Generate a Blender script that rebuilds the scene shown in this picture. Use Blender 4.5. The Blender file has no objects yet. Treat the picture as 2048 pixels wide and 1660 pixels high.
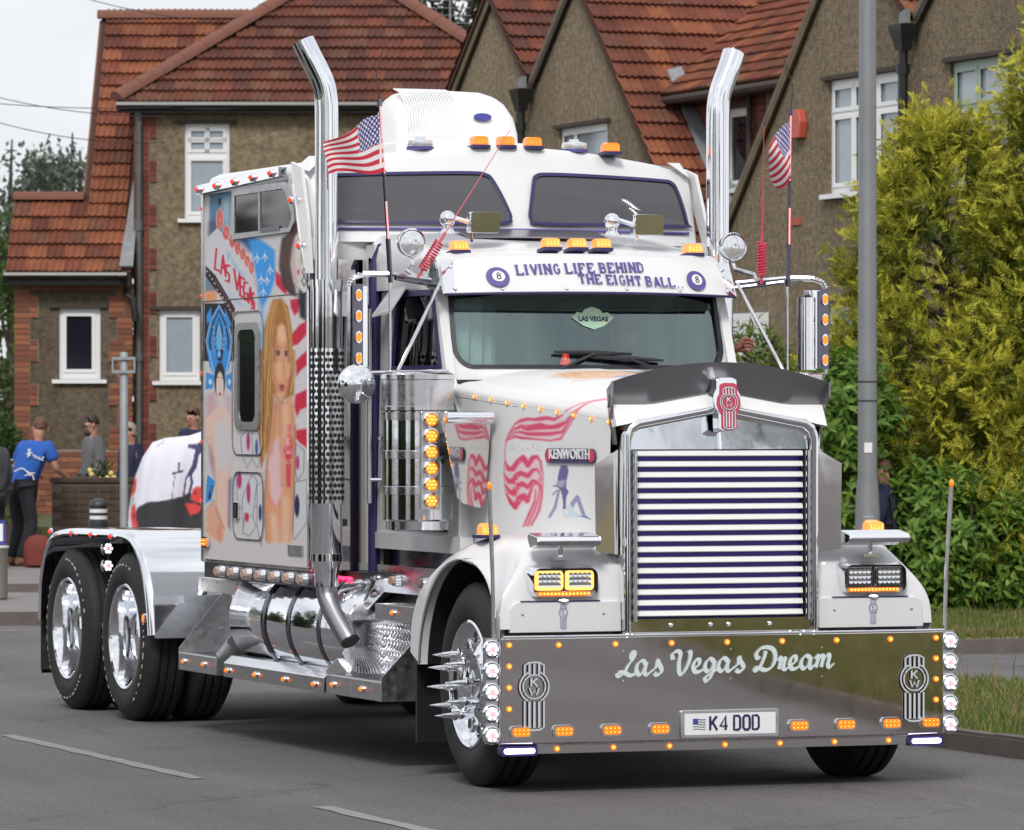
import bpy, bmesh, math, random
import numpy as np
from mathutils import Vector, Matrix, geometry
V = Vector
RN = random.Random(11)
NP = np.random.default_rng(5)
scene = bpy.context.scene
COL = scene.collection

# ------------------------------------------------------------------ camera, sky, sun, exposure
HEAD = math.radians(20.95)                      # the camera looks this far to the right of the road's axis (+Y)
CAM = V((-10.14, -23.42, 1.91))
cam_d = bpy.data.cameras.new("camera")
cam_d.sensor_width = 36.0
cam_d.lens = 36.0 * 10000 / 2048
cam_d.clip_end = 2000
cam_d.dof.use_dof = True
cam_d.dof.focus_distance = 26.5
cam_d.dof.aperture_fstop = 10
cam = bpy.data.objects.new("camera", cam_d)
cam.location = CAM
cam.rotation_euler = (math.pi / 2, 0, -HEAD)
COL.objects.link(cam)
scene.camera = cam

SUN_EL, SUN_AZ = math.radians(43), math.radians(210)   # azimuth measured clockwise from +Y
world = bpy.data.worlds.new("World")
scene.world = world
world.use_nodes = True
wn, wl = world.node_tree.nodes, world.node_tree.links
wn.clear()
w_out = wn.new("ShaderNodeOutputWorld")
w_bg = wn.new("ShaderNodeBackground")
w_bg.inputs[1].default_value = 0.1
w_sky = wn.new("ShaderNodeTexSky")
w_sky.sky_type = 'NISHITA'
w_sky.sun_disc = False
w_sky.sun_elevation = SUN_EL
w_sky.sun_rotation = SUN_AZ
w_tc = wn.new("ShaderNodeTexCoord")
w_map = wn.new("ShaderNodeMapping")
w_map.inputs["Scale"].default_value = (1.0, 1.0, 2.4)
w_n = wn.new("ShaderNodeTexNoise")
w_n.inputs["Scale"].default_value = 2.6
w_n.inputs["Detail"].default_value = 7
w_n.inputs["Roughness"].default_value = 0.55
w_r = wn.new("ShaderNodeValToRGB")
w_r.color_ramp.elements[0].position = 0.30
w_r.color_ramp.elements[0].color = (4.3, 4.5, 4.9, 1)
w_r.color_ramp.elements[1].position = 0.66
w_r.color_ramp.elements[1].color = (7.4, 7.5, 7.7, 1)
w_mix = wn.new("ShaderNodeMix")
w_mix.data_type = 'RGBA'
w_mix.inputs["Factor"].default_value = 0.93
wl.new(w_tc.outputs["Generated"], w_map.inputs["Vector"])
wl.new(w_map.outputs[0], w_n.inputs["Vector"])
wl.new(w_n.outputs["Fac"], w_r.inputs["Fac"])
wl.new(w_sky.outputs[0], w_mix.inputs["A"])
wl.new(w_r.outputs[0], w_mix.inputs["B"])
wl.new(w_mix.outputs["Result"], w_bg.inputs[0])
wl.new(w_bg.outputs[0], w_out.inputs[0])

sun_d = bpy.data.lights.new("sun", 'SUN')
sun_d.energy = 1.5
sun_d.angle = math.radians(14)
sun_d.color = (1.0, 0.96, 0.9)
sun = bpy.data.objects.new("sun", sun_d)
sdir = V((math.sin(SUN_AZ) * math.cos(SUN_EL), math.cos(SUN_AZ) * math.cos(SUN_EL), math.sin(SUN_EL)))
sun.rotation_euler = sdir.to_track_quat('Z', 'Y').to_euler()
sun.location = (0, 0, 30)
COL.objects.link(sun)
scene.view_settings.view_transform = 'Standard'
scene.view_settings.look = 'None'
scene.view_settings.exposure = 0.62
scene.view_settings.gamma = 1.0
scene.render.engine = 'CYCLES'
scene.cycles.max_bounces = 8
scene.cycles.transparent_max_bounces = 12
scene.cycles.caustics_reflective = False
scene.cycles.caustics_refractive = False
scene.cycles.use_denoising = True

# ------------------------------------------------------------------ materials
MATS = {}
def M(name, col, rough=.5, metal=0., var=None, bump=None, coat=0., emit=None, attr=False, spec=.5, tr=0., dirt=None):
    """procedural principled material; var=(scale, dark colour, contrast), bump=(scale, distance)"""
    m = bpy.data.materials.new(name)
    m.use_nodes = True
    nt = m.node_tree
    n, l = nt.nodes, nt.links
    b = n["Principled BSDF"]
    c4 = (*col, 1)
    b.inputs["Base Color"].default_value = c4
    b.inputs["Roughness"].default_value = rough
    b.inputs["Metallic"].default_value = metal
    b.inputs["Specular IOR Level"].default_value = spec
    b.inputs["Coat Weight"].default_value = coat
    b.inputs["Coat Roughness"].default_value = .05
    b.inputs["Transmission Weight"].default_value = tr
    src = None
    if attr:
        a = n.new("ShaderNodeVertexColor"); a.layer_name = "Col"; src = a.outputs[0]
    tc = None
    def coord():
        nonlocal tc
        if tc is None:
            tc = n.new("ShaderNodeNewGeometry")
        return tc.outputs["Position"]
    if var:
        t = n.new("ShaderNodeTexNoise"); t.inputs["Scale"].default_value = var[0]; t.inputs["Detail"].default_value = 6
        t.inputs["Roughness"].default_value = .65
        l.new(coord(), t.inputs["Vector"])
        r = n.new("ShaderNodeMapRange"); k = var[2] if len(var) > 2 else .5
        r.inputs[1].default_value = .5 - .25 * k; r.inputs[2].default_value = .5 + .25 * k
        l.new(t.outputs["Fac"], r.inputs[0])
        mx = n.new("ShaderNodeMix"); mx.data_type = 'RGBA'
        l.new(r.outputs[0], mx.inputs["Factor"])
        mx.inputs["A"].default_value = (*var[1], 1)
        mx.inputs["B"].default_value = c4
        if src:
            mx.blend_type = 'MULTIPLY'; mx.inputs["A"].default_value = c4
            l.new(src, mx.inputs["A"]); mx.inputs["B"].default_value = (*var[1], 1)
        src = mx.outputs["Result"]
    if src:
        l.new(src, b.inputs["Base Color"])
    if bump:
        t = n.new("ShaderNodeTexNoise"); t.inputs["Scale"].default_value = bump[0]; t.inputs["Detail"].default_value = 4
        l.new(coord(), t.inputs["Vector"])
        bp = n.new("ShaderNodeBump"); bp.inputs["Distance"].default_value = bump[1]; bp.inputs["Strength"].default_value = 1.0
        l.new(t.outputs["Fac"], bp.inputs["Height"]); l.new(bp.outputs[0], b.inputs["Normal"])
    if dirt:
        t = n.new("ShaderNodeTexNoise"); t.inputs["Scale"].default_value = dirt[0]; t.inputs["Detail"].default_value = 5
        l.new(coord(), t.inputs["Vector"])
        r = n.new("ShaderNodeMapRange"); r.inputs[1].default_value = .35; r.inputs[2].default_value = .75
        r.inputs[3].default_value = rough; r.inputs[4].default_value = rough + dirt[1]
        l.new(t.outputs["Fac"], r.inputs[0]); l.new(r.outputs[0], b.inputs["Roughness"])
    if emit:
        b.inputs["Emission Color"].default_value = (*emit[0], 1)
        b.inputs["Emission Strength"].default_value = emit[1]
    MATS[name] = m
    return m

M("white_paint", (.74, .745, .75), .22, var=(1.7, (.70, .70, .71), .7), coat=.5, dirt=(3, .06))
M("white_trim", (.78, .78, .77), .3)
M("slat_white", (.80, .81, .78), .28, coat=.3)
M("chrome", (.86, .87, .9), .045, 1., dirt=(7, .05), bump=(2.2, .0016))
M("mirror_steel", (.72, .69, .66), .03, 1., bump=(.7, .0022), dirt=(9, .04))
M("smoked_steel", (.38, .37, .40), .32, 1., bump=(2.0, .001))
M("stainless", (.72, .72, .74), .14, 1., bump=(5, .001), dirt=(20, .12))
M("brushed", (.66, .66, .67), .26, 1., var=(14, (.54, .54, .55), 1.), dirt=(20, .18))
M("dark_chrome", (.16, .16, .20), .12, 1.)
M("black_paint", (.018, .018, .022), .35)
M("chassis", (.014, .014, .016), .6, var=(6, (.03, .028, .026), 1.))
M("rubber", (.013, .013, .014), .72, var=(9, (.022, .021, .021), 1.), bump=(60, .001))
M("tyre_wall", (.03, .03, .031), .55, var=(7, (.05, .048, .046), 1.))
M("tyre_letter", (.62, .60, .52), .6, var=(30, (.40, .38, .33), 1.))
M("navy_seal", (.026, .02, .10), .4)  # navy tint puts purple lens fringing into the seal colour
M("grille_navy", (.06, .045, .34), .5)  # navy stands in for lens colour fringing between the slats
M("navy_print", (.09, .075, .27), .4)
M("crest_grey", (.30, .29, .42), .4)
M("amber_lens", (.75, .22, .03), .25, emit=((1.0, .30, .03), .5))
M("amber_hot", (.9, .5, .12), .2, emit=((1.0, .43, .07), 1.35))
M("amber_lit", (.85, .33, .08), .2, emit=((1.0, .34, .06), .5))
M("orange_lens", (.8, .2, .015), .22, emit=((1.0, .22, .01), .40))
M("red_lens", (.6, .03, .02), .2, emit=((1.0, .06, .03), .5))
M("red_strip", (.7, .02, .06), .3, emit=((1.0, .03, .1), 2.5))
M("white_led", (.9, .9, 1.), .2, emit=((.9, .92, 1.0), 3.0))
M("violet_led", (.6, .5, 1.), .2, emit=((.72, .62, 1.0), 4.5))
M("pink_led", (.85, .3, .32), .3, emit=((1.0, .35, .38), .7))
M("lens_grey", (.62, .44, .36), .2, var=(60, (.4, .28, .23), 1.))
M("clear_lens", (.75, .77, .8), .06, metal=.6)
M("red_plastic", (.55, .02, .03), .3)
M("red_coil", (.62, .05, .09), .35)
M("emblem_red", (.55, .03, .09), .2, coat=.6)
M("badge_dark", (.05, .04, .12), .25)
M("badge_blue", (.06, .06, .3), .3)
M("plate_white", (.78, .8, .8), .35)
M("plate_black", (.02, .02, .08), .4)
M("print_paint", (1, 1, 1), .45, attr=True, spec=.18, dirt=(4, .08))
M("etch_white", (.55, .58, .62), .5)
M("script_white", (.62, .70, .70), .5)
M("cloth", (1, 1, 1), .85, attr=True)
M("black_glass", (.012, .012, .016), .04, spec=.6)
M("grey_tint", (.055, .055, .062), .07, spec=.9)
M("seat_grey", (.12, .14, .15), .8)
M("sign_lime", (.50, .62, .38), .5, var=(9, (.30, .5, .42), 1.))
M("curtain_green", (.50, .60, .59), .8, var=(5, (.22, .3, .3), 1.))
M("asphalt", (.20, .187, .192), .85, var=(42, (.055, .051, .054), .9), bump=(90, .006))
M("line_paint", (.34, .33, .315), .8, var=(20, (.15, .142, .145), 1.2))
M("pavement_slab", (.24, .22, .21), .9, var=(2.5, (.17, .155, .15), 1.), bump=(40, .003))
M("kerb_stone", (.15, .125, .115), .9, var=(5, (.09, .075, .07), 1.), bump=(25, .004))
M("soil", (.09, .085, .03), .95, var=(3, (.05, .06, .018), 1.))
M("grass_base", (.24, .19, .095), .95, var=(2.1, (.13, .125, .05), 1.2), bump=(30, .02))
M("grass_blade", (1, 1, 1), .8, attr=True)
M("leaf", (1, 1, 1), .5, attr=True, spec=.35)
M("frond", (1, 1, 1), .7, attr=True, spec=.15)
M("bark", (.08, .06, .045), .9, var=(12, (.045, .035, .028), 1.), bump=(30, .01))
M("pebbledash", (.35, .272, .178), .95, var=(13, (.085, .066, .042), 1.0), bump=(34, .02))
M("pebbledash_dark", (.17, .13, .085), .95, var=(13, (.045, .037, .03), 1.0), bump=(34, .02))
M("mortar", (.26, .20, .16), .95, bump=(60, .003))
for k, c in enumerate([(.30, .10, .055), (.24, .085, .05), (.34, .13, .065), (.20, .075, .05)]):
    M("brick_orange_%d" % k, c, .9, var=(18, tuple(x * .7 for x in c), 1.), bump=(60, .003))
for k, c in enumerate([(.20, .05, .035), (.16, .04, .03), (.23, .065, .04)]):
    M("brick_red_%d" % k, c, .9, var=(18, tuple(x * .7 for x in c), 1.), bump=(60, .003))
for k, c in enumerate([(.235, .066, .033), (.185, .052, .029), (.34, .108, .047), (.135, .043, .028), (.21, .08, .045)]):
    M("tile_%d" % k, c, .88, var=(7, tuple(x * .5 for x in c), 1.2), bump=(40, .004))
M("roof_under", (.06, .028, .02), .95)
M("ridge_clay", (.21, .085, .055), .9, var=(6, (.14, .06, .045), 1.2), bump=(40, .004))
M("lead_grey", (.27, .28, .29), .7, var=(6, (.17, .175, .18), 1.))
M("barge_wood", (.19, .15, .095), .8, var=(5, (.10, .08, .055), 1.))
M("barge_dark", (.05, .035, .028), .7)
M("gutter_black", (.012, .012, .013), .35)
M("pipe_grey", (.13, .15, .15), .5, var=(4, (.08, .095, .095), 1.))
M("upvc", (.78, .79, .80), .3, coat=.2)
M("frame_green", (.33, .42, .36), .4)
M("net_pane", (.34, .39, .44), .06, spec=.7, var=(3, (.26, .31, .36), 1.))
M("dark_pane", (.012, .012, .02), .05, spec=.5)
M("steel_grey", (.30, .31, .32), .45, .6, var=(3, (.24, .25, .26), 1.))
M("galv", (.36, .38, .39), .5, .5, var=(8, (.27, .29, .3), 1.))
M("bollard_black", (.03, .033, .036), .45)
M("reflective", (.75, .75, .74), .3)
M("alarm_orange", (.5, .09, .06), .4)
M("terracotta", (.42, .1, .05), .8)
M("skin", (.46, .24, .17), .5, var=(20, (.42, .20, .14), .6))
M("skin_red", (.42, .15, .115), .5, var=(60, (.34, .10, .08), .8))
M("tee_blue", (.02, .10, .42), .85)
M("denim_dark", (.018, .018, .024), .9)
M("shirt_grey", (.13, .13, .135), .9)
M("hood_grey", (.06, .062, .068), .9)
M("navy_cloth", (.022, .024, .06), .9)
M("hair_dark", (.03, .02, .015), .6)
M("hair_fair", (.32, .27, .2), .6)
M("hair_brown", (.11, .05, .025), .6)
M("bag_red", (.17, .03, .022), .8)
M("boot_tan", (.22, .12, .06), .8)
M("wall_mortar", (.12, .09, .07), .95)
M("wall_brown", (.085, .055, .04), .95, var=(8, (.05, .035, .028), 1.), bump=(40, .004))
M("cable", (.03, .03, .035), .6)
M("rose_yellow", (.75, .62, .2), .6)
M("bin_grey", (.26, .24, .22), .4, .4)

for nm in ("leaf", "frond", "grass_blade"):            # light shines through leaves
    nt = MATS[nm].node_tree; n, l = nt.nodes, nt.links
    t = n.new("ShaderNodeBsdfTranslucent"); mx = n.new("ShaderNodeMixShader"); mx.inputs[0].default_value = .18 if nm == "frond" else .32
    l.new(n["Color Attribute"].outputs[0], t.inputs[0]); l.new(n["Principled BSDF"].outputs[0], mx.inputs[1]); l.new(t.outputs[0], mx.inputs[2])
    l.new(mx.outputs[0], n["Material Output"].inputs[0])
# worn patches and tyre tracks on the road, larger than the stones in it
nt = MATS["asphalt"].node_tree; n, l = nt.nodes, nt.links
b = n["Principled BSDF"]; src = b.inputs["Base Color"].links[0].from_socket
g = n.new("ShaderNodeNewGeometry"); t = n.new("ShaderNodeTexNoise"); t.inputs["Scale"].default_value = .5; t.inputs["Detail"].default_value = 8; t.inputs["Roughness"].default_value = .7
r = n.new("ShaderNodeMapRange"); r.inputs[1].default_value = .3; r.inputs[2].default_value = .7; r.inputs[3].default_value = .80; r.inputs[4].default_value = 1.12
mx = n.new("ShaderNodeMix"); mx.data_type = 'RGBA'; mx.blend_type = 'MULTIPLY'; mx.inputs["Factor"].default_value = 1.
l.new(g.outputs["Position"], t.inputs["Vector"]); l.new(t.outputs["Fac"], r.inputs[0]); l.new(src, mx.inputs["A"]); l.new(r.outputs[0], mx.inputs["B"]); l.new(mx.outputs["Result"], b.inputs["Base Color"])

# cracks and a tarred seam in the road; broad weather stains on the rendered walls
def overlay(mat, scale, lo, hi, a, c, crack=False, stretch=None):
    nt = MATS[mat].node_tree; n, l = nt.nodes, nt.links
    b = n["Principled BSDF"]; src = b.inputs["Base Color"].links[0].from_socket
    g = n.new("ShaderNodeNewGeometry"); mp = n.new("ShaderNodeMapping"); mp.inputs["Scale"].default_value = stretch or (1, 1, 1)
    l.new(g.outputs["Position"], mp.inputs["Vector"])
    if crack:
        ns = n.new("ShaderNodeTexNoise"); ns.inputs["Scale"].default_value = 1.3; ns.inputs["Detail"].default_value = 6
        l.new(mp.outputs[0], ns.inputs["Vector"]); av = n.new("ShaderNodeMix"); av.data_type = 'RGBA'; av.blend_type = 'ADD'; av.inputs["Factor"].default_value = .9
        l.new(mp.outputs[0], av.inputs["A"]); l.new(ns.outputs["Color"], av.inputs["B"])
        t = n.new("ShaderNodeTexVoronoi"); t.feature = 'DISTANCE_TO_EDGE'; t.inputs["Scale"].default_value = scale
        l.new(av.outputs["Result"], t.inputs["Vector"]); o = t.outputs["Distance"]
    else:
        t = n.new("ShaderNodeTexNoise"); t.inputs["Scale"].default_value = scale; t.inputs["Detail"].default_value = 7; t.inputs["Roughness"].default_value = .65
        l.new(mp.outputs[0], t.inputs["Vector"]); o = t.outputs["Fac"]
    r = n.new("ShaderNodeMapRange"); r.inputs[1].default_value = lo; r.inputs[2].default_value = hi; r.inputs[3].default_value = a; r.inputs[4].default_value = c
    mx = n.new("ShaderNodeMix"); mx.data_type = 'RGBA'; mx.blend_type = 'MULTIPLY'; mx.inputs["Factor"].default_value = 1.
    l.new(o, r.inputs[0]); l.new(src, mx.inputs["A"]); l.new(r.outputs[0], mx.inputs["B"]); l.new(mx.outputs["Result"], b.inputs["Base Color"])
overlay("asphalt", .22, 0., .008, .68, 1., True); overlay("asphalt", .9, .58, .72, 1., .72); overlay("asphalt", .25, .35, .65, .76, 1.12, stretch=(2.2, .16, 1))
for w in ("pebbledash", "pebbledash_dark"): overlay(w, .55, .3, .7, .62, 1.18, stretch=(1, 1, .45))
for k in range(5): overlay("tile_%d" % k, 1.1, .35, .7, .62, 1.12)

def glassy(name, tint, refl=.12, rough=.02, gl=(1, 1, 1)):
    """thin window glass: see-through tint under a Fresnel reflection"""
    m = bpy.data.materials.new(name); m.use_nodes = True
    n, l = m.node_tree.nodes, m.node_tree.links
    n.clear()
    o = n.new("ShaderNodeOutputMaterial"); mx = n.new("ShaderNodeMixShader")
    t = n.new("ShaderNodeBsdfTransparent"); t.inputs[0].default_value = (*tint, 1)
    g = n.new("ShaderNodeBsdfGlossy"); g.inputs["Roughness"].default_value = rough; g.inputs[0].default_value = (*gl, 1)
    lw = n.new("ShaderNodeFresnel"); lw.inputs[0].default_value = 1.5
    ad = n.new("ShaderNodeMath"); ad.operation = 'ADD'; ad.inputs[1].default_value = refl
    l.new(lw.outputs[0], ad.inputs[0]); l.new(ad.outputs[0], mx.inputs[0])
    l.new(t.outputs[0], mx.inputs[1]); l.new(g.outputs[0], mx.inputs[2]); l.new(mx.outputs[0], o.inputs[0])
    MATS[name] = m
glassy("windscreen", (.74, .88, .85), .16, gl=(.80, .98, .96))
glassy("side_glass", (.10, .10, .11), .03)

# ------------------------------------------------------------------ mesh helpers
class MB:
    def __init__(s):
        s.v, s.f = [], []
    def add(s, vs, fs):
        n = len(s.v)
        s.v += [tuple(p) for p in vs]
        s.f += [tuple(i + n for i in f) for f in fs]
        return s
    def box(s, x0, x1, y0, y1, z0, z1):
        return s.add([(x0, y0, z0), (x1, y0, z0), (x1, y1, z0), (x0, y1, z0), (x0, y0, z1), (x1, y0, z1), (x1, y1, z1), (x0, y1, z1)],
                     [(3, 2, 1, 0), (4, 5, 6, 7), (0, 1, 5, 4), (1, 2, 6, 5), (2, 3, 7, 6), (3, 0, 4, 7)])
    def obox(s, c, u, v, w):
        c, u, v, w = V(c), V(u), V(v), V(w)
        P = [c - u - v - w, c + u - v - w, c + u + v - w, c - u + v - w, c - u - v + w, c + u - v + w, c + u + v + w, c - u + v + w]
        return s.add(P, [(3, 2, 1, 0), (4, 5, 6, 7), (0, 1, 5, 4), (1, 2, 6, 5), (2, 3, 7, 6), (3, 0, 4, 7)])
    def poly(s, pts):
        return s.add(pts, [tuple(range(len(pts)))])
    def prism(s, pts, d):
        d = V(d); n = len(pts); a = [V(p) for p in pts]
        return s.add(a + [p + d for p in a], [tuple(range(n))[::-1], tuple(range(n, 2 * n))] + [(i, (i + 1) % n, (i + 1) % n + n, i + n) for i in range(n)])
    def tube(s, pts, r, n=8, caps=True):
        pts = [V(p) for p in pts]
        rr = r if isinstance(r, (list, tuple)) else [r] * len(pts)
        loops = []; up = None
        for i, p in enumerate(pts):
            t = (pts[min(i + 1, len(pts) - 1)] - pts[max(i - 1, 0)]).normalized()
            if up is None:
                up = V((0, 0, 1)) if abs(t.z) < .9 else V((1, 0, 0))
            a = t.cross(up).normalized(); up = a.cross(t).normalized()
            loops.append([p + (a * math.cos(2 * math.pi * k / n) + up * math.sin(2 * math.pi * k / n)) * rr[i] for k in range(n)])
        return s.loft(loops, caps, caps)
    def loft(s, loops, ca=True, cb=True, closed=True):
        n = len(loops[0]); b = len(s.v)
        for lp in loops:
            s.v += [tuple(p) for p in lp]
        for i in range(len(loops) - 1):
            for k in range(n if closed else n - 1):
                k2 = (k + 1) % n
                s.f.append((b + i * n + k, b + i * n + k2, b + (i + 1) * n + k2, b + (i + 1) * n + k))
        if ca: s.f.append(tuple(b + k for k in range(n))[::-1])
        if cb: s.f.append(tuple(b + (len(loops) - 1) * n + k for k in range(n)))
        return s
    def lathe(s, prof, o, ax=(0, 0, 1), n=24, ca=True, cb=True):
        o, ax = V(o), V(ax).normalized()
        a = ax.cross(V((0, 0, 1)) if abs(ax.z) < .9 else V((0, 1, 0))).normalized(); b = ax.cross(a)
        return s.loft([[o + ax * h + (a * math.cos(2 * math.pi * k / n) + b * math.sin(2 * math.pi * k / n)) * r for k in range(n)] for r, h in prof], ca, cb)
    def ring(s, A, B, d):
        n = len(A); d = V(d); A = [V(p) for p in A]; B = [V(p) for p in B]
        F = []
        for k in range(n):
            j = (k + 1) % n
            F += [(k, j, n + j, n + k), (2 * n + k, 3 * n + k, 3 * n + j, 2 * n + j), (k, 2 * n + k, 2 * n + j, j), (n + k, n + j, 3 * n + j, 3 * n + k)]
        return s.add(A + B + [p + d for p in A] + [p + d for p in B], F)
    def ball(s, c, r, n=10, m=7):
        c = V(c); rx, ry, rz = r if isinstance(r, (tuple, list)) else (r, r, r)
        L = [[c + V((rx * math.sin(math.pi * (j + .02) / (m + .04)) * math.cos(2 * math.pi * k / n), ry * math.sin(math.pi * (j + .02) / (m + .04)) * math.sin(2 * math.pi * k / n), rz * math.cos(math.pi * (j + .02) / (m + .04)))) for k in range(n)] for j in range(m + 1)]
        return s.loft(L)
    def xf(s, mat):
        s.v = [tuple(mat @ V(p)) for p in s.v]; return s

def rrect(cx, cy, w, h, r, n=4):
    out = []
    for (sx, sy, a0) in ((1, 1, 0), (-1, 1, 90), (-1, -1, 180), (1, -1, 270)):
        for k in range(n + 1):
            a = math.radians(a0 + 90 * k / n)
            out.append((cx + sx * (w / 2 - r) + r * math.cos(a), cy + sy * (h / 2 - r) + r * math.sin(a)))
    return out
def frame(o, u, v):
    o, u, v = V(o), V(u), V(v)
    return lambda p: o + u * p[0] + v * p[1]
def circ(r, n=16, cx=0, cy=0, a0=0):
    return [(cx + r * math.cos(a0 + 2 * math.pi * k / n), cy + r * math.sin(a0 + 2 * math.pi * k / n)) for k in range(n)]

WL = {}
def tag(o, label=None, cat=None, group=None, kind=None):
    for k, v in (("label", label), ("category", cat), ("group", group), ("kind", kind)):
        if v: o[k] = v
    return o
def thing(name, loc, label, cat, group=None, kind=None):
    o = bpy.data.objects.new(name, None)
    o.empty_display_size = .2
    COL.objects.link(o); o.location = loc; WL[o.name] = V(loc)
    return tag(o, label, cat, group, kind)
def link(name, me, c, parent, rot=None):
    o = bpy.data.objects.new(name, me); COL.objects.link(o)
    c = V(c); WL[o.name] = c
    if parent:
        o.parent = parent; o.location = c - WL[parent.name]
    else:
        o.location = c
    if rot is not None:
        o.rotation_mode = 'QUATERNION'; o.rotation_quaternion = rot
    return o
def shade(me, smooth):
    if smooth:
        me.shade_smooth(); me.set_sharp_from_angle(angle=math.radians(smooth))
def mesh(name, mb, mat, smooth=35, center=True, fix=True):
    v = np.array(mb.v, dtype=float)
    c = (v.min(0) + v.max(0)) / 2 if center else np.zeros(3)
    me = bpy.data.meshes.new(name)
    me.from_pydata((v - c).tolist(), [], mb.f)
    if fix:
        bm = bmesh.new(); bm.from_mesh(me); bmesh.ops.recalc_face_normals(bm, faces=bm.faces); bm.to_mesh(me); bm.free()
    if isinstance(mat, str): me.materials.append(MATS[mat])
    shade(me, smooth)
    return me, c
def mk(name, mb, mat, parent=None, smooth=35, bev=0, seg=2, fix=True):
    me, c = mesh(name, mb, mat, smooth, True, fix)
    o = link(name, me, c, parent)
    if bev:
        b = o.modifiers.new("bevel", 'BEVEL'); b.width = bev; b.segments = seg; b.limit_method = 'ANGLE'; b.angle_limit = math.radians(40)
    return o
def fast(name, v, f, mat, parent=None, col=None, smooth=False, loc=None, vcol=None):
    """big meshes from numpy arrays; col = one colour per face, vcol = one per vertex"""
    v = np.asarray(v, dtype=np.float32); f = np.asarray(f, dtype=np.int32)
    c = (v.min(0) + v.max(0)) / 2 if loc is None else np.array(loc)
    me = bpy.data.meshes.new(name)
    k = f.shape[1]
    me.vertices.add(len(v)); me.vertices.foreach_set("co", (v - c).astype(np.float32).ravel())
    me.loops.add(f.size); me.loops.foreach_set("vertex_index", f.ravel())
    me.polygons.add(len(f)); me.polygons.foreach_set("loop_start", np.arange(0, f.size, k, dtype=np.int32))
    me.polygons.foreach_set("loop_total", np.full(len(f), k, dtype=np.int32))
    if smooth: me.polygons.foreach_set("use_smooth", np.ones(len(f), dtype=bool))
    me.update(calc_edges=True)
    if col is not None:
        a = me.color_attributes.new("Col", 'FLOAT_COLOR', 'CORNER')
        a.data.foreach_set("color", np.repeat(np.c_[col, np.ones(len(col))], k, axis=0).astype(np.float32).ravel())
    if vcol is not None:
        a = me.color_attributes.new("Col", 'FLOAT_COLOR', 'POINT')
        a.data.foreach_set("color", np.c_[vcol, np.ones(len(vcol))].astype(np.float32).ravel())
    me.materials.append(MATS[mat])
    return link(name, me, c, parent)
def inst(name, me, loc, parent, mat3=None):
    return link(name, me, loc, parent, mat3.to_quaternion() if mat3 is not None else None)
def basis(u, v, w):
    return Matrix((V(u).normalized(), V(v).normalized(), V(w).normalized())).transposed()
def crom(P, k=8, closed=False):
    """Catmull-Rom through 2-D or 3-D points"""
    P = np.array(P, dtype=float); n = len(P); out = []
    for i in range(n if closed else n - 1):
        g = (lambda j: P[j % n]) if closed else (lambda j: P[min(max(j, 0), n - 1)])
        a, b, c, d = g(i - 1), g(i), g(i + 1), g(i + 2)
        for t in np.arange(k) / k:
            out.append(.5 * (2 * b + (c - a) * t + (2 * a - 5 * b + 4 * c - d) * t * t + (3 * b - a - 3 * c + d) * t ** 3))
    if not closed: out.append(P[-1])
    return np.array(out)
def text_mesh(txt, size, extrude=.002, off=0., align='CENTER', sx=1.):
    cu = bpy.data.curves.new("txt", 'FONT'); cu.body = txt; cu.size = size; cu.extrude = extrude; cu.offset = off
    cu.align_x = align; cu.align_y = 'CENTER'; cu.resolution_u = 3
    o = bpy.data.objects.new("txt", cu); COL.objects.link(o)
    me = bpy.data.meshes.new_from_object(o.evaluated_get(bpy.context.evaluated_depsgraph_get()))
    v = [V((q.co.x * sx, q.co.y, q.co.z)) for q in me.vertices]; f = [tuple(p.vertices) for p in me.polygons]
    bpy.data.objects.remove(o); bpy.data.curves.remove(cu); bpy.data.meshes.remove(me)
    return v, f
def text(name, txt, size, o, u, v, mat, parent, extrude=.002, off=0., sx=1., align='CENTER', shear=0.):
    u, v = V(u).normalized(), V(v).normalized(); w = u.cross(v)
    tv, tf = text_mesh(txt, size, extrude, off, align, sx)
    mb = MB(); mb.add([V(o) + u * (p.x + p.y * shear) + v * p.y + w * p.z for p in tv], tf)
    return mk(name, mb, mat, parent, smooth=0, fix=False)
def ribbon(P, wid, closed=False):
    """2-D polyline -> quads of varying width (list of 2-D quads)"""
    P = np.array(P, float); n = len(P); W = wid if hasattr(wid, "__len__") else [wid] * n
    T = np.gradient(P, axis=0); T /= np.linalg.norm(T, axis=1)[:, None] + 1e-9; N = np.c_[-T[:, 1], T[:, 0]]
    A, B = P + N * np.array(W)[:, None] / 2, P - N * np.array(W)[:, None] / 2
    return A, B
RC = [0]
def ribbon_mb(mb, P, wid, fr, d):
    A, B = ribbon(P, wid)
    d = V(d); RC[0] = (RC[0] + 1) % 7; e = d.normalized()          # crossing strokes lie a hair apart
    loops = [[fr(a), fr(b), fr(b) + d + e * (RC[0] * .00025 + i * .00004), fr(a) + d + e * (RC[0] * .00025 + i * .00004)] for i, (a, b) in enumerate(zip(A, B))]
    return mb.loft(loops)

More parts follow.
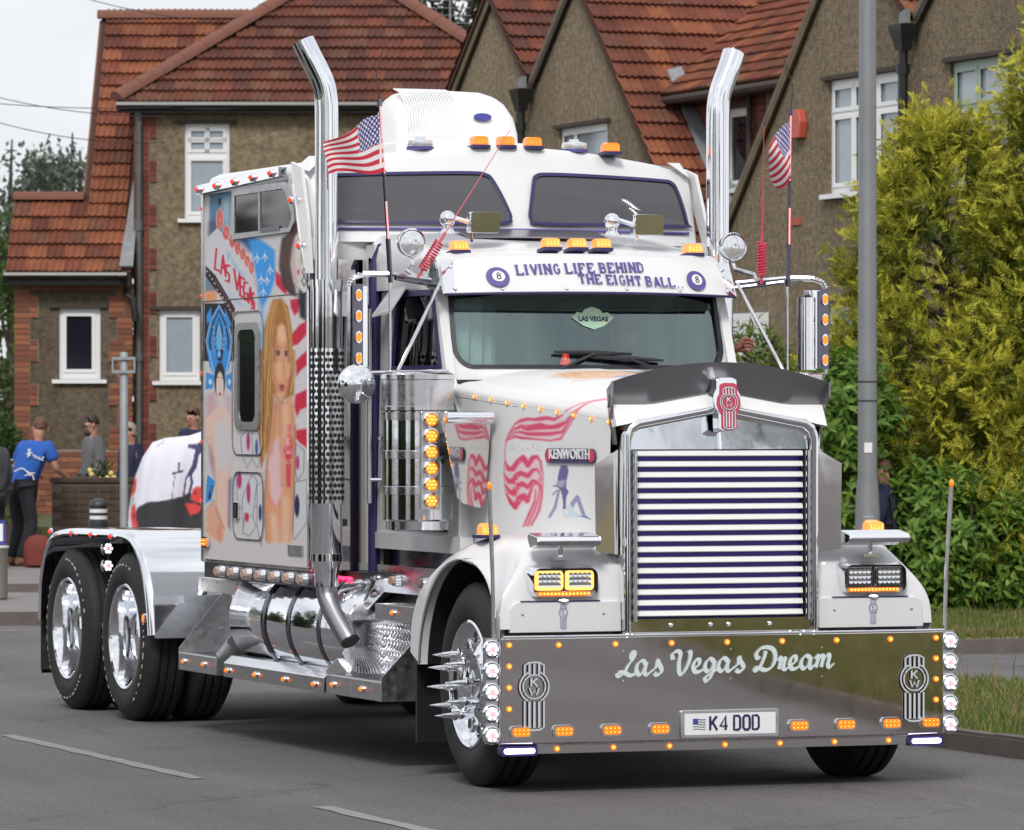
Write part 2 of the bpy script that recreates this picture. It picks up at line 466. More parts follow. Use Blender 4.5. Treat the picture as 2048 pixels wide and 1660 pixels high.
# ------------------------------------------------------------------ painter for prints (colour per vertex of a dense panel)
def _segd(P, a, b):
    a, b = np.array(a, float), np.array(b, float); d = b - a
    t = np.clip(((P - a) @ d) / (d @ d + 1e-12), 0, 1)
    return np.linalg.norm(P - a - t[:, None] * d, axis=1), t
class Paint:
    def __init__(s, P, base):
        s.P = np.asarray(P, float); s.c = np.tile(np.array(base, float), (len(P), 1))
    def _mix(s, a, col):
        a = np.clip(a, 0, 1)[:, None]
        s.c = s.c * (1 - a) + np.array(col) * a
    def poly(s, pts, col, soft=.004, op=1.):
        pts = np.array(pts, float)
        lo, hi = pts.min(0) - soft * 3, pts.max(0) + soft * 3
        idx = np.where(((s.P >= lo) & (s.P <= hi)).all(1))[0]
        if not len(idx): return
        P = s.P[idx]; ins = np.zeros(len(P), bool); dm = np.full(len(P), 1e9)
        for a, b in zip(pts, np.roll(pts, -1, 0)):
            c = ((a[1] > P[:, 1]) != (b[1] > P[:, 1])) & (P[:, 0] < (b[0] - a[0]) * (P[:, 1] - a[1]) / (b[1] - a[1] + 1e-12) + a[0])
            ins ^= c; dm = np.minimum(dm, _segd(P, a, b)[0])
        sd = np.where(ins, dm, -dm)
        A = np.zeros(len(s.P)); A[idx] = np.clip(.5 + sd / (2 * soft + 1e-9), 0, 1) * op
        s._mix(A, col)
    def ell(s, c, r, col, soft=.2, op=1., rot=0):
        d = s.P - np.array(c); ca, sa = math.cos(rot), math.sin(rot)
        q = np.c_[(d[:, 0] * ca + d[:, 1] * sa) / r[0], (-d[:, 0] * sa + d[:, 1] * ca) / r[1]]
        s._mix(np.clip((1 - np.linalg.norm(q, axis=1)) / soft + .5, 0, 1) * op, col)
    def line(s, pts, w, col, soft=.003, op=1.):
        pts = np.array(pts, float); dm = np.full(len(s.P), 1e9)
        W = w if hasattr(w, "__len__") else [w] * len(pts)
        for i in range(len(pts) - 1):
            mg = max(W) + 4 * soft
            lo, hi = np.minimum(pts[i], pts[i + 1]) - mg, np.maximum(pts[i], pts[i + 1]) + mg
            idx = np.where(((s.P >= lo) & (s.P <= hi)).all(1))[0]
            if not len(idx): continue
            d, t = _segd(s.P[idx], pts[i], pts[i + 1])
            dm[idx] = np.minimum(dm[idx], d - (W[i] * (1 - t) + W[i + 1] * t) / 2)
        s._mix(np.clip(.5 - dm / (2 * soft), 0, 1) * op, col)
# ------------------------------------------------------------------ the setting
FWD = V((math.sin(HEAD), math.cos(HEAD), 0)); RGT = V((math.cos(HEAD), -math.sin(HEAD), 0)); UP = V((0, 0, 1))
ORG = V((CAM.x, CAM.y, 0))
def CF(l, d, z=0.):
    """frame of the cross street at the end of the road: l along it, d away down the road, z up"""
    return ORG + RGT * l + FWD * d + UP * z

def struct(name, mb, mat, **k):
    return tag(mk(name, mb, mat, None, **k), kind="structure")
struct("road", MB().poly([(-300, -300, 0), (300, -300, 0), (300, 400, 0), (-300, 400, 0)]), "asphalt", smooth=0)
def slab(name, pts, z, mat):
    return struct(name, MB().prism([V((p[0], p[1], z)) for p in pts], (0, 0, -z - .05)), mat, smooth=0)
def cfp(*ld): return [CF(l, d)[:2] for l, d in ld]
struct("field", MB().poly([CF(-260, 74, .03), CF(260, 74, .03), CF(260, 300, .03), CF(-260, 300, .03)]), "grass_base", smooth=0)
pave_a = slab("pavement", cfp((-30, 45.35), (1.2, 45.75), (1.2, 51.2), (-30, 50.9)), .10, "pavement_slab")
pave_b = slab("pavement", cfp((-30, 51.05), (1.2, 51.35), (1.2, 64), (-30, 64)), .17, "pavement_slab")
verge_near = slab("grass_verge", [(2.54, 1.0), (2.67, -1.0), (3.27, -4.4), (3.95, -8.1), (5.7, -15), (9.1, -24), (30, -60), (60, -60), (40, -2), (9.5, -2), (6.4, 3), (5.4, 6.4), (5.0, 7.6), (4.2, 8.2), (3.2, 8.0), (2.6, 7.0)], .09, "grass_base")
verge_far = slab("grass_verge", [(4.2, 14.2), (5.2, 13.3), (6.6, 12.85), (20, 11.4), (40, 11.4), (40, 24), (12, 23.5), (8, 24), (4.2, 19)], .10, "grass_base")
slab("garden_ground", [(7, 22), (13.2, 20), (13.2, 40), (11, 40), (8, 33)], .8, "soil")
slab("garden_ground", cfp((-12, 60.6), (4, 61), (4, 69.5), (-12, 69.5)), .55, "soil")

kerb_mesh, _ = mesh("kerb_stone", MB().box(-.445, .445, -.062, .062, -.06, .115), "kerb_stone", smooth=0)
kerb_bev = bmesh.new(); kerb_bev.from_mesh(kerb_mesh)
bmesh.ops.bevel(kerb_bev, geom=[e for e in kerb_bev.edges if all(v.co.z > 0 for v in e.verts)], offset=.018, segments=2, affect='EDGES')
kerb_bev.to_mesh(kerb_mesh); kerb_bev.free()
def kerb(parent, pts, z=0.):
    pts = [V((p[0], p[1], 0)) for p in pts]
    for a, b in zip(pts, pts[1:]):
        n = max(1, round((b - a).length / .905)); u = (b - a) / n
        for i in range(n):
            c = a + u * (i + .5) + V((0, 0, z + .03 + RN.uniform(-.004, .004)))
            w = basis(u, UP.cross(u), UP) @ Matrix.Rotation(RN.uniform(-.006, .006), 3, 'Z')
            inst("kerb_stone", kerb_mesh, c, parent, w)
kerb(verge_near, [(9.03, -24), (5.63, -15), (3.88, -8.1), (3.2, -4.4), (2.6, -1.0), (2.47, 1.0), (2.47, 5.2), (2.55, 7.0), (3.2, 8.06), (4.2, 8.26), (5.06, 7.66)])
kerb(verge_far, [(4.14, 15.0), (4.25, 14.1), (5.2, 13.24), (6.6, 12.79), (13.5, 11.95)])
kerb(pave_a, cfp((-7.4, 45.3), (-1.2, 45.66)))
kerb(pave_b, cfp((-7.4, 51.02), (-2.4, 51.2)), .07)

# worn centre dashes
for (y0, y1, wdt) in ((1.66, 5.5, .10), (-6.0, -.34, .10), (7.9, 11.9, .1)):
    mb = MB(); n = 24
    L = [(-2.3 + .012 * math.sin(k * 1.7) - wdt / 2 * (1 + .15 * RN.uniform(-1, 1)), y0 + (y1 - y0) * k / n, .004) for k in range(n + 1)]
    Q = [(-2.3 + wdt / 2 * (1 + .15 * RN.uniform(-1, 1)), y0 + (y1 - y0) * k / n, .004) for k in range(n + 1)]
    for k in range(n): mb.add([L[k], Q[k], Q[k + 1], L[k + 1]], [(0, 1, 2, 3)])
    struct("lane_marking", mb, "line_paint", smooth=0, fix=False)
struct("lane_marking", MB().poly([CF(-5.2, 44.3, .004), CF(-4.35, 44.05, .004), CF(-4.3, 44.16, .004), CF(-5.2, 44.45, .004)]), "line_paint", smooth=0)
struct("lane_marking", MB().poly([(2.0, 2.6, .004), (2.22, 2.6, .004), (2.22, 6.6, .004), (2.0, 6.6, .004)]), "line_paint", smooth=0)

# ------------------------------------------------------------------ foliage generators
def leaf_arrays(P, D, N, L, W, fold=.25, droop=0.):
    """one folded, pointed leaf (4 triangles) per row; P base, D direction, N leaf normal"""
    D = D / (np.linalg.norm(D, axis=1)[:, None] + 1e-9)
    S = np.cross(D, N); S /= np.linalg.norm(S, axis=1)[:, None] + 1e-9
    N = np.cross(S, D)
    L = np.asarray(L).reshape(-1, 1); W = np.asarray(W).reshape(-1, 1)
    mid = P + D * L * .48 - N * L * .02
    tip = P + D * L - N * L * droop
    a = mid + S * W / 2 + N * W * fold; b = mid - S * W / 2 + N * W * fold
    n = len(P)
    v = np.stack([P, a, mid, b, tip], 1).reshape(-1, 3)
    i = np.arange(n)[:, None] * 5
    f = np.concatenate([i + [0, 1, 2], i + [0, 2, 3], i + [1, 4, 2], i + [2, 4, 3]], 1).reshape(-1, 3)
    return v, f
def rand_dir(n, up=0.):
    d = NP.normal(size=(n, 3)); d /= np.linalg.norm(d, axis=1)[:, None]; d[:, 2] += up
    return d / np.linalg.norm(d, axis=1)[:, None]
def leaf_cols(n, cols, jit=.18):
    c = np.array(cols)[NP.integers(0, len(cols), n)]
    return np.repeat(np.clip(c * (1 + NP.normal(size=(n, 1)) * jit), .005, .8), 4, axis=0)

def broad_tree(base, h, crown, ncl, nlf, cols, label, name="broadleaf_tree", group=None, lsize=.16, trunk_r=.16, clump=.55):
    """crown = (centre height, radius x/y, radius z); clumps on boughs around a forked trunk"""
    t = thing(name, base, label, "tree", group)
    b = V(base); ch, cr, cz = crown
    cen = []
    for _ in range(ncl):
        d = rand_dir(1)[0]; k = NP.uniform(.35, 1.) ** .6
        cen.append((b.x + d[0] * cr * k, b.y + d[1] * cr * k, b.z + ch + d[2] * cz * k))
    mb = MB().tube([b, b + V((.05, .03, h * .35)), b + V((-.05, .06, h * .7)), b + V((0, 0, h * .97))], [trunk_r, trunk_r * .8, trunk_r * .45, trunk_r * .1], 8)
    for c in cen[::3]:
        c = V(c); z0 = b.z + max(h * .25, min(h * .75, (c.z - b.z) * .7)); m = V((b.x, b.y, z0))
        mb.tube([m, (m + c) / 2 + V((0, 0, .2)), c], [trunk_r * .3, trunk_r * .2, trunk_r * .06], 5)
    mk("trunk", mb, "bark", t, smooth=60, fix=False)
    cen = np.array(cen); n = ncl * nlf
    C = np.repeat(cen, nlf, 0)
    d = rand_dir(n); P = C + d * (NP.uniform(.2, 1., (n, 1)) ** .5) * clump * NP.uniform(.6, 1.3, (ncl, 1)).repeat(nlf, 0)
    D = d * .6 + rand_dir(n, .1)
    v, f = leaf_arrays(P, D, rand_dir(n, .8), NP.uniform(.6, 1.2, n) * lsize, NP.uniform(.6, 1.1, n) * lsize * .55)
    tag(fast("crown", v, f, "leaf", t, leaf_cols(n, cols)), kind="stuff")
    return t

def conifer(base, env, hgt, npl, cols, label, lean=(0, 0)):
    """feathery golden cypress: plumes of flat sprays standing off an uneven envelope env(z/h)->radius"""
    t = thing("cypress_tree", base, label, "tree", "golden cypress trees")
    b = np.array(base)
    mb = MB().tube([b, b + np.array([.02, 0, hgt * .5]), b + np.array([lean[0], lean[1], hgt * .95])], [.16, .1, .02], 8)
    for _ in range(40):
        z = RN.uniform(.1, .9) * hgt; a = RN.uniform(0, 6.28); r = env(z / hgt) * .8
        mb.tube([b + np.array([0, 0, z]), b + np.array([math.cos(a) * r, math.sin(a) * r, z + .35 * r])], [.03, .008], 4)
    mk("trunk", mb, "bark", t, smooth=60, fix=False)
    nb = npl // 7; b_of = NP.integers(0, nb, npl)                  # plumes sit on boughs, with gaps between
    zz = np.clip(NP.uniform(.02, 1., nb)[b_of] + NP.normal(size=npl) * .035, .0, 1.); th = NP.uniform(0, 2 * math.pi, nb)[b_of] + NP.normal(size=npl) * .17
    rr = np.array([env(z) for z in zz]) * np.clip(NP.uniform(.72, 1.05, nb)[b_of] + NP.normal(size=npl) * .10, .3, 1.12)
    o = np.c_[np.cos(th), np.sin(th), np.zeros(npl)]
    root = b + o * rr[:, None] + np.c_[lean[0] * zz, lean[1] * zz, zz * hgt]
    pd = o * NP.uniform(.4, .9, (npl, 1)) + [0, 0, .75] + NP.normal(size=(npl, 3)) * .22
    pd /= np.linalg.norm(pd, axis=1)[:, None]
    pl = NP.uniform(.25, .55, npl)
    K, Q = 10, 9
    s = np.tile(np.linspace(0, 1, K), npl)
    R0 = root.repeat(K, 0) + pd.repeat(K, 0) * (s * pl.repeat(K))[:, None] + NP.normal(size=(npl * K, 3)) * .035
    sd = pd.repeat(K, 0) * .75 + rand_dir(npl * K) * .75; sd /= np.linalg.norm(sd, axis=1)[:, None]
    sn = rand_dir(npl * K)
    side = np.cross(sd, sn); side /= np.linalg.norm(side, axis=1)[:, None] + 1e-9
    a = np.tile(np.linspace(-1.0, 1.0, Q), npl * K)[:, None]
    along = np.tile(np.array([.0, .25, .5, .75, 1., .75, .5, .25, .0]), npl * K)[:, None]
    P = R0.repeat(Q, 0) + sd.repeat(Q, 0) * along * .10
    D = sd.repeat(Q, 0) * np.cos(a) + side.repeat(Q, 0) * np.sin(a)
    n = len(P)
    v, f = leaf_arrays(P, D, sn.repeat(Q, 0), NP.uniform(.045, .085, n), NP.uniform(.012, .02, n), .1, .25)
    tone = np.clip(NP.normal(size=nb)[b_of] * .22 + NP.normal(size=npl) * .18 + .30, 0, 1)
    tn = np.clip(tone.repeat(K * Q) * .8 + .62 * np.repeat(s, Q) ** 1.6 - .05, 0, 1)[:, None]
    c = np.array(cols[0]) * (1 - tn) + np.array(cols[1]) * tn
    c = np.repeat(c * NP.uniform(.75, 1.25, (n, 1)), 4, axis=0)
    tag(fast("crown", v, f, "frond", t, c), kind="stuff")
    return t

# ------------------------------------------------------------------ house parts
def holed(mb, outer, holes, fr, d):
    """flat panel with openings: front face plus the reveals, d = vector into the wall"""
    loops = [outer] + holes; d = V(d)
    tri = geometry.tessellate_polygon([[V((p[0], p[1], 0)) for p in lp] for lp in loops])
    flat = [fr(p) for lp in loops for p in lp]
    mb.add(flat, [tuple(t) for t in tri])
    for lp in loops:
        n = len(lp); a = [fr(p) for p in lp]
        mb.add(a + [p + d for p in a], [(i, (i + 1) % n, (i + 1) % n + n, i + n) for i in range(n)])
    return mb
def rect(x0, x1, y0, y1): return [(x0, y0), (x1, y0), (x1, y1), (x0, y1)]

def window(house, fr, n, x0, x1, z0, z1, opens, fmat="upvc", pmat="net_pane", sill=True, tilt=None, label=None):
    """window (its frame) > pane, sill; opens = glass openings; n = outward normal"""
    n = V(n)
    mb = MB(); ff = lambda p: fr(p) - n * .045
    holed(mb, rect(x0, x1, z0, z1), [rect(*o) for o in opens], ff, -n * .06)
    for o in opens:
        a = [ff(p) + n * .014 for p in rect(o[0] - .045, o[1] + .045, o[2] - .045, o[3] + .045)]; b = [ff(p) + n * .014 for p in rect(*o)]
        mb.ring(a, b, -n * .03)
    w = mk("window", mb, fmat, house, smooth=0, fix=False)
    if label: w["label"] = label
    for k, o in enumerate(opens):
        mk("pane", MB().prism([ff(p) - n * .02 for p in rect(*o)], -n * .012), pmat, w, smooth=0)
    if sill:
        a = [fr(p) - n * .05 for p in rect(x0 - .09, x1 + .09, z0 - .055, z0 - .003)]
        mk("sill", MB().prism(a, n * .12), fmat, w, smooth=0)
    mk("lintel", MB().prism([fr(p) - n * .02 for p in rect(x0 - .13, x1 + .1, z1 + .004, z1 + .05)], n * .07), "barge_dark", w, smooth=0)
    return w

tile_meshes = []
for k in range(5):
    mb = MB(); w, g, npt = .262, .37, 13
    zz = lambda u: .030 + .024 * max(0., math.sin(u * 3 * 2 * math.pi + .4)) ** .8
    us = [i / (npt - 1) for i in range(npt)]
    top0 = [(u * w, 0, zz(u) + .028) for u in us]; top1 = [(u * w, g, zz(u) - .028) for u in us]; bot0 = [(u * w, 0, zz(u) - .006) for u in us]
    b = len(mb.v); mb.v += top0 + top1 + bot0
    for i in range(npt - 1):
        mb.f.append((i, i + 1, npt + i + 1, npt + i)); mb.f.append((i + 1, i, 2 * npt + i, 2 * npt + i + 1))
    me, _ = mesh("tile", mb, "tile_%d" % k, 50, False, False)
    tile_meshes.append(me)
def inside(poly, p):
    c = False; n = len(poly)
    for i in range(n):
        a, b = poly[i], poly[i - 1]
        if (a[1] > p[1]) != (b[1] > p[1]) and p[0] < (b[0] - a[0]) * (p[1] - a[1]) / (b[1] - a[1] + 1e-12) + a[0]: c = not c
    return c
def tiled(house, o, u, v, poly, tones, g=.285, tw=.262):
    """roof slope: a thin boarded deck (part) carrying single clay tiles (sub-parts); poly in (along the eave, up the slope)"""
    u, v = V(u).normalized(), V(v).normalized(); n = u.cross(v)
    fr = frame(o, u, v)
    deck = mk("roof", MB().prism([fr(p) - n * .002 for p in poly], -n * .05), "roof_under", house, smooth=0)
    xs = [p[0] for p in poly]; ys = [p[1] for p in poly]
    B = basis(u, v, n)
    for j in range(int((max(ys) - min(ys)) / g) + 1):
        y = min(ys) + j * g
        for i in range(int((max(xs) - min(xs)) / tw) + 1):
            x = min(xs) + i * tw
            if inside(poly, (x + tw / 2, y + g * .35)):
                me = tile_meshes[RN.choice(tones)]
                rot = B @ Matrix.Rotation(RN.uniform(-.012, .012), 3, 'Z') @ Matrix.Rotation(RN.uniform(-.012, .012), 3, 'Y')
                inst("tile", me, fr((x, y - .03 + RN.uniform(-.006, .006))) + n * RN.uniform(0, .005), deck, rot)
    return deck
def ridge(house, pts, r=.11, step=.42, name="ridge_tile", parent=None):
    pts = [V(p) for p in pts]
    for a, b in zip(pts, pts[1:]):
        n = max(1, round((b - a).length / step)); d = (b - a) / n
        u = d.normalized(); s = u.cross(UP).normalized(); w = s.cross(u)
        for i in range(n):
            L = []
            for t, rr in ((-.02, r * 1.06), (1., r)):
                c = a + d * (i + t)
                L.append([c + s * math.cos(math.pi * k / 8) * rr + w * (math.sin(math.pi * k / 8) * rr - .03) for k in range(9)])
            mk(name, MB().loft(L), "ridge_clay", parent or house, smooth=50)
brick_sets = {}
for s, n in (("brick_orange", 4), ("brick_red", 3)):
    brick_sets[s] = [mesh("brick", MB().box(0, .207, 0, .063, -.03, .012), "%s_%d" % (s, k), 0, False)[0] for k in range(n)]
half_sets = {s: [mesh("brick", MB().box(0, .098, 0, .063, -.03, .012), m.materials[0].name, 0, False)[0] for m in L] for s, L in brick_sets.items()}
def brickwork(part, o, u, n, x0, x1, z0, z1, sets, test=None, dz=.0755):
    """single bricks in stretcher bond over a rectangle of a wall"""
    u, n = V(u).normalized(), V(n).normalized(); B = basis(u, UP, n) if u.cross(UP).dot(n) > 0 else basis(u, UP, u.cross(UP))
    sg = 1 if u.cross(UP).dot(n) > 0 else -1
    for j in range(int((z1 - z0) / dz)):
        z = z0 + j * dz; x = x0
        if j % 2:
            half = True
        else:
            half = False
        while x < x1 - .05:
            full = not half and x + .2 <= x1 + .03
            half = False
            wdt = .217 if full else .108
            if test is None or test(x + wdt / 2, z):
                me = RN.choice((brick_sets if full else half_sets)[sets])
                inst("brick", me, V(o) + u * x + UP * z + n * RN.uniform(-.002, .003) + (n * 0 if sg > 0 else n * .0), part, B)
            x += wdt
# ------------------------------------------------------------------ house at the end of the road (faces the camera)
Z = V((0, 0, 1))
def build_end_house():
    h = thing("brick_house", CF(-2.4, 72), "pebble-dashed house with hipped orange tile roof behind the sleeper cab, brick corners", "house")
    N = -FWD
    d0, d1 = 69.0, 68.75                                   # main wing and the lower wing on its left
    fr = frame(CF(0, d0), RGT, Z)
    xl, xr, ze = -5.22, .42, 6.22
    w1 = (-4.52, -3.90, 4.62, 5.93); w2 = (-4.87, -4.31, 2.38, 3.36)
    mb = holed(MB(), rect(xl, xr, .2, ze), [rect(*w1), rect(*w2)], fr, FWD * .14)
    wall = mk("wall", mb, "pebbledash", h, smooth=0, fix=False)
    mk("side_wall", MB().poly([fr((xr, .2)), fr((xr, .2)) + FWD * 8, fr((xr, ze)) + FWD * 8, fr((xr, ze))]), "pebbledash", h, smooth=0)
    mk("side_wall", MB().poly([fr((xl, .2)) , fr((xl, .2)) + FWD * 8, fr((xl, ze)) + FWD * 8, fr((xl, ze))]), "mortar", h, smooth=0)
    a = w1; m = a[0] + .09; e = a[1] - .09
    wd = window(h, fr, N, *a, [(m, e, a[2] + .1, a[2] + .80), (m, (m + e) / 2 - .012, a[2] + .96, a[2] + 1.075), ((m + e) / 2 + .012, e, a[2] + .96, a[2] + 1.075),
                              (m, (m + e) / 2 - .012, a[2] + 1.1, a[3] - .1), ((m + e) / 2 + .012, e, a[2] + 1.1, a[3] - .1)])
    b = w2
    window(h, fr, N, *b, [(b[0] + .1, b[1] - .1, b[2] + .12, b[3] - .1)])
    # brick corner beside the downpipe
    qb = MB(); zz = .9 - .0755 * 4 * 2
    for j in range(40):
        a0, a1 = zz + j * .302 - .006, zz + (j + 1) * .302 - .006
        if a1 > ze: break
        qb.prism([fr(p) + N * .002 for p in rect(xl, xl + (.335 if j % 2 == 0 else .22), a0, a1)], N * .012)
    q = mk("quoin", qb, "mortar", h, smooth=0)
    o = CF(0, d0) + N * .014
    j = 0; z = .9
    while z < ze - .2:
        wide = (j // 4) % 2 == 0
        brickwork(q, o, RGT, N, xl + .002, xl + (.325 if wide else .21), z, z + .08, "brick_red")
        z += .0755; j += 1
    # hipped roof of the main wing
    ev, half = .22, (xr - xl) / 2 + .22
    cx = (xl + xr) / 2; pit = math.radians(35.2)
    e0 = CF(cx - half, d0 - ev, ze - .02); vs = FWD * math.cos(pit) + Z * math.sin(pit); sl = half / math.cos(pit)
    tiled(h, e0, RGT, vs, [(0, 0), (2 * half, 0), (half, sl)], [0, 1, 1, 3, 3, 4])
    apex = CF(cx, d0 - ev + half, ze - .02 + half * math.tan(pit))
    eL, eR = CF(cx - half, d0 - ev, ze), CF(cx + half, d0 - ev, ze)
    vl = RGT * math.cos(pit) + Z * math.sin(pit); vr = -RGT * math.cos(pit) + Z * math.sin(pit)
    back = 8
    mk("roof", MB().poly([eL, CF(cx - half, d0 + back, ze), apex + FWD * (back - half)  , apex]), "tile_1", h, smooth=0)
    mk("roof", MB().poly([eR, CF(cx + half, d0 + back, ze), apex + FWD * (back - half), apex]), "tile_1", h, smooth=0)
    ridge(h, [eL + Z * .06, apex + Z * .08], .12); ridge(h, [eR + Z * .06, apex + Z * .08], .12); ridge(h, [apex + Z * .08, apex + FWD * 4 + Z * .08], .12)
    mk("gutter", MB().tube([eL - FWD * .03 - Z * .05, eR - FWD * .03 - Z * .05], .06, 8), "gutter_black", h)
    mk("fascia", MB().prism([fr(p) + N * (ev - .03) for p in rect(cx - half + .02, cx + half - .02, ze - .15, ze - .03)], FWD * .03), "gutter_black", h, smooth=0)
    mk("soffit", MB().prism([CF(cx - half, d0 - ev + .03, ze - .13), CF(cx + half, d0 - ev + .03, ze - .13), CF(cx + half, d0, ze - .13), CF(cx - half, d0, ze - .13)], Z * .02), "gutter_black", h, smooth=0)
    dp = [CF(-5.14, d0 - .09, z) for z in (.4, 2.0, 3.2, 5.95)] + [CF(-5.14, d0 - .2, 6.1)]
    mk("downpipe", MB().tube(dp[:2], .04, 10).tube(dp[1:3], .04, 10).tube(dp[2:], .045, 10).tube([CF(-5.14, d0 - .09, 4.45), CF(-5.14, d0 - .09, 4.6)], .058, 10).tube([CF(-5.14, d0 - .09, 2.65), CF(-5.14, d0 - .09, 2.75)], .056, 10), "pipe_grey", h)
    # lower wing with the long catslide roof
    fr2 = frame(CF(0, d1), RGT, Z)
    yl, yr, zt = -6.84, -5.235, 3.80
    w3 = (-6.23, -5.66, 2.40, 3.38)
    mb = holed(MB(), rect(yl, yr, .2, zt), [rect(*w3)], fr2, FWD * .14)
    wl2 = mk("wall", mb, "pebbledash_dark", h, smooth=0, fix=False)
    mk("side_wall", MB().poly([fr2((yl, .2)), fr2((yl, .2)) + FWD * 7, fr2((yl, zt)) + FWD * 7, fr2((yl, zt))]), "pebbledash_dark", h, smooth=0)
    window(h, fr2, N, *w3, [(w3[0] + .1, w3[1] - .12, w3[2] + .14, w3[3] - .11)], pmat="dark_pane", label="window with a near black pane")
    qb = MB().prism([fr2(p) + N * .002 for p in rect(yl, yr, .2, 1.434)], N * .012).prism([fr2(p) + N * .002 for p in rect(yl, yr, zt - .17, zt)], N * .012)
    for j in range(8):
        a0 = 1.434 + j * .302; a1 = min(a0 + .302, zt - .17)
        if a0 < zt - .18:
            wd = j % 2 == 0
            qb.prism([fr2(p) + N * .002 for p in rect(yl, yl + (.335 if wd else .22), a0, a1)], N * .012)
            qb.prism([fr2(p) + N * .002 for p in rect(yr - (.305 if wd else .195), yr, a0, a1)], N * .012)
    q2 = mk("quoin", qb, "mortar", h, smooth=0)
    o2 = CF(0, d1) + N * .014
    z = 1.44; j = 0
    while z < zt - .18:
        wide = (j // 4) % 2 == 0
        brickwork(q2, o2, RGT, N, yl + .002, yl + (.33 if wide else .215), z, z + .08, "brick_orange")
        brickwork(q2, o2, RGT, N, yr - (.30 if wide else .19), yr, z, z + .08, "brick_orange")
        z += .0755; j += 1
    brickwork(q2, o2, RGT, N, yl + .002, yr, zt - .166, zt - .01, "brick_orange")
    brickwork(q2, o2, RGT, N, yl + .002, yr, .51, 1.44, "brick_orange")
    ed, ez, rd, rz = 68.45, 3.86, 72.5, 7.66                # eave and ridge of the catslide
    vv = (FWD * (rd - ed) + Z * (rz - ez)); SL = vv.length
    l0, l1, l2, l3 = -6.92, -5.95, -5.22, -2.3
    tlow = .27 * SL
    tiled(h, CF(l0, ed, ez), RGT, vv, [(0, 0), (l2 - l0, 0), (l2 - l0, .55 * SL), (l3 - l0, .55 * SL), (l3 - l0, SL), (l1 - l0, SL), (l1 - l0, tlow), (0, tlow)], [0, 2, 2, 4, 0, 1])
    P = lambda l, t: CF(l, ed, ez) + vv * t + Z * .03
    ridge(h, [P(l0, .275), P(l1, .275)], .11); ridge(h, [P(l1 - .05, 1.), P(l3, 1.)], .12)
    mk("verge", MB().prism([P(l1, .27) - Z * .06, P(l1, 1.) - Z * .06, P(l1, 1.) - Z * .2, P(l1, .27) - Z * .2], -RGT * .03), "ridge_clay", h, smooth=0)
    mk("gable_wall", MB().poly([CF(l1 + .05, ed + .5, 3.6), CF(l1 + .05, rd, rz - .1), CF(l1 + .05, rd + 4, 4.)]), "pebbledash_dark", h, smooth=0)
    mk("roof", MB().poly([CF(l1, rd, rz), CF(l3, rd, rz), CF(l3, rd + 4, 4), CF(l1, rd + 4, 4)]), "tile_1", h, smooth=0)
    mk("roof", MB().poly([P(l0, .27), P(l1, .27), P(l1, .27) + FWD * 1.5 - Z * 1.3, P(l0, .27) + FWD * 1.5 - Z * 1.3]), "tile_1", h, smooth=0)
    mk("gutter", MB().tube([CF(l0 - .03, ed - .05, ez - .04), CF(l2 - .05, ed - .05, ez - .04)], .055, 8), "gutter_black", h)
    mk("fascia", MB().prism([CF(l0, ed + .02, ez - .17), CF(l2, ed + .02, ez - .17), CF(l2, ed + .02, ez - .02), CF(l0, ed + .02, ez - .02)], FWD * .03), "gutter_black", h, smooth=0)
    a = [CF(l2 - .16, ed + .02, ez + .06), CF(l2 + .03, ed + .02, ez + .06), CF(l2 + .03, ed, ez) + vv * .42 + Z * .06, CF(l2 - .03, ed, ez) + vv * .42 + Z * .06]
    mk("lead_flashing", MB().prism(a, (Z - FWD) * .03), "lead_grey", h, smooth=0)
    pp = [CF(-5.33, ed - .02, 3.78), CF(-5.30, d1 - .1, 3.6), CF(-5.2, d1 - .12, 3.5), CF(-5.16, d1 - .12, 3.2)]
    mk("gutter_outlet", MB().tube(pp, .05, 8), "gutter_black", h)
    # television aerial on a short chimney behind the hip
    c = CF(-.90, 72.6, 6.6)
    mk("chimney", MB().box(c.x - .25, c.x + .25, c.y - .25, c.y + .25, 5, 7.15), "brick_red_0", h, smooth=0)
    mb = MB().tube([c, c + Z * 1.75], .018, 6).tube([c + Z * 1.65 - RGT * .1 - FWD * .45, c + Z * 1.78 + RGT * .1 + FWD * .3], .012, 6)
    for k in range(9):
        q = c + Z * (1.65 + .13 * k / 8) + RGT * (-.1 + .2 * k / 8) + FWD * (-.45 + .75 * k / 8)
        mb.tube([q - RGT * (.17 - .008 * k), q + RGT * (.17 - .008 * k)], .006, 5)
    for k in range(4):
        mb.tube([c + Z * (1.0 + .11 * k) - RGT * .3, c + Z * (1.0 + .11 * k) + RGT * .3], .006, 5)
    mk("television_aerial", mb, "steel_grey", h)
    return h
build_end_house()

